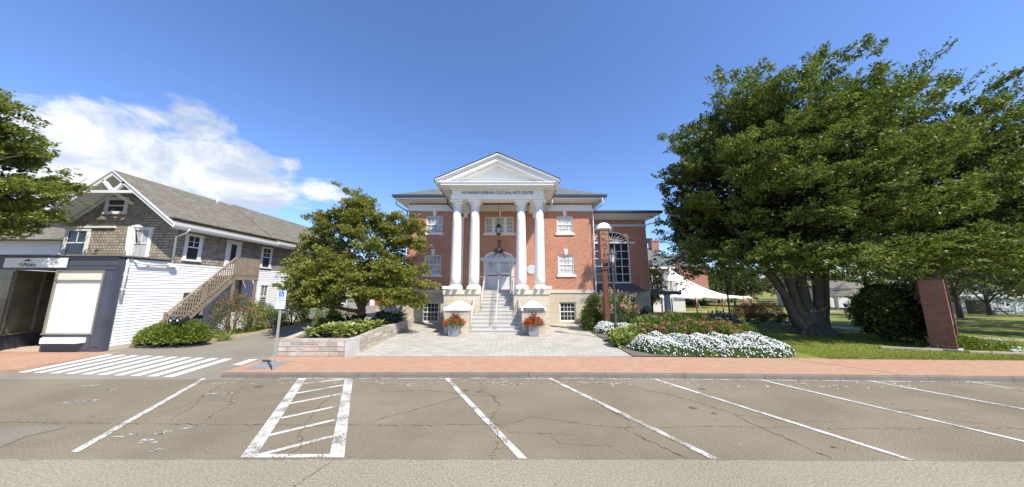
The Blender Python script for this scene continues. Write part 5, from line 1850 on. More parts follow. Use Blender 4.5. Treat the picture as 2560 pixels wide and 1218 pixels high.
# splayed glazed side of the entrance recess
A0, A1 = Vector((-20.7, FY, 0)), Vector((-22.1, 15.1, 0))
def splay(t, z, off=0.0):
    p = A0 + (A1 - A0) * t
    d = (A1 - A0).normalized()
    return (p.x + d.y * off, p.y - d.x * off, z)
m = MB()
m.quad(splay(0, 0), splay(1, 0), splay(1, 0.6), splay(0, 0.6))
m.quad((-30, FY, 0), (-20.7, FY, 0), (-20.7, FY, 0.6), (-30, FY, 0.6))
part('stall_riser', m, M['navy'], hs)
m = MB()
for t in (0.02, 0.42, 0.98):
    m.bar(splay(t, 0.6), splay(t, 3.27), 0.06, 0.06)
for z in (0.63, 2.82, 3.24):
    m.bar(splay(0, z), splay(1, z), 0.07, 0.06)
m.bar((-30, FY, 0.63), (-20.7, FY, 0.63), 0.07, 0.06)
m.bar((-30, FY, 2.82), (-20.7, FY, 2.82), 0.07, 0.06)
o = part('display_window', m, M['alu'], hs)
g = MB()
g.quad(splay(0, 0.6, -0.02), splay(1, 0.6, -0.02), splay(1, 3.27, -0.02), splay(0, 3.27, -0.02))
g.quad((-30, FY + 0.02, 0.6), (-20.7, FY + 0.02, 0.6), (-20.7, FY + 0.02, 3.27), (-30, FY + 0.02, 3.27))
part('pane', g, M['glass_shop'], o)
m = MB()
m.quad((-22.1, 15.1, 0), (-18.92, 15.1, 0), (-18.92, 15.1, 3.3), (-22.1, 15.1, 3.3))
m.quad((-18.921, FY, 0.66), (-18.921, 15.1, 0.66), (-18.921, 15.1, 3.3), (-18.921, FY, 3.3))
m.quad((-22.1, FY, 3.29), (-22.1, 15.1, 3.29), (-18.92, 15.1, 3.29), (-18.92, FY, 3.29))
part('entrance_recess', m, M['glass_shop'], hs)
m = MB()
a, b = splay(0.62, 0, 0.012), splay(0.86, 0, 0.012)
m.quad((a[0], a[1], 1.45), (b[0], b[1], 1.45), (b[0], b[1], 2.3), (a[0], a[1], 2.3))
pf = tag(part('framed_poster', m, M['ink']), 'dark framed poster behind the shop window', 'poster')
m = MB()
a, b = splay(0.66, 0, 0.016), splay(0.82, 0, 0.016)
m.quad((a[0], a[1], 1.6), (b[0], b[1], 1.6), (b[0], b[1], 2.15), (a[0], a[1], 2.15))
part('picture', m, M['signred'], pf)
sheet('recess_floor', [(-22.1, FY), (-18.92, FY), (-18.92, 15.1), (-22.1, 15.1)], 0.006, M['peachcon'])
# shop sign
t = thing('shop_sign', 'white board sign with dark lettering and a bird on the navy shop fascia', 'sign', (-19.9, FY - 0.03, 3.55))
part('board', MB().box(-21.05, -18.47, FY - 0.10, FY - 0.065, 3.36, 3.76), M['signwhite'], t)
text_mesh('lettering', 'Able', 0.24, M['ink'], t, (-19.98, FY - 0.105, 3.40), width=0.55)
m = MB()
m.tube([(-20.26, FY - 0.105, 3.60), (-20.16, FY - 0.105, 3.65), (-20.05, FY - 0.105, 3.655), (-19.93, FY - 0.105, 3.61)], [0.006, 0.025, 0.028, 0.006], 6)
m.tube([(-20.12, FY - 0.105, 3.66), (-20.05, FY - 0.105, 3.715), (-19.97, FY - 0.105, 3.735)], [0.02, 0.016, 0.004], 6)
part('bird', m, M['ink'], t)
m = MB()
m.tube([(-20.42, FY - 0.105, 3.44), (-20.36, FY - 0.105, 3.52), (-20.28, FY - 0.105, 3.56)], [0.008, 0.03, 0.008], 6)
m.tube([(-20.36, FY - 0.105, 3.40), (-20.30, FY - 0.105, 3.46), (-20.28, FY - 0.105, 3.56)], [0.008, 0.025, 0.006], 6)
part('leaf_mark', m, M['lime'], t)
# conduits and lamp
m = MB()
m.tube([(-16.40, 12.55, 2.05), (-16.40, 12.55, 3.55), (-16.55, 12.6, 3.95), (-16.75, 12.75, 4.2), (-16.75, 12.75, 5.25)], 0.045, 8)
m.tube([(-16.95, 12.8, 5.2), (-16.90, 12.8, 4.2), (-16.6, 12.75, 3.8), (-16.35, 12.85, 3.62), (-16.38, 13.2, 3.58), (-16.38, 14.1, 3.58)], 0.05, 8)
m.box(-16.49, -16.28, 14.05, 14.32, 3.52, 3.70)
m.box(-16.45, -16.38, 13.25, 13.30, 3.5, 3.66)
m.box(-16.45, -16.36, 12.5, 12.6, 2.45, 2.5)
m.box(-16.45, -16.36, 12.5, 12.6, 3.05, 3.1)
part('conduit', m, M['white'], hs)
m = MB()
m.tube([(-16.75, 12.75, 5.2), (-16.55, 12.7, 5.25), (-16.4, 12.65, 5.2)], 0.03, 8)
m.lathe([(0.05, 5.26), (0.13, 5.22), (0.16, 5.14), (0.15, 5.12)], -16.36, 12.62, 14)
part('wall_lamp', m, M['steel'], hs)
m = MB()
for q in range(3):
    pts = []
    for i in range(13):
        tt = i / 12
        pts.append((-18.0 + 1.3 * tt, 14.1 - 1.3 * tt, 4.75 + 0.5 * tt - (0.35 + 0.1 * q) * math.sin(math.pi * tt) * 0.8))
    m.tube(pts, 0.012, 5)
part('cable', m, M['black'], hs)

# outdoor wooden staircase
st = thing('outdoor_staircase', 'weathered wooden outdoor staircase and landing climbing the white side wall', 'staircase', (-15.6, 15, 0))
xo, xi = -15.45, -16.35
ya, za, yz, zz_ = 13.57, 0.35, 16.45, 3.22
m = MB()
for x in (xo, xi):
    m.bar((x, ya - 0.35, za - 0.35), (x, yz, zz_ - 0.16), 0.05, 0.28)
part('stringer', m, M['wood'], st)
m = MB()
for i in range(15):
    t_ = (i + 0.5) / 15
    y, z = ya + (yz - ya) * t_, za + (zz_ - za) * t_
    m.box(xi, xo, y - 0.14, y + 0.14, z, z + 0.04)
for i in range(2):
    m.box(xi, xo, ya - 0.30 - 0.19 * i, ya - 0.06 - 0.19 * i, za - 0.16 - 0.17 * i, za - 0.12 - 0.17 * i)
part('treads', m, M['wood'], st)
m = MB()
m.box(-16.46, xo + 0.04, yz, 18.0, 3.18, 3.24)
m.box(xo - 0.02, xo + 0.04, yz, 18.0, 2.98, 3.179)
m.box(-16.46, xo, yz - 0.05, yz - 0.001, 2.98, 3.179)
part('landing', m, M['wood'], st)
m = MB()
m.bar((xo, ya - 0.1, za + 1.02), (xo, yz, zz_ + 1.0), 0.10, 0.05)
m.bar((xo, ya, za + 0.12), (xo, yz, zz_ + 0.1), 0.05, 0.08)
m.bar((xo, yz, 4.22), (xo, 18.02, 4.22), 0.12, 0.05)
m.bar((xo, yz, 3.36), (xo, 18.02, 3.36), 0.05, 0.08)
m.bar((xo, 18.02, 4.22), (-16.46, 18.02, 4.22), 0.12, 0.05)
m.bar((xo, 18.02, 3.36), (-16.46, 18.02, 3.36), 0.05, 0.08)
part('rail', m, M['wood'], st)
m = MB()
for i in range(26):
    t_ = i / 25
    y, z = ya + (yz - ya) * t_, za + (zz_ - za) * t_
    m.box(xo + 0.026, xo + 0.06, y - 0.02, y + 0.02, z + 0.05, z + 1.0)
for i in range(15):
    y = yz + 0.06 + (17.96 - yz) * i / 15
    m.box(xo + 0.026, xo + 0.055, y - 0.045, y + 0.045, 3.20 + rng.uniform(0, 0.06), 4.2)
for i in range(14):
    x = xo - 0.05 - 0.92 * i / 14
    m.box(x - 0.02, x + 0.02, 18.04, 18.075, 3.25, 4.2)
part('balusters', m, M['wood'], st)
for x, y, z0, z1 in ((xo, 17.92, 0, 4.25), (xo, yz + 0.06, 0, 4.25), (xo, 15.0, 1.2, 2.85), (xo, ya - 0.08, 0.1, 1.45), (xi, 17.92, 0, 3.18)):
    part('post', MB().box(x - 0.075, x + 0.02, y - 0.055, y + 0.055, z0, z1), M['wood'], st)
# mailboxes at its foot
t = thing('mailbox', 'pair of black mailboxes on a post at the foot of the wooden staircase', 'mailbox', (-14.62, 13.3, 0))
part('post', MB().box(-14.66, -14.58, 13.27, 13.35, 0, 1.03), M['black'], t)
for x in (-14.78, -14.48):
    m = MB()
    m.box(x - 0.11, x + 0.11, 13.1, 13.5, 1.03, 1.15)
    m.tube([(x, 13.1, 1.15), (x, 13.5, 1.15)], 0.108, 14)
    o = part('box', m, M['black'], t)
    part('number_label', MB().box(x - 0.03, x + 0.05, 13.086, 13.091, 1.10, 1.17), M['signwhite'], o)

# kerb stones and soil of the bed along the house
sheet('house_bed_soil', [(-16.5, 13.2), (-14.45, 13.6), (-14.35, 30), (-16.5, 30)], 0.06, M['soil'])
m = MB()
y = 14.6
while y < 29:
    L = rng.uniform(0.7, 1.1)
    e = rng.uniform(-0.02, 0.02)
    m.box(-14.42 + e, -14.22 + e, y, y + L - 0.015, -0.02, 0.13 + rng.uniform(-0.015, 0.015))
    y += L
tag(part('kerb_stones', m, M['kerbstone']), 'low row of pinkish kerb stones edging the flower bed beside the driveway', 'kerb stones')

# neighbour house far left, barn and stones at the back of the driveway
t = thing('neighbour_house', 'white neighbour house with brown roof behind the navy shop front', 'house', (-38, 24, 0))
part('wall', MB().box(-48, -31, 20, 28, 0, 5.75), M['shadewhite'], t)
m = MB()
m.prism([(19.4, 5.76), (28.6, 5.76), (24, 8.6)], 'x', -48.5, -30.5)
part('roof', m, M['asphalt_shingle'], t)
t = thing('red_barn', 'dark red barn far back beyond the driveway', 'barn', (-20, 48, 0))
part('wall', MB().box(-21.6, -18.6, 45, 49, 0, 2.5), M['barn'], t)
m = MB()
m.prism([(-21.9, 2.5), (-18.3, 2.5), (-20.1, 3.7)], 'y', 44.6, 49.4)
part('roof', m, M['asphalt_shingle'], t)
m = MB()
m.box(-21.3, -20.6, 44.95, 44.99, 0, 2.0)
part('door', m, M['white'], t)
for i, (x, s) in enumerate(((-14.6, .34), (-13.8, .42), (-13.2, .3), (-12.4, .36))):
    m = MB()
    m.prism([(x - s, -0.05), (x + s, -0.05), (x + s * .85, s * 1.3), (x - s * .2, s * 1.6), (x - s * .8, s * 1.2)], 'y', 33 + i * .2, 33.5 + i * .2)
    tag(part('boulder', m, M['fieldcap']), 'pale boulder in the row at the far end of the driveway', 'boulder', 'boulders at the far end of the driveway')

# ------------------------------------------------------------------ signs and lamps
# accessible parking sign
t = thing('parking_sign', 'blue and white reserved parking sign with wheelchair symbol on a grey post', 'sign', (-7.32, 9.52, 0))
m = MB()
px0, py0 = -7.32, 9.52
m.prism([(px0 - 0.03, py0 - 0.02), (px0 - 0.012, py0 - 0.02), (px0 - 0.012, py0 + 0.02), (px0 + 0.012, py0 + 0.02), (px0 + 0.012, py0 - 0.02), (px0 + 0.03, py0 - 0.02), (px0 + 0.03, py0 - 0.012), (px0 + 0.02, py0 + 0.028), (px0 - 0.02, py0 + 0.028), (px0 - 0.03, py0 - 0.012)], 'z', 0, 2.42)
part('post', m, M['post_grey'], t)
m = MB()
sx0, sx1, sz0, sz1 = px0 - 0.16, px0 + 0.16, 1.86, 2.44
ysn = py0 - 0.03
def rrect(x0, x1, z0, z1, r):
    p = []
    for cx, cz, a0 in ((x1 - r, z1 - r, 0), (x0 + r, z1 - r, 90), (x0 + r, z0 + r, 180), (x1 - r, z0 + r, 270)):
        for k in range(5):
            a = R(a0 + 90 * k / 4)
            p.append((cx + r * math.cos(a), cz + r * math.sin(a)))
    return p
m.prism(rrect(sx0, sx1, sz0, sz1, 0.03), 'y', ysn - 0.003, ysn)
pn = part('panel', m, M['bluepale'], t)
m = MB()
m.prism(rrect(sx0 + 0.012, sx1 - 0.012, sz0 + 0.075, sz1 - 0.012, 0.022), 'y', ysn - 0.0045, ysn - 0.0031)
m.prism(rrect(sx0 + 0.012, sx1 - 0.012, sz0 + 0.012, sz0 + 0.062, 0.012), 'y', ysn - 0.0045, ysn - 0.0031)
part('face', m, M['signwhite'], pn)
m = MB()
m.prism(rrect(px0 - 0.085, px0 + 0.085, 2.245, 2.415, 0.015), 'y', ysn - 0.0065, ysn - 0.0046)
part('blue_square', m, M['blue'], pn)
m = MB()
yy = ysn - 0.008
m.sphere((px0 - 0.012, yy, 2.39), (0.012, 0.002, 0.012))
m.bar((px0 - 0.012, yy, 2.375), (px0 - 0.008, yy, 2.325), 0.012, 0.003, (0, 1, 0))
m.bar((px0 - 0.008, yy, 2.325), (px0 + 0.03, yy, 2.325), 0.011, 0.003, (0, 1, 0))
m.bar((px0 + 0.03, yy, 2.325), (px0 + 0.05, yy, 2.28), 0.011, 0.003, (0, 1, 0))
m.bar((px0 - 0.01, yy, 2.352), (px0 + 0.02, yy, 2.352), 0.009, 0.003, (0, 1, 0))
for k in range(16):
    a0, a1 = R(120 + 250 * k / 16), R(120 + 250 * (k + 1) / 16)
    m.bar((px0 - 0.004 + 0.042 * math.cos(a0), yy, 2.305 + 0.042 * math.sin(a0)), (px0 - 0.004 + 0.042 * math.cos(a1), yy, 2.305 + 0.042 * math.sin(a1)), 0.01, 0.003, (0, 1, 0))
part('wheelchair_symbol', m, M['signwhite'], pn)
for s_, z_, sz_, w_ in (('RESERVED', 2.178, 0.062, 0.27), ('PARKING', 2.108, 0.062, 0.25), ('PERMIT', 2.06, 0.036, 0.10), ('REQUIRED', 2.012, 0.036, 0.13)):
    text_mesh('lettering', s_, sz_, M['bluepale'] if sz_ < .05 else M['blue'], pn, (px0, ysn - 0.0062, z_), width=w_, ext=0.001)
part('bolts', MB().sphere((px0, ysn - 0.005, 1.88), 0.008).sphere((px0, ysn - 0.005, 2.43), 0.008), M['steel'], pn)

# banner sign on a square red-brown post
KX, KY = 5.50, 17.5
t = thing('banner_sign', 'tall red-brown vertical hanging sign with white arched top on a square post', 'sign', (KX, KY, 0))
m = MB()
m.box(KX - 0.13, KX + 0.13, KY - 0.1, KY + 0.16, 0, 3.62)
m.box(KX - 0.2, KX + 0.2, KY - 0.17, KY + 0.23, 3.621, 3.68)
m.box(KX - 0.16, KX + 0.16, KY - 0.13, KY + 0.19, 3.681, 3.74)
m.lathe([(0.05, 3.74), (0.08, 3.80), (0.05, 3.86), (0.09, 3.92), (0.04, 3.98)], KX, KY + 0.03, 12)
m.box(KX - 0.17, KX + 0.17, KY - 0.14, KY + 0.2, 0.0, 0.5)
part('post', m, M['signred'], t)
m = MB()
b0, b1 = KX - 0.28, KX + 0.32
kx = (b0 + b1) / 2
low = [(b0 - 0.05, 4.12), (b0 + 0.02, 4.05), (b0 + 0.10, 4.08), (b0 + 0.18, 4.0), (kx - 0.06, 4.02), (kx, 3.94), (kx + 0.06, 4.02), (b1 - 0.18, 4.0), (b1 - 0.10, 4.08), (b1 - 0.02, 4.05), (b1 + 0.05, 4.12)]
m.prism(low + [(b1, 4.3), (b1, 6.02), (b0, 6.02), (b0, 4.3)], 'y', KY - 0.14, KY + 0.20)
pn = part('panel', m, M['signred'], t)
m = MB()
m.box(b0 + 0.06, b1 - 0.06, KY - 0.152, KY - 0.141, 4.22, 5.96)
part('face', m, M['signface'], pn)
m = MB()
for s in (b0 + 0.025, b1 - 0.025):
    for k in range(26):
        m.sphere((s, KY - 0.145, 4.2 + 1.75 * k / 25), 0.016, 6, 4)
part('beads', m, M['signdark'], pn)
m = MB()
arcp = [(kx + 0.38 * math.cos(math.pi * i / 16), 6.13 + 0.30 * math.sin(math.pi * i / 16)) for i in range(17)]
m.prism(arcp, 'y', KY - 0.20, KY + 0.26)
m.box(kx - 0.42, kx + 0.42, KY - 0.24, KY + 0.30, 6.07, 6.129)
part('cap', m, M['white'], t)
m = MB()
for k in range(7):
    xx = kx - 0.32 + 0.64 * k / 6
    m.prism([(xx - 0.03, 6.069), (xx + 0.03, 6.069), (xx, 5.96)], 'y', KY - 0.2, KY - 0.155)
part('dentils', m, M['white'], t)
for ch, z_, w_ in (('K', 5.27, 0.34), ('A', 4.96, 0.34), ('T', 4.65, 0.30), ('E', 4.33, 0.27)):
    text_mesh('lettering', ch, 0.36, M['signdark'], pn, (kx, KY - 0.156, z_), width=w_, ext=0.006)
text_mesh('lettering', 'the', 0.26, M['signred'], pn, (kx, KY - 0.156, 5.66), width=0.36, ext=0.006)

# street lamps
def street_lamp(x, y, z0, label, mat, H=4.55):
    t = thing('street_lamp', label, 'street lamp', (x, y, z0), group='post lamps on the lawn side')
    m = MB()
    m.lathe([(0.13, 0), (0.13, 0.12), (0.10, 0.16), (0.095, 0.62), (0.115, 0.66), (0.115, 0.70), (0.075, 0.76), (0.06, 0.9), (0.055, 3.4), (0.07, 3.43), (0.07, 3.5), (0.055, 3.55)], 0, 0, 16)
    part('post', m, mat, t, local=True)
    m = MB()
    m.lathe([(0.06, 3.55), (0.10, 3.62), (0.13, 3.72), (0.15, 3.80), (0.15, 3.84)], 0, 0, 6, smooth=False)
    m.lathe([(0.27, 4.24), (0.28, 4.27), (0.06, 4.44), (0.04, 4.48), (0.02, 4.55)], 0, 0, 6, smooth=False)
    for k in range(6):
        a = 2 * math.pi * k / 6
        m.bar((0.14 * math.cos(a), 0.14 * math.sin(a), 3.84), (0.215 * math.cos(a), 0.215 * math.sin(a), 4.25), 0.025)
    part('lantern_frame', m, mat, t, local=True)
    part('lamp_glass', MB().lathe([(0.13, 3.84), (0.20, 4.24)], 0, 0, 6, smooth=False), M['lamp_glass'], t, local=True)
    return t
street_lamp(5.2, 15.2, 0, 'grey post lamp standing in front of the vertical hanging sign', M['grey_metal'])
street_lamp(16.6, 23.0, hz(16.6, 23.0), 'black post lamp in front of the white tent', M['black'])

# brick pier sign at right
ang = math.atan2(0.54, 0.85)
t = thing('brick_sign', 'free standing brick monument sign with a pale recessed panel', 'sign', (17.84, 12.28, 0), ang)
def sb(m, a0, a1, b0, b1, z0, z1):      # a along the sign, b across it (towards the back left)
    return m.box(a0, a1, b0, b1, z0, z1)
m = MB()
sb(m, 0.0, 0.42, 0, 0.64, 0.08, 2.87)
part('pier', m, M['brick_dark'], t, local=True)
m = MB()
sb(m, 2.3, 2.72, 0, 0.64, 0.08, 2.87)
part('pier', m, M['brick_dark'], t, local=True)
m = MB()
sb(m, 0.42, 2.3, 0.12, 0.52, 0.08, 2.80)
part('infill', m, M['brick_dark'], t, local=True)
m = MB()
sb(m, 0.46, 2.26, 0.06, 0.119, 0.9, 2.6)
part('panel', m, M['fieldcap'], t, local=True)
m = MB()
sb(m, -0.1, 2.85, -0.1, 0.74, 0.0, 0.079)
part('base', m, M['fieldcap'], t, local=True)
# timber edging along the grass by the sign
m = MB()
m.bar((15.6, 13.0, 0.03), (17.4, 12.45, 0.03), 0.12, 0.1)
m.bar((17.95, 12.1, 0.03), (19.6, 11.75, 0.03), 0.12, 0.1)
tag(part('bed_edging', m, M['kerbstone']), 'low stone edging in the grass at the foot of the brick sign', 'edging')

# ------------------------------------------------------------------ tent, gazebo and park things
t = thing('marquee_tent', 'large white peaked tent on orange-brown poles with guy ropes', 'tent', (19, 34, -0.5))
e = [(15.0, 30.0), (18.2, 29.6), (20.8, 29.6), (23.2, 30.0), (25.3, 31.6), (27.2, 35.0), (27.2, 40.0), (24.0, 42.0), (18.0, 42.0), (14.5, 40), (13.6, 35)]
peaks = [(17.6, 33.0, 4.75), (17.4, 38.5, 4.6)]
def tent_z(x, y):
    z = 1.35
    for px_, py_, pz in peaks:
        d = math.hypot(x - px_, (y - py_))
        z = max(z, 1.45 + (pz - 1.45) * math.exp(-d / 3.2) if d > 0.25 else pz)
    return z
m = MB()
cxm, cym = 18.8, 35.5
NR, NS = 14, 88
ev = []
for k in range(NS):
    f = k / NS * len(e)
    i = int(f) % len(e)
    a, b = e[i], e[(i + 1) % len(e)]
    q = f - int(f)
    ev.append((a[0] + (b[0] - a[0]) * q, a[1] + (b[1] - a[1]) * q, 0.16 * math.sin(math.pi * q) if True else 0))
vs, fs = [], []
for r_ in range(NR + 1):
    tt = r_ / NR
    for (x, y, sag) in ev:
        X_ = peaks[0][0] + (x - peaks[0][0]) * tt
        Y_ = peaks[0][1] + (y - peaks[0][1]) * tt
        h = 4.75 * (1 - tt) ** 2.0 + 1.55 * (1 - (1 - tt) ** 2.0) + 0.0
        if r_ == NR:
            h += sag * 0.8
        vs.append((X_, Y_, h))
for r_ in range(NR):
    for k in range(NS):
        k2 = (k + 1) % NS
        fs.append((r_ * NS + k, r_ * NS + k2, (r_ + 1) * NS + k2, (r_ + 1) * NS + k))
m.add(vs, fs, True)
o = len(m.v)
for k in range(NS):
    x, y, z = vs[NR * NS + k]
    m.v.append((x, y, z - 0.12))
for k in range(NS):
    k2 = (k + 1) % NS
    m.f.append((NR * NS + k, NR * NS + k2, o + k2, o + k))
    m.sm.append(False)
part('canvas', m, M['tent'], t)
for x, y in e[:7]:
    part('pole', MB().tube([(x, y, hz(x, y) - 0.05), (x, y, 1.66)], 0.06, 8), M['tentpole'], t)
part('pole', MB().tube([(peaks[0][0], peaks[0][1], -0.6), (peaks[0][0], peaks[0][1], 4.9)], 0.06, 8), M['tentpole'], t)
m = MB()
for x, y in e[:6]:
    dx, dy = x - cxm, y - cym
    L = math.hypot(dx, dy)
    x2, y2 = x + dx / L * 1.3, y + dy / L * 1.3
    m.tube([(x, y, 1.6), (x2, y2, hz(x2, y2))], 0.02, 5)
part('guy_ropes', m, M['signwhite'], t)

gx, gy = 62.5, 56
gz0 = hz(gx, gy)
t = thing('gazebo', 'white octagonal gazebo with grey brown two-tier roof beyond the big tree', 'gazebo', (gx, gy, gz0))
def octa(r, z):
    return [(r * math.cos(R(22.5 + 45 * k)), r * math.sin(R(22.5 + 45 * k)), z) for k in range(8)]
m = MB()
m.add(octa(3.9, 2.45) + octa(1.5, 3.55), [(k, (k + 1) % 8, 8 + (k + 1) % 8, 8 + k) for k in range(8)] + [tuple(range(7, -1, -1))])
m.add(octa(1.6, 3.85) + [(0, 0, 4.9)], [(k, (k + 1) % 8, 8) for k in range(8)] + [tuple(range(7, -1, -1))])
part('roof', m, M['asphalt_shingle'], t, local=True)
part('cupola', MB().lathe([(1.35, 3.5), (1.35, 3.84)], 0, 0, 8, smooth=False), M['white'], t, local=True)
for k in range(8):
    a = R(22.5 + 45 * k)
    m = MB().bar((3.5 * math.cos(a), 3.5 * math.sin(a), 0.15), (3.5 * math.cos(a), 3.5 * math.sin(a), 2.4), 0.2)
    part('post', m, M['white'], t, local=True)
m = MB()
for k in range(8):
    a, b = R(22.5 + 45 * k), R(67.5 + 45 * k)
    A_, B2 = Vector((3.5 * math.cos(a), 3.5 * math.sin(a), 2.3)), Vector((3.5 * math.cos(b), 3.5 * math.sin(b), 2.3))
    m.bar(A_, B2, 0.12, 0.2)
    m.bar(A_ - Vector((0, 0, .6)), A_ + (B2 - A_) * .25, 0.1)
    m.bar(B2 - Vector((0, 0, .6)), A_ + (B2 - A_) * .75, 0.1)
part('frieze', m, M['white'], t, local=True)
part('floor', MB().lathe([(3.9, 0.0), (3.9, 0.15)], 0, 0, 8, smooth=False), M['concrete'], t, local=True)
M['bluechair'] = plain('blue_plastic', (0.05, 0.10, 0.30), 0.5, 0.1, 3)
for i, (x, y) in enumerate(((-1.6, -1.5), (-0.2, -1.2), (1.8, -1.6))):
    c = thing('garden_chair', 'blue low chair standing under the gazebo roof', 'chair', (gx + x, gy + y, gz0 + 0.15), i * 0.7, 'blue chairs under the gazebo')
    part('seat', MB().box(-0.3, 0.3, -0.3, 0.3, 0.33, 0.40), M['bluechair'], c, local=True)
    part('backrest', MB().prism([(0.25, 0.35), (0.32, 0.35), (0.52, 1.0), (0.45, 1.0)], 'x', -0.3, 0.3), M['bluechair'], c, local=True)
    for sx_ in (-.26, .26):
        for sy_ in (-.26, .24):
            part('leg', MB().box(sx_ - .03, sx_ + .03, sy_ - .03, sy_ + .03, 0, .33), M['bluechair'], c, local=True)

zg = hz(62, 41)
t = thing('park_shed', 'low white shed with a dark open bay at the far right of the lawn', 'shed', (64, 41, zg))
m = MB()
zz0 = zg
m.box(59.9, 60.4, 40, 44, zz0, 1.2)
m.box(63.4, 69.5, 40, 44, zz0, 1.2)
m.box(60.4, 63.4, 43.5, 44, zz0, 1.2)
m.box(60.4, 63.4, 40, 44, 0.95, 1.2)
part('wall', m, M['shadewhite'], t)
m = MB()
m.box(59.6, 69.8, 39.7, 44.3, 1.201, 1.45)
part('roof', m, M['white'], t)
part('bay_shade_sheet', MB().quad((60.4, 43.4, zz0), (63.4, 43.4, zz0), (63.4, 43.4, 0.95), (60.4, 43.4, 0.95)), M['black'], t)  # black sheet at the back stands in for the shade inside the bay
t = thing('white_building', 'long pale building with a dark roof edge behind the shed', 'building', (78, 60, -1.5))
part('wall', MB().box(62, 100, 60, 70, -1.6, 2.6), M['shadewhite'], t)
part('roof', MB().prism([(59.5, 2.6), (70.5, 2.6), (65, 4.2)], 'x', 61.5, 100.5), M['asphalt_shingle'], t)
x0, y0 = 59.8, 37.5
zt = hz(x0, y0)
t = thing('picnic_table', 'wooden picnic table under the tree near the white shed', 'picnic table', (x0, y0, zt))
part('table_top', MB().box(-1.0, 1.0, -0.4, 0.4, 0.7, 0.76), M['wood'], t, local=True)
for s in (-1, 1):
    part('bench_seat', MB().box(-1.0, 1.0, s * 0.75 - 0.15, s * 0.75 + 0.15, 0.42, 0.47), M['wood'], t, local=True)
    m = MB()
    m.bar((s * 0.7, -0.75, 0), (s * 0.7, -0.1, 0.7), 0.1)
    m.bar((s * 0.7, 0.75, 0), (s * 0.7, 0.1, 0.7), 0.1)
    m.bar((s * 0.7, -0.85, 0.4), (s * 0.7, 0.85, 0.4), 0.08)
    part('leg', m, M['wood'], t, local=True)

# far brick school-like building with slate roof
t = thing('brick_hall', 'distant brick hall with steep slate roof and brick chimney behind the tent', 'building', (24, 50, -1.2))
m = MB()
m.box(14, 27.8, 48, 64, 1.9, 5.9)
part('wall', m, M['brick_far'], t)
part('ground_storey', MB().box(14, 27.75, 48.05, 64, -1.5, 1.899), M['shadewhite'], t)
m = MB()
m.add([(13.6, 47.4, 5.95), (27.1, 47.4, 5.95), (25.0, 52, 9.6), (13.6, 52, 9.6), (27.1, 56.6, 5.95), (13.6, 56.6, 5.95)], [(0, 1, 2, 3), (3, 2, 4, 5), (1, 4, 2), (0, 3, 5), (0, 5, 4, 1)])
m.add([(26.2, 47.0, 5.95), (31.7, 47.0, 5.95), (28.9, 47.0, 8.4), (26.2, 58.0, 5.95), (31.7, 58.0, 5.95), (28.9, 58.0, 8.4)], [(0, 1, 2), (0, 2, 5, 3), (1, 4, 5, 2), (0, 3, 4, 1)])
part('roof', m, M['slate'], t)
m = MB()
m.box(26.7, 31.2, 47.2, 58, 1.9, 5.94)
part('wing_wall', m, M['brick_far'], t)
m = MB()
m.box(24.6, 25.9, 51.3, 52.6, 8.0, 11.0)
m.box(24.5, 26.0, 51.2, 52.7, 10.7, 10.85)
part('chimney', m, M['brick_far'], t)
m = MB()
m.box(13.5, 27.15, 47.3, 47.6, 5.65, 5.94)
part('cornice', m, M['white'], t)
for x0 in (17.0, 20.1, 22.6, 24.75):
    m = MB()
    m.box(x0, x0 + 0.12, 47.93, 47.99, 3.5, 5.4)
    m.box(x0 + 1.38, x0 + 1.5, 47.93, 47.99, 3.5, 5.4)
    for z in (3.5, 4.42, 5.3):
        m.box(x0 + 0.12, x0 + 1.38, 47.93, 47.99, z, z + 0.1)
    for z in (3.95, 4.85):
        m.box(x0 + 0.12, x0 + 1.38, 47.94, 47.98, z, z + 0.04)
    for q in (1, 2, 3):
        m.box(x0 + 0.12 + q * 0.315 - 0.02, x0 + 0.12 + q * 0.315 + 0.02, 47.935, 47.985, 3.6, 5.3)
    o = part('window', m, M['white'], t)
    part('pane', MB().quad((x0, 47.985, 3.5), (x0 + 1.5, 47.985, 3.5), (x0 + 1.5, 47.985, 5.4), (x0, 47.985, 5.4)), M['glass'], o)
t = thing('pale_house', 'distant pale house with a row of dark windows beyond the tent poles', 'house', (40, 75, -1.5))
part('wall', MB().box(34, 46, 74, 82, -1.6, 1.5), M['shadewhite'], t)
part('roof', MB().prism([(73.5, 1.5), (82.5, 1.5), (78, 4.4)], 'x', 33.5, 46.5), M['slate'], t)
for x in (36, 38.2, 40.4, 42.6):
    part('window', MB().box(x, x + 1.2, 73.93, 73.99, -0.5, 0.8), M['glass'], t)
# hose-like red streamer hanging from the hall eave
m = MB()
m.tube([(24.6, 46.2, 5.3), (25.2, 46.2, 5.9), (26.0, 46.2, 6.3), (26.6, 46.2, 7.0)], [0.03, 0.09, 0.09, 0.13], 6)
tag(part('red_pennant', m, M['fl_red']), 'thin red pennant before the slate roof of the distant hall', 'pennant')

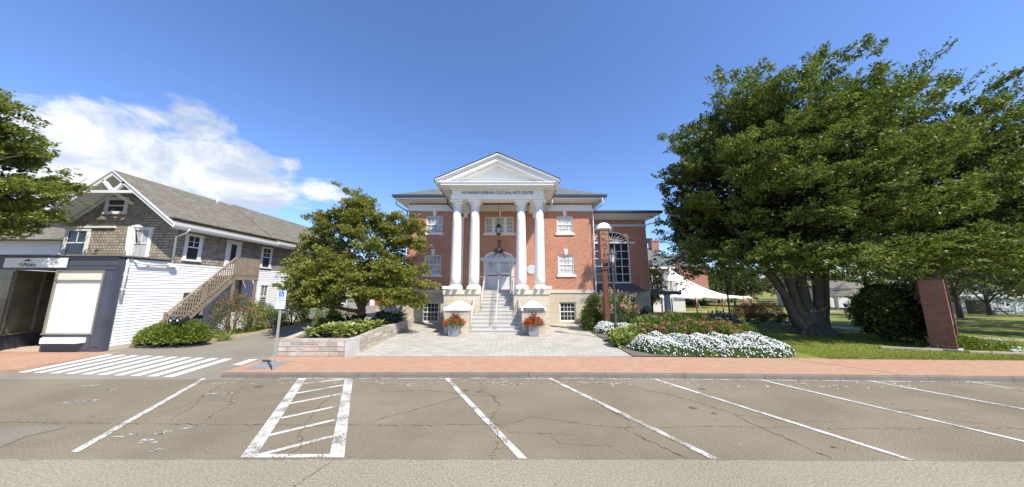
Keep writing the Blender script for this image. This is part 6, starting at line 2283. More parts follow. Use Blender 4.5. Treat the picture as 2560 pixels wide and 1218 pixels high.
# ------------------------------------------------------------------ trees
rg = np.random.default_rng(5)
def trunk_mesh(base, tips, r0, mat, parent, name='trunk', stems=None, seed=1, split=0.35):
    rr = np.random.default_rng(seed)
    m = MB()
    b = np.array(base, float)
    for tp, w in tips:
        tp = np.array(tp, float)
        limb(m, b + rr.normal(0, r0 * 0.15, 3) * np.array([1, 1, 0]), tp, r0 * w, r0 * w * 0.25, rr, 0.8, 8, 9)
        for q in range(4):
            f = rr.uniform(0.45, 0.9)
            s = b + (tp - b) * f + np.array([0, 0, 0.06 * np.linalg.norm(tp - b) * math.sin(math.pi * f)])
            d = rr.normal(0, 1, 3) * np.array([1, 1, 0.5]) + np.array([0, 0, 0.5])
            limb(m, s, s + d / np.linalg.norm(d) * np.linalg.norm(tp - b) * rr.uniform(0.25, 0.45), r0 * w * 0.35, r0 * w * 0.08, rr, 0.6, 5, 6)
    return part(name, m, mat, parent)

# the great beech
tb = thing('beech_tree', 'huge spreading green beech tree with many stems on the lawn', 'tree', (16.9, 17.0, 0))
C1 = (16.7, 18.3, 8.0)
def keep_big(p):
    # a hollow underneath, open round the trunk on the near side
    under = (p[:, 2] < 3.1 + 0.08 * np.abs(p[:, 0] - 17)) & (p[:, 1] < 20) & (np.abs(p[:, 0] - 17.0) < 4.5)
    return ~under
v1 = np.concatenate([
    bough_crown(rg, C1, (6.6, 7.2, 8.9), 122, 1.55, 11, 0.5, 7, 30, 0.5, 0.13, 0.13, zmin=-0.9, rlow=5.4, keep=keep_big, lean=(-0.05, 0, 0.15), amp=0.07),
    bough_crown(rg, (20.9, 18.0, 7.0), (5.4, 6.4, 6.5), 70, 1.5, 9, 0.5, 7, 30, 0.52, 0.13, 0.13, zmin=-0.8, rlow=5.0, keep=keep_big, lean=(0.25, 0, 0.15), tufts=0.16)])
v1c = clump_crown(rg, (17.6, 19.0, 8.3), (5.0, 4.6, 6.6), 110, 0.9, 12, 24, 0.6, 0.2, 0.16, zmin=-0.9, rlow=4.6, keep=keep_big)
v1b = crown(rg, C1, (5.6, 4.6, 6.4), 900, 30, 1.0, 0.22, 0.17, zmin=-0.95, rlow=4.4, up=0.3, shell=0.45, amp=0.15, k=40, thick=0.08, keep=keep_big, sharp=20, aspect=0.6)
# long low limbs sweeping out to the left and towards the viewer
low = []
for (x, y, z, dx, dy) in [(11.6, 17.0, 4.6, -1, 0), (12.2, 15.6, 4.2, -1, -.5), (13.2, 14.2, 4.1, -.5, -1), (15.2, 13.4, 3.9, -.2, -1), (17.5, 13.2, 3.9, 0, -1), (19.5, 13.2, 4.0, .3, -1), (21.5, 13.4, 4.0, .6, -1), (16.3, 14.2, 3.5, -.2, -1), (18.5, 14.2, 3.6, .1, -1), (14.2, 14.6, 3.6, -.4, -1), (11.4, 18.8, 4.4, -1, .3), (12.6, 16.0, 3.9, -.9, -.4), (11.6, 17.6, 3.7, -1, -.1), (22.8, 14.4, 3.9, .8, -.8), (20.6, 13.4, 4.0, .4, -1), (23.5, 13.2, 4.8, .5, -1), (24.8, 13.6, 4.6, .7, -1)]:
    n_ = 42
    a = np.array([dx, dy, 0.22])
    b = np.tile(np.array([x, y, z]), (n_, 1)) + rg.normal(0, 1, (n_, 3)) * np.array([0.75, 0.6, 0.42])
    low.append(sprays(rg, b, np.tile(a, (n_, 1)) + rg.normal(0, 0.35, (n_, 3)), 40, rg.uniform(0.6, 1.3, n_), 0.17, 0.05, 0.14, 0.55))
mesh_np('crown', np.concatenate([v1, v1c] + low), 4, M['lf_beech'], tb)
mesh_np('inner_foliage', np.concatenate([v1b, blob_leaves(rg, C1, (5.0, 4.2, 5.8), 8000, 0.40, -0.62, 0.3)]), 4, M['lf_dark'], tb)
m = MB()
rr = np.random.default_rng(3)
stems = [((16.35, 16.9), (12.4, 16.2, 6.0), 0.24), ((16.45, 16.8), (13.8, 16.6, 8.0), 0.25), ((16.7, 16.9), (15.9, 17.5, 10), 0.30), ((16.9, 17.2), (16.9, 18.2, 12), 0.28), ((17.1, 16.8), (17.9, 16.9, 10), 0.26),
         ((17.3, 16.9), (19.6, 17.2, 8.8), 0.25), ((17.2, 17.3), (20.6, 18.5, 7.5), 0.22), ((16.5, 17.4), (14.2, 19.5, 8.0), 0.22)]
for (bx, by), tip, r0 in stems:
    pts, rads = [], []
    for i in range(10):
        f = i / 9
        p = np.array([bx, by, -0.1]) * (1 - f) + np.array(tip) * f
        p[0] += -0.10 * (tip[0] - bx) * math.sin(math.pi * f)
        p[1] -= 0.35 * (tip[1] - by) * math.sin(math.pi * f) * 0.6
        p += rr.normal(0, 0.03, 3)
        pts.append(tuple(p))
        rads.append(r0 * (1.25 if i == 0 else 1.0) * (1 - 0.62 * f))
    m.tube(pts, rads, 12)
m.tube([(16.82, 17.0, -0.1), (16.82, 17.0, 0.15), (16.84, 17.0, 0.5), (16.86, 17.02, 1.0), (16.9, 17.05, 1.5)], [0.95, 0.78, 0.64, 0.58, 0.35], 18)
for q in range(9):
    a_ = q * 0.7
    m.tube([(16.82 + 0.5 * math.cos(a_), 17 + 0.5 * math.sin(a_), 0.5), (16.82 + 0.78 * math.cos(a_), 17 + 0.78 * math.sin(a_), 0.12), (16.82 + 1.2 * math.cos(a_), 17 + 1.2 * math.sin(a_), -0.08)], [0.16, 0.15, 0.06], 8)
for k in range(6):
    s = stems[(k * 3 + 3) % len(stems)]
    f = rr.uniform(0.5, 0.95)
    p = np.array([s[0][0], s[0][1], 0]) * (1 - f) + np.array(s[1]) * f
    d = np.array([rr.normal(), rr.normal(), 0.6])
    limb(m, p, p + d * rr.uniform(1.5, 3), 0.12, 0.03, rr, 0.6, 5, 7)
part('trunk', m, M['bark'], tb)

# second tree to its right
t2 = thing('beech_tree', 'feathery green tree at the right edge behind the brick monument sign', 'tree', (24.4, 19.3, 0))
C2 = (25.6, 17.6, 8.0)
v2 = bough_crown(rg, C2, (7.0, 5.7, 8.1), 92, 1.5, 8, 0.45, 7, 30, 0.62, 0.11, 0.13, zmin=-0.85, rlow=4.8, lean=(0.4, 0, 0.2), tufts=0.22, tuft_len=2.0, inner=0.62, rise=0.4)
mesh_np('crown', v2, 4, M['lf_beech'], t2)
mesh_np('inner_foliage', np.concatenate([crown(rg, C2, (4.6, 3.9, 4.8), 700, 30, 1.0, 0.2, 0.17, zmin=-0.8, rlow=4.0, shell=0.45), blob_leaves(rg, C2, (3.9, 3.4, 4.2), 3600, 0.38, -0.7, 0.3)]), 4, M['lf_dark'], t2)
trunk_mesh((24.4, 19.3, -0.1), [((25.3, 18, 10), 1), ((23, 17, 7.5), .8), ((28.5, 18, 8), .8), ((26, 21, 8), .7)], 0.34, M['bark'], t2, seed=4)

# street tree at the far left
t3 = thing('street_tree', 'light green street tree leaning in at the left edge before the shop', 'tree', (-20.6, 9.9, 0))
C3 = (-21.5, 9.8, 6.4)
v3 = bough_crown(rg, C3, (3.9, 3.2, 4.2), 92, 0.95, 8, 0.34, 7, 28, 0.40, 0.09, 0.11, zmin=-0.85, rlow=3.0, lean=(0.35, 0, 0.1), tufts=0.16)
mesh_np('crown', v3, 4, M['lf_street'], t3)
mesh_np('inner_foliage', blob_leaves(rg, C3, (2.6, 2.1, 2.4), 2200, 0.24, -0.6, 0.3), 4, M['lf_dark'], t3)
trunk_mesh((-20.6, 9.9, -0.1), [((-20.3, 9.9, 8), 1), ((-18.3, 9.6, 6.5), .6), ((-22.3, 10, 6.5), .6), ((-20.5, 12, 6.5), .6)], 0.2, M['bark'], t3, seed=6)

# dogwood in the planter
t4 = thing('dogwood_tree', 'spreading dogwood tree with reddish tipped leaves growing in the stone planter', 'tree', (-8.5, 17, 0.47))
parts4 = []
for (c, r, n, zmin, rlow, tp) in [((-8.9, 17.0, 4.1), (3.5, 2.8, 3.5), 760, -0.75, 2.0, 0.45), ((-8.9, 16.9, 6.7), (1.3, 1.3, 1.55), 170, -0.7, 1.2, 0.5),
                                  ((-9.3, 16.9, 7.5), (0.85, 0.85, 1.15), 110, -0.8, 1.0, 0.3), ((-10.5, 17.0, 6.0), (1.3, 1.1, 1.2), 190, -0.8, 1.0, 0.2), ((-7.3, 17.0, 6.2), (1.2, 1.1, 1.2), 170, -0.8, 1.0, 0.2), ((-10.6, 16.2, 1.9), (1.5, 1.1, 0.9), 160, -0.9, 0.8, 0.1), ((-8.6, 15.0, 2.6), (1.6, 0.8, 0.9), 160, -0.9, 0.8, 0.1), ((-5.7, 16.6, 2.0), (1.0, 0.9, 0.9), 110, -0.9, 0.8, 0.1), ((-6.9, 16.0, 2.6), (1.2, 1.0, 1.0), 130, -0.9, 0.8, 0.1), ((-9.9, 15.4, 2.0), (1.6, 1.0, 0.95), 200, -0.9, 0.9, 0.1), ((-7.2, 15.5, 2.2), (1.0, 0.8, 0.8), 110, -0.9, 0.8, 0.1), ((-11.4, 16.6, 3.2), (1.45, 1.3, 1.5), 240, -0.9, 1.6, 0.1), ((-10.4, 15.6, 2.5), (1.4, 1.1, 1.2), 190, -0.9, 1.3, 0.1), ((-5.9, 16.4, 2.9), (1.35, 1.2, 1.5), 250, -0.9, 1.6, 0.1),
                                  ((-6.3, 17.2, 5.1), (1.3, 1.1, 0.9), 130, -0.6, .6, 0.1), ((-11.5, 17.3, 5.0), (1.5, 1.2, 0.8), 130, -0.6, .6, 0.1), ((-7.2, 15.8, 3.3), (1.4, 1.1, 1.4), 170, -0.8, 1.3, 0.1),
                                  ((-9.2, 15.3, 3.4), (1.6, 1.1, 1.5), 210, -0.8, 1.2, 0.1), ((-6.0, 17.0, 6.1), (0.7, 0.6, 0.6), 40, -0.6, .5, 0.0), ((-9.9, 17.2, 6.6), (.8, .7, .7), 50, -.6, .6, 0.0)]:
    parts4.append(bough_crown(rg, c, r, max(5, int(n * 0.043)), 0.62, 8, 0.28, 7, 20, 0.26, 0.08, 0.098, zmin=zmin, rlow=rlow, up=0.1, rise=-0.05, inner=0.5, amp=0.15, aspect=0.62, flat=0.4, tufts=0.15))
v4 = np.concatenate(parts4)
ctr = v4.reshape(-1, 4, 3).mean(1)
clear = (np.hypot(ctr[:, 0] + 8.45, (ctr[:, 1] - 16.2) * 0.8) < 1.15) & (ctr[:, 2] < 1.6)
keepm = ~clear & (ctr[:, 2] > 0.75)
v4 = v4.reshape(-1, 4, 3)[keepm].reshape(-1, 3)
mesh_np('crown', v4, 4, M['lf_dogwood'], t4)
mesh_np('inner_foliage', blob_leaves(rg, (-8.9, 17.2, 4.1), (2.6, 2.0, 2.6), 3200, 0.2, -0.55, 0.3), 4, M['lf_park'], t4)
m = MB()
rr = np.random.default_rng(8)
m.tube([(-8.5, 17, 0.4), (-8.5, 17, 0.9), (-8.48, 17, 1.35)], [0.27, 0.22, 0.22], 12)
for tip, r0 in [((-10.8, 16.3, 2.6), .12), ((-9.6, 16.4, 4.0), .13), ((-8.7, 17, 6.2), .14), ((-7.4, 16.4, 4.2), .13), ((-6.3, 16.5, 3.0), .11), ((-10.0, 18, 4.2), .12), ((-7.2, 18, 4.6), .12), ((-8.2, 15.8, 3.6), .10)]:
    pts = limb(m, (-8.49, 17, 1.2), tip, r0, 0.03, rr, 0.8, 7, 8)
    for q in range(4):
        p = np.array(pts[rr.integers(3, 7)])
        d = np.array([rr.normal(), rr.normal(), rr.normal() * 0.5 + 0.3])
        limb(m, p, p + d * 0.9, 0.035, 0.012, rr, 0.6, 4, 6)
part('trunk', m, M['bark_red'], t4)

# park trees far behind, each its own crown and trunk
def park_tree(x, y, h, w, seed, label, mat='lf_park', n=260, ls=0.32, low=0.25, trunk=True):
    z0 = hz(x, y) if y < 90 else -1.6
    t = thing('park_tree', label, 'tree', (x, y, z0), group='trees across the park')
    r_ = np.random.default_rng(seed)
    c = (0, 0, h * (1 + low) / 2)
    rz = h * (1 - low) / 2
    v = crown(r_, c, (w / 2, w / 2, rz), n, 26, w * 0.14, w * 0.035, ls, zmin=-0.8, up=0.3, shell=0.5, amp=0.3, k=24, thick=0.2, sharp=14, aspect=0.6)
    v = np.concatenate([v, blob_leaves(r_, c, (w * .36, w * .36, rz * .75), 500, ls * 1.7, -0.7, 0.3)])
    mesh_np('crown', v, 4, M[mat], t, local=True)
    m = MB()
    m.tube([(0, 0, -0.3), (0.05, 0, h * low), (0, 0.1, h * 0.7)], [0.028 * h, 0.02 * h, 0.008 * h], 8)
    for q in range(4):
        a = q * 1.6 + seed
        limb(m, (0, 0, h * low * 0.9), (math.cos(a) * w * .3, math.sin(a) * w * .3, h * 0.6), 0.012 * h, 0.004 * h, r_, 0.5, 4, 6)
    part('trunk', m, M['bark'], t, local=True)
    return t
pk = [(40, 66, 8, 9), (46, 72, 8.5, 9), (52, 70, 8, 9), (35, 88, 10, 11), (58, 84, 9, 10), (66, 90, 9, 10), (76, 95, 10, 12), (88, 92, 10, 12),
      (98, 85, 11, 13), (112, 80, 12, 14), (46, 110, 10, 13), (62, 115, 11, 14), (28, 105, 9, 11), (126, 74, 12, 14), (84, 112, 11, 14), (104, 108, 12, 15)]
for i, (x, y, h, w) in enumerate(pk):
    park_tree(x, y, h, w, 40 + i, 'broad green park tree beyond the lawn, behind the tent, gazebo and shed', n=230, ls=0.42, low=0.22)
park_tree(67.3, 42, 8.5, 13, 70, 'tree with a dark trunk standing over the white shed', n=520, ls=0.26, low=0.30)['group'] = 'trees by the white shed'
park_tree(57.0, 36, 8.0, 11, 71, 'dense dark tree between the brick monument sign and the white shed', n=520, ls=0.25, low=0.18)['group'] = 'trees by the white shed'
park_tree(46.0, 31.0, 8.5, 8, 75, 'dark tree behind the big shadowed bush and the gazebo side', n=420, ls=0.22, low=0.26)['group'] = 'trees by the white shed'
park_tree(13.0, 28.0, 5.2, 2.0, 72, 'slender pale green tree beside the balcony railing', 'lf_dogwood', 240, 0.13, 0.2)
for i, (x, y, h, w) in enumerate(((-13, 62, 7, 8), (-24, 66, 8, 9), (-6.5, 60, 9, 8), (-33, 58, 8, 9))):
    park_tree(x, y, h, w, 80 + i, 'tree behind the yard at the end of the driveway', n=240, ls=0.3, low=0.15)['group'] = 'trees behind the driveway yard'
park_tree(35.2, 14.6, 11.5, 10, 93, 'broad tree standing on the lawn past the right edge of the photo', n=420, ls=0.3, low=0.3)['group'] = 'trees past the right edge'
park_tree(43.0, 22.0, 11.0, 10, 94, 'broad tree standing on the lawn past the right edge of the photo', n=420, ls=0.3, low=0.3)['group'] = 'trees past the right edge'
# a long wooded edge closing the horizon
wv = []
for i in range(150):
    x = -220 + i * 4.2
    y = 150 + 14 * math.sin(i * 0.7) + rg.normal(0, 4)
    wv.append(blob_leaves(rg, (x, y, 2.2), (5.5, 5, 6 + 2.2 * math.sin(i * 1.7) + rg.normal(0, .8)), 260, 0.95, -0.3, 0.5))
tag(mesh_np('treeline', np.concatenate(wv), 4, M['lf_park'], kind='stuff'), 'far wooded edge along the horizon', 'treeline', kind='stuff')

# ------------------------------------------------------------------ shrubs and beds
def shrub(name, label, cat, c, r, n, ls, mat, seed, zmin=-0.25, shell=0.55, amp=0.2, k=20, aspect=0.55, group=None, core=None, up=0.5, jit=0.7, extra=None, sharp=10.0):
    t = thing(name, label, cat, (c[0], c[1], 0.0), group=group)
    r_ = np.random.default_rng(seed)
    mesh_np('foliage', blob_leaves(r_, c, r, n, ls, zmin, shell, amp, k, aspect, up, jit, sharp=sharp), 4, M[mat], t)
    if core:
        mesh_np('inner_foliage', blob_leaves(r_, c, tuple(x * 0.72 for x in r), max(200, n // 8), ls * 2.0, zmin, 0.4), 4, M[core], t)
    if extra:
        nf, fs, fm, per, pr = extra
        d = sph_dirs(r_, nf, 0.0)
        p = np.array(c) + d * np.array(r) * r_.uniform(0.9, 1.1, (nf, 1))
        mesh_np('flowers', flower_heads(r_, p, d, fs, per, pr), 4, M[fm], t)
    m = MB()
    for q in range(5):
        a = q * 1.256
        m.tube([(c[0] + .05 * math.cos(a), c[1] + .05 * math.sin(a), 0), (c[0] + r[0] * .5 * math.cos(a), c[1] + r[1] * .5 * math.sin(a), c[2] + r[2] * .3)], [0.03, 0.012], 6)
    part('stems', m, M['bark'], t)
    return t
# left bed along the house
shrub('green_shrub', 'low wide bright green shrub at the foot of the wooden staircase', 'shrub', (-14.95, 13.5, 0.35), (1.5, 0.68, 0.66), 5200, 0.095, 'lf_shrub', 21, core='lf_bed')
shrub('rose_shrub', 'tall loose shrub with rust coloured tips below the staircase landing', 'shrub', (-15.1, 16.3, 1.1), (0.95, 0.8, 1.25), 2400, 0.085, 'lf_rust', 22, -0.7, 0.25, extra=(26, 0.05, 'fl_rose', 8, 0.05))
shrub('rose_shrub', 'slim upright green shrub by the landing post', 'shrub', (-14.7, 17.2, 0.9), (0.55, 0.5, 1.0), 1300, 0.085, 'lf_dogwood', 23, -0.7, 0.3)
shrub('feathery_shrub', 'feathery green mound behind the post of the parking sign', 'shrub', (-14.45, 18.3, 0.45), (0.85, 0.65, 0.75), 5200, 0.10, 'lf_feather', 24, -0.3, 0.4, aspect=0.14, up=1.2, jit=0.5)
shrub('feathery_shrub', 'taller feathery green plant against the white clapboards', 'shrub', (-15.4, 18.6, 0.7), (0.8, 0.6, 0.95), 3600, 0.12, 'lf_feather', 25, -0.3, 0.35, aspect=0.14, up=1.6, jit=0.4)
shrub('flowering_shrub', 'rounded shrub with pink flower heads under the ground floor window', 'shrub', (-14.95, 20.6, 0.95), (0.95, 0.8, 1.0), 3000, 0.10, 'lf_hydr', 26, -0.6, 0.5, extra=(34, 0.08, 'fl_rose', 12, 0.07))
for i, (x, y, rx_, h) in enumerate(((-15.1, 22.6, 0.8, 0.75), (-14.9, 24.3, 0.9, 0.9), (-15.1, 26.2, 1.0, 0.8))):
    shrub('meadow_plant', 'soft yellow green perennial clump in the far bed along the clapboard house', 'plant', (x, y, 0.3), (rx_, 0.8, h), 2300, 0.12, 'lf_feather', 30 + i, -0.3, 0.4, aspect=0.2, up=1.0, group='perennial clumps in the far bed')
for i, (x, y) in enumerate(((-14.9, 15.4), (-14.7, 16.2), (-14.65, 16.9), (-14.6, 17.6), (-14.7, 19.4), (-14.6, 21.5))):
    shrub('bedding_plant', 'small yellow green bedding plant just inside the kerb stones', 'plant', (x, y, 0.12), (0.34, 0.3, 0.26), 340, 0.09, 'lf_shrub', 40 + i, -0.2, 0.3, group='bedding plants inside the kerb stones')
# strappy tuft
t = thing('grass_tuft', 'pale striped grass tuft at the end of the bright green shrub', 'grass tuft', (-13.9, 15.0, 0.0))
n_ = 120
dd = np.stack([rg.normal(0, 0.9, n_), rg.normal(0, 0.9, n_), np.abs(rg.normal(0.7, 0.3, n_))], 1)
mesh_np('blades', leaves(rg, np.tile([[-14.0, 14.9, 0.03]], (n_, 1)), unit(dd), rg.uniform(0.35, 0.65, n_), 0.06, 0.2, 0.1)[0], 4, M['lf_hosta'], t)

# hostas in the planter: one clump of each kind, copied
def hosta(label, mat, group, seed, n=30, size=0.19):
    t = thing('hosta', label, 'hosta', (0, 0, 0.47), group=group)
    r_ = np.random.default_rng(seed)
    a = np.arange(n) * 2.399
    ring = np.sqrt((np.arange(n) + 0.5) / n)
    d = np.stack([np.cos(a) * ring, np.sin(a) * ring, 0.75 - 0.75 * ring], 1)
    pos = np.stack([np.cos(a) * ring * 0.2, np.sin(a) * ring * 0.2, 0.30 - 0.17 * ring ** 2], 1) + r_.normal(0, 0.02, (n, 3))
    sz = size * r_.uniform(0.75, 1.2, n)
    nn = n
    ax = unit(d + r_.normal(0, 0.15, (n, 3)))
    side = unit(np.cross(ax, np.array([[0, 0, 1.0]])))
    up = np.cross(side, ax)
    prof = [(0.0, 0.0, 0.0), (0.22, 0.36, 0.05), (0.5, 0.42, 0.05), (0.8, 0.22, -0.03), (1.0, 0.0, -0.12)]
    v = np.empty((nn, 8, 3))
    order = [(0, 0), (1, 1), (2, 1), (3, 1), (4, 0), (3, -1), (2, -1), (1, -1)]
    for k, (i, s) in enumerate(order):
        f, w, h = prof[i]
        v[:, k] = pos + ax * (f * sz)[:, None] + side * (s * w * sz)[:, None] + up * (h * sz)[:, None]
    mesh_np('leaves', v.reshape(-1, 3), 8, M[mat], t, local=True)
    st_ = MB()
    for k in range(5):
        st_.tube([(0, 0, -0.02), (0.08 * math.cos(k * 1.25), 0.08 * math.sin(k * 1.25), 0.2)], 0.008, 5)
    part('stalks', st_, M['lf_bed'], t, local=True)
    return t
hl = hosta('lime green hosta clump in the sunny front of the stone planter', 'lf_hosta', 'lime hostas in the stone planter', 1)
hd_ = hosta('dark green shaded plant clump under the dogwood tree', 'lf_hosta_dark', 'dark plants under the dogwood', 2, 34, 0.21)
sp1 = [(-8.35, 12.6), (-8.05, 13.1), (-7.55, 13.0), (-7.9, 13.6), (-7.4, 13.5), (-7.0, 13.4), (-8.5, 13.3), (-8.3, 13.9), (-7.7, 14.1), (-7.2, 14.0), (-6.85, 14.2), (-7.5, 14.6), (-8.0, 14.5), (-7.0, 14.8), (-6.8, 15.2), (-7.3, 15.3), (-8.5, 14.6), (-7.8, 15.2), (-7.1, 12.8)]
sp2 = [(-9.1, 14.4), (-9.2, 15.1), (-8.9, 15.7), (-9.5, 15.9), (-9.6, 16.7), (-9.0, 16.6), (-8.1, 16.2), (-7.4, 16.2), (-6.9, 16.0), (-6.8, 16.8), (-7.4, 17.1), (-6.9, 17.6), (-7.6, 17.9), (-6.95, 18.4), (-7.1, 19.2), (-7.8, 18.8), (-9.3, 17.8), (-8.4, 19.0), (-7.3, 19.8), (-8.8, 13.7)]
for k, (proto, spots) in enumerate(((hl, sp1), (hd_, sp2))):
    for i, (x, y) in enumerate(spots):
        o = proto if i == 0 else copy_tree(proto)
        s = rg.uniform(1.0, 1.35) * (1.0 if k == 0 else 1.15)
        o.location = (x, y, 0.46)
        o.rotation_euler = (0, 0, rg.uniform(0, 6.28))
        o.scale = (s, s, s * rg.uniform(0.85, 1.2))
t = thing('red_bedding_flower', 'small red flower at the front corner of the stone planter', 'flower', (-7.05, 12.35, 0.47))
mesh_np('foliage', blob_leaves(rg, (-7.05, 12.35, 0.53), (0.14, 0.12, 0.10), 90, 0.07), 4, M['lf_bed'], t)
mesh_np('flowers', flower_heads(rg, np.array([[-7.05, 12.33, 0.62], [-7.1, 12.3, 0.58], [-6.98, 12.33, 0.57]]), None, 0.045, 12, 0.045), 4, M['fl_red'], t)

# right bed
def conifer(label, lobes, loc, seed):
    t = thing('conifer_shrub', label, 'shrub', loc)
    r_ = np.random.default_rng(seed)
    vv, cc = [], []
    for c, r, n in lobes:
        vv.append(clump_crown(r_, c, r, n, 0.24, 10, 16, 0.17, 0.045, 0.055, zmin=-0.9, up=0.9, inner=0.75, amp=0.2, k=14, flat=1.1, aspect=0.4, tufts=0.25))
        cc.append(blob_leaves(r_, c, tuple(x * 0.7 for x in r), 700, 0.13, -0.9, 0.4))
    mesh_np('foliage', np.concatenate(vv), 4, M['lf_conifer'], t)
    mesh_np('inner_foliage', np.concatenate(cc), 4, M['lf_bigbush'], t)
    part('trunk', MB().tube([(loc[0], loc[1], 0), (loc[0], loc[1], 1.0)], [0.07, 0.03], 6), M['bark'], t)
conifer('bright green two-lobed conifer shrub at the corner of the brick wall', [((5.15, 18.8, 1.0), (0.66, 0.65, 1.25), 90), ((4.62, 18.3, 0.65), (0.5, 0.5, 0.85), 55)], (5.0, 18.6, 0), 50)
# panicle hydrangea
t = thing('panicle_hydrangea', 'tall hydrangea with pink and cream flower cones behind the post lamp', 'shrub', (6.4, 18.3, 0))
mesh_np('foliage', blob_leaves(rg, (6.4, 18.3, 1.1), (1.1, 0.9, 1.05), 3000, 0.12, -0.8, 0.4, 0.2), 4, M['lf_hydr'], t)
d = sph_dirs(rg, 62, -0.3)
p0 = np.array([6.4, 18.25, 1.2]) + d * np.array([1.2, 0.95, 1.1]) * rg.uniform(0.85, 1.12, (62, 1))
ax = unit(d * np.array([0.7, 0.7, 0.5]) + np.array([0, 0, 0.9]))
fv = []
for i in range(62):
    n_ = 42
    tt = rg.random(n_)
    a = rg.uniform(0, 6.28, n_)
    rad = 0.10 * (1 - tt * 0.85)
    s1 = unit(np.cross(ax[i:i + 1], np.array([[1, 0.3, 0]])))[0]
    s2 = np.cross(ax[i], s1)
    pp = p0[i] + ax[i] * (tt * 0.30)[:, None] + s1 * (np.cos(a) * rad)[:, None] + s2 * (np.sin(a) * rad)[:, None]
    fv.append(leaves(rg, pp, rg.normal(0, 1, (n_, 3)), np.full(n_, 0.06), 0.9, 0.4, 0.3)[0])
mesh_np('flowers', np.concatenate(fv), 4, M['fl_pink'], t)
m = MB()
for q in range(8):
    a = q * 0.785
    m.tube([(6.4 + .1 * math.cos(a), 18.3 + .1 * math.sin(a), 0), (6.4 + .8 * math.cos(a), 18.3 + .6 * math.sin(a), 1.4)], [0.025, 0.01], 6)
part('stems', m, M['bark'], t)
# rusty mophead hydrangeas
hy = [(6.3, 14.0, .75, .78), (7.3, 13.9, .8, .86), (8.4, 14.0, .85, .92), (9.4, 13.9, .8, .88), (10.1, 14.4, .75, .84), (7.0, 15.3, .9, 1.08), (8.3, 15.4, .9, 1.2), (9.6, 15.6, .9, 1.1)]
for i, (x, y, r_, h) in enumerate(hy):
    rr = np.random.default_rng(60 + i)
    front = y < 14.8
    t = thing('hydrangea', 'mophead hydrangea with rusty red flower heads behind the white flowers' if front else 'leafy hydrangea bush with a few rusty heads in the back row of the bed', 'shrub', (x, y, 0), group='rusty red hydrangeas' if front else 'back row hydrangeas')
    mesh_np('foliage', blob_leaves(rr, (x, y, h * 0.45), (r_, r_ * 0.85, h * 0.62), 1500, 0.12, -0.3, 0.5, 0.15), 4, M['lf_hydr'], t)
    nf = 32 if front else 9
    d = sph_dirs(rr, nf * 2, -0.05)
    d = d[d[:, 1] < 0.3][:nf]
    p = np.array([x, y, h * 0.5]) + d * np.array([r_, r_ * .85, h * 0.62]) * rr.uniform(0.92, 1.08, (len(d), 1))
    mesh_np('flowers', flower_heads(rr, p, d, 0.075, 26, 0.05), 4, M['fl_rust'], t)
    m = MB()
    for q in range(5):
        a = q * 1.256
        m.tube([(x, y, 0), (x + r_ * .5 * math.cos(a), y + r_ * .5 * math.sin(a), h * .6)], [0.02, 0.01], 5)
    part('stems', m, M['bark'], t)
# lime clump at the plaza corner
for i, (x, y, r_, h) in enumerate(((4.95, 13.4, .55, .5), (5.45, 13.9, .6, .62), (5.9, 14.5, .6, .6), (5.2, 14.4, .5, .5))):
    rr = np.random.default_rng(75 + i)
    t = thing('lime_hydrangea', 'leafy yellow green clump at the plaza edge beside the white flowers', 'plant', (x, y, 0), group='yellow green clumps at the plaza edge')
    mesh_np('leaves', blob_leaves(rr, (x, y, h * .35), (r_, r_, h * .7), 520, 0.20, -0.2, 0.5, 0.12, aspect=0.75, upb=1.0), 4, M['lf_hosta'], t)
    part('stalks', MB().tube([(x, y, 0), (x, y, h * .6)], 0.03, 6), M['lf_bed'], t)

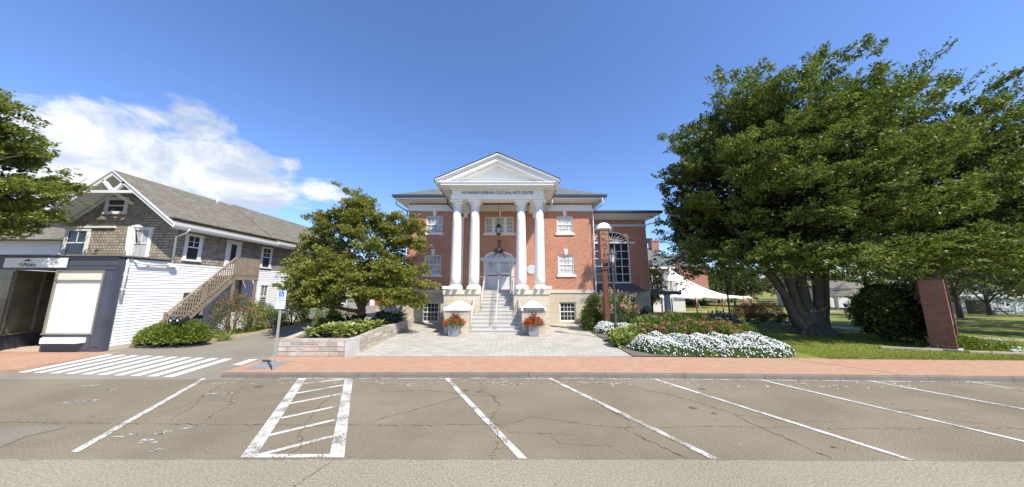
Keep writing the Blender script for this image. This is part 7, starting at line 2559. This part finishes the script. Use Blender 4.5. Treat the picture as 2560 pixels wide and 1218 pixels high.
def flower_mound(name, label, F, B, H, n, rad, seed):
    rr = np.random.default_rng(seed)
    F, B = np.array(F, float), np.array(B, float)
    def along(P, s):
        d = np.concatenate([[0], np.cumsum(np.linalg.norm(np.diff(P, axis=0), axis=1))])
        s = s * d[-1]
        return np.stack([np.interp(s, d, P[:, 0]), np.interp(s, d, P[:, 1])], 1)
    def surf(s, t):
        p = along(F, s) * (1 - t[:, None]) + along(B, s) * t[:, None]
        bump = 1 + 0.18 * np.sin(p[:, 0] * 3.1 + 0.5) * np.cos(p[:, 1] * 2.3) + 0.10 * np.sin(p[:, 0] * 7.3)
        h = H * np.sqrt(np.clip(1 - (1 - np.clip(t * 1.5, 0, 1)) ** 2, 0, 1)) * bump
        edge = np.clip(np.minimum(s, 1 - s) * 9, 0, 1) ** 0.5
        return p, h * edge
    s, t = rr.random(n), rr.random(n) ** 1.15
    p, h = surf(s, t)
    e = 0.01
    px, hx_ = surf(np.clip(s + e, 0, 1), t)
    pt_, ht_ = surf(s, np.clip(t + e, 0, 1))
    P0 = np.column_stack([p, h])
    n1 = np.cross(np.column_stack([px, hx_]) - P0, np.column_stack([pt_, ht_]) - P0)
    n1 = unit(n1)
    n1[n1[:, 2] < 0] *= -1
    patch = np.sin(p[:, 0] * 5.3 + 1) * np.cos(p[:, 1] * 6.1 + p[:, 0] * 2) * 0.55 + rr.normal(0, 0.9, n)
    k = patch > (-0.15 + 0.9 * (t < 0.12))
    fv = discs(rr, P0[k] + n1[k] * 0.035 + rr.normal(0, 0.012, (k.sum(), 3)), n1[k] + np.array([0, -0.35, 0.15]), rad)[0]
    nl = int(n * 1.8)
    s2, t2 = rr.random(nl), rr.random(nl)
    p2, h2 = surf(s2, t2)
    lp = np.column_stack([p2, h2 * rr.uniform(0.55, 1.0, nl)])
    lv_ = leaves(rr, lp, rr.normal(0, 0.6, (nl, 3)) + np.array([0, -0.3, 0.6]), rr.uniform(0.05, 0.09, nl), 0.55, 0.5, 0.5)[0]
    o = mesh_np(name, fv, 6, M['fl_white'], kind='stuff')
    tag(o, label, 'flower bed', kind='stuff')
    mesh_np('foliage', lv_, 4, M['lf_bed'], o)
    m = MB()
    S, T = np.meshgrid(np.linspace(0, 1, 60), np.linspace(0, 1, 12), indexing='ij')
    pp, hh = surf(S.ravel(), T.ravel())
    m.add([(a[0], a[1], b * 0.72 + 0.02) for a, b in zip(pp, hh)], [(i * 12 + j, (i + 1) * 12 + j, (i + 1) * 12 + j + 1, i * 12 + j + 1) for i in range(59) for j in range(11)])
    part('inner_foliage', m, M['mound'], o)
M['mound'] = plain('dense_bedding_green', (0.045, 0.075, 0.02), 0.9, 0.4, 12, 0.5)
flower_mound('white_flower_bed', 'long mound of small white flowers along the brick sidewalk', [(4.75, 13.0), (4.95, 12.3), (5.5, 11.6), (7.0, 11.33), (8.5, 11.25), (9.9, 11.18), (10.7, 11.6), (11.1, 12.4)],
             [(5.2, 13.2), (5.8, 13.4), (6.6, 13.4), (7.6, 13.3), (8.6, 13.3), (9.6, 13.3), (10.3, 13.5), (11.0, 13.0)], 0.50, 9500, 0.024, 90)
flower_mound('white_flower_bed', 'smaller mound of white flowers behind the foot of the post lamp', [(4.7, 17.6), (4.75, 16.9), (5.4, 16.3), (6.4, 16.2), (7.2, 16.6)],
             [(4.9, 17.9), (5.3, 17.8), (5.8, 17.6), (6.6, 17.5), (7.3, 17.2)], 0.5, 2200, 0.03, 91)
# barberry, low hedge, dark bush
for i, (x, y, r_, h) in enumerate(((19.3, 24.6, 1.25, 1.0), (20.9, 24.9, 1.4, 1.15))):
    shrub('barberry_bush', ('smaller' if i == 0 else 'larger') + ' rounded reddish brown barberry bush beside the tent', 'shrub', (x, y, 0.3), (r_, 1.0, h), 6000, 0.075, 'lf_barberry', 95 + i, -0.3, 0.55)
for i, (x, y) in enumerate(((17.6, 21.9), (18.6, 21.8), (19.6, 21.6), (20.4, 21.2))):
    shrub('hedge_shrub', 'low dark evergreen mound in the row behind the big tree trunk', 'shrub', (x, y, 0.2), (0.6, 0.5, 0.5), 900, 0.09, 'lf_bigbush', 100 + i, -0.3, 0.5, group='low evergreens behind the trunk')
shrub('white_flowered_shrub', 'dark shrub dotted with white flowers at the end of the hydrangeas', 'shrub', (11.6, 16.8, 0.5), (0.95, 0.7, 0.7), 2400, 0.09, 'lf_bigbush', 105, -0.4, 0.5, extra=(60, 0.05, 'fl_white', 6, 0.045))
shrub('leafy_plant', 'yellow green leafy plant at the shaded end of the flower bed', 'plant', (11.0, 14.4, 0.25), (0.6, 0.55, 0.5), 700, 0.13, 'lf_shrub', 106, -0.3, 0.4)
shrub('grey_shrub', 'dark spiky shrub against the stone base beside the low window', 'shrub', (10.0, 22.6, 0.4), (0.5, 0.45, 0.7), 700, 0.22, 'lf_bigbush', 107, -0.3, 0.2, aspect=0.12, up=1.5)
t = thing('big_bush', 'big dark green bush in the shade left of the brick monument sign', 'shrub', (18.1, 14.7, 0.0))
r_ = np.random.default_rng(108)
bv = [clump_crown(r_, c_, rr_, n_, 0.36, 12, 14, 0.26, 0.06, 0.12, zmin=-0.9, up=0.5, inner=0.7, amp=0.3, k=16, aspect=0.5, flat=0.8, tufts=0.2) for c_, rr_, n_ in
      (((18.2, 14.7, 1.3), (1.15, 1.0, 1.25), 120), ((17.6, 14.5, 1.6), (0.75, 0.7, 0.85), 40), ((18.7, 15.0, 1.9), (0.9, 0.8, 0.9), 45), ((18.9, 14.2, 1.0), (0.65, 0.6, 0.8), 34))]
mesh_np('foliage', np.concatenate(bv), 4, M['lf_bigbush'], t)
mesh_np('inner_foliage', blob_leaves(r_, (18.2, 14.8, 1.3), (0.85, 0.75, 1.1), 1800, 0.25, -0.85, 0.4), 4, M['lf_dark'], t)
m = MB()
for q in range(6):
    a_ = q * 1.05
    m.tube([(18.1 + .08 * math.cos(a_), 14.7 + .08 * math.sin(a_), 0), (18.1 + .6 * math.cos(a_), 14.7 + .5 * math.sin(a_), 1.6)], [0.05, 0.02], 6)
part('stems', m, M['bark'], t)
# bed beside the brick sign
t = thing('bed_plants', 'grassy perennials in the small round bed right of the brick monument sign', 'plants', (19.4, 13.0, 0))
n_ = 900
bp = np.column_stack([19.6 + rg.normal(0, 0.8, n_), 12.9 + rg.normal(0, 0.35, n_), np.full(n_, 0.0)])
mesh_np('foliage', np.concatenate([leaves(rg, bp, rg.normal(0, 0.5, (n_, 3)) + np.array([0, 0, 1.1]), rg.uniform(0.15, 0.38, n_), 0.13, 0.2, 0.3)[0], blob_leaves(rg, (19.0, 12.9, 0.1), (0.9, 0.45, 0.4), 1400, 0.09)]), 4, M['lf_shrub'], t)
for i in range(9):
    a = -1.9 + i * 0.36
    m = MB()
    m.sphere((20.2 + 0.75 * math.cos(a), 12.75 + 0.55 * math.sin(a), 0.04), (0.13 + .03 * (i % 3), 0.10, 0.09), 10, 6)
    tag(part('edging_stone', m, M['fieldcap']), 'pale edging stone round the small bed right of the brick monument sign', 'stone', 'edging stones of the small round bed')
# hedges far off
for i, (x0, x1, y, h) in enumerate(((22, 33, 58, 1.0), (35, 47, 72, 1.1))):
    n_ = 1600
    z0 = hz(0, y)
    p = np.column_stack([rg.uniform(x0, x1, n_), y + rg.normal(0, 0.5, n_), z0 + rg.uniform(0, h, n_)])
    o = mesh_np('hedge', leaves(rg, p, rg.normal(0, 1, (n_, 3)), np.full(n_, 0.4), 0.6)[0], 4, M['lf_bigbush'])
    tag(o, ('nearer' if i == 0 else 'farther') + ' clipped dark hedge seen under the tent', 'hedge')
# grass blades on the near lawn
n_ = 60000
gx_ = rg.uniform(9.3, 25, n_)
gy_ = 10.95 - 0.032 * (gx_ - 9.8) + 0.14 + rg.random(n_) ** 1.6 * 6.5
ok = ~((gx_ < 11.3) & (gy_ < 14.5)) & ~(np.hypot(gx_ - 19.6, (gy_ - 12.9) * 1.8) < 1.0)
gx_, gy_ = gx_[ok], gy_[ok]
gp = np.column_stack([gx_, gy_, np.zeros(len(gx_)) - 0.006])
gl = leaves(rg, gp, rg.normal(0, 0.45, gp.shape) + np.array([0, 0, 1.0]), rg.uniform(0.035, 0.085, len(gp)), 0.16, 0.1, 0.2)[0]
tag(mesh_np('lawn_grass', gl, 4, M['grass_blade'], kind='stuff'), 'short green grass of the lawn behind the brick sidewalk', 'grass', kind='stuff')
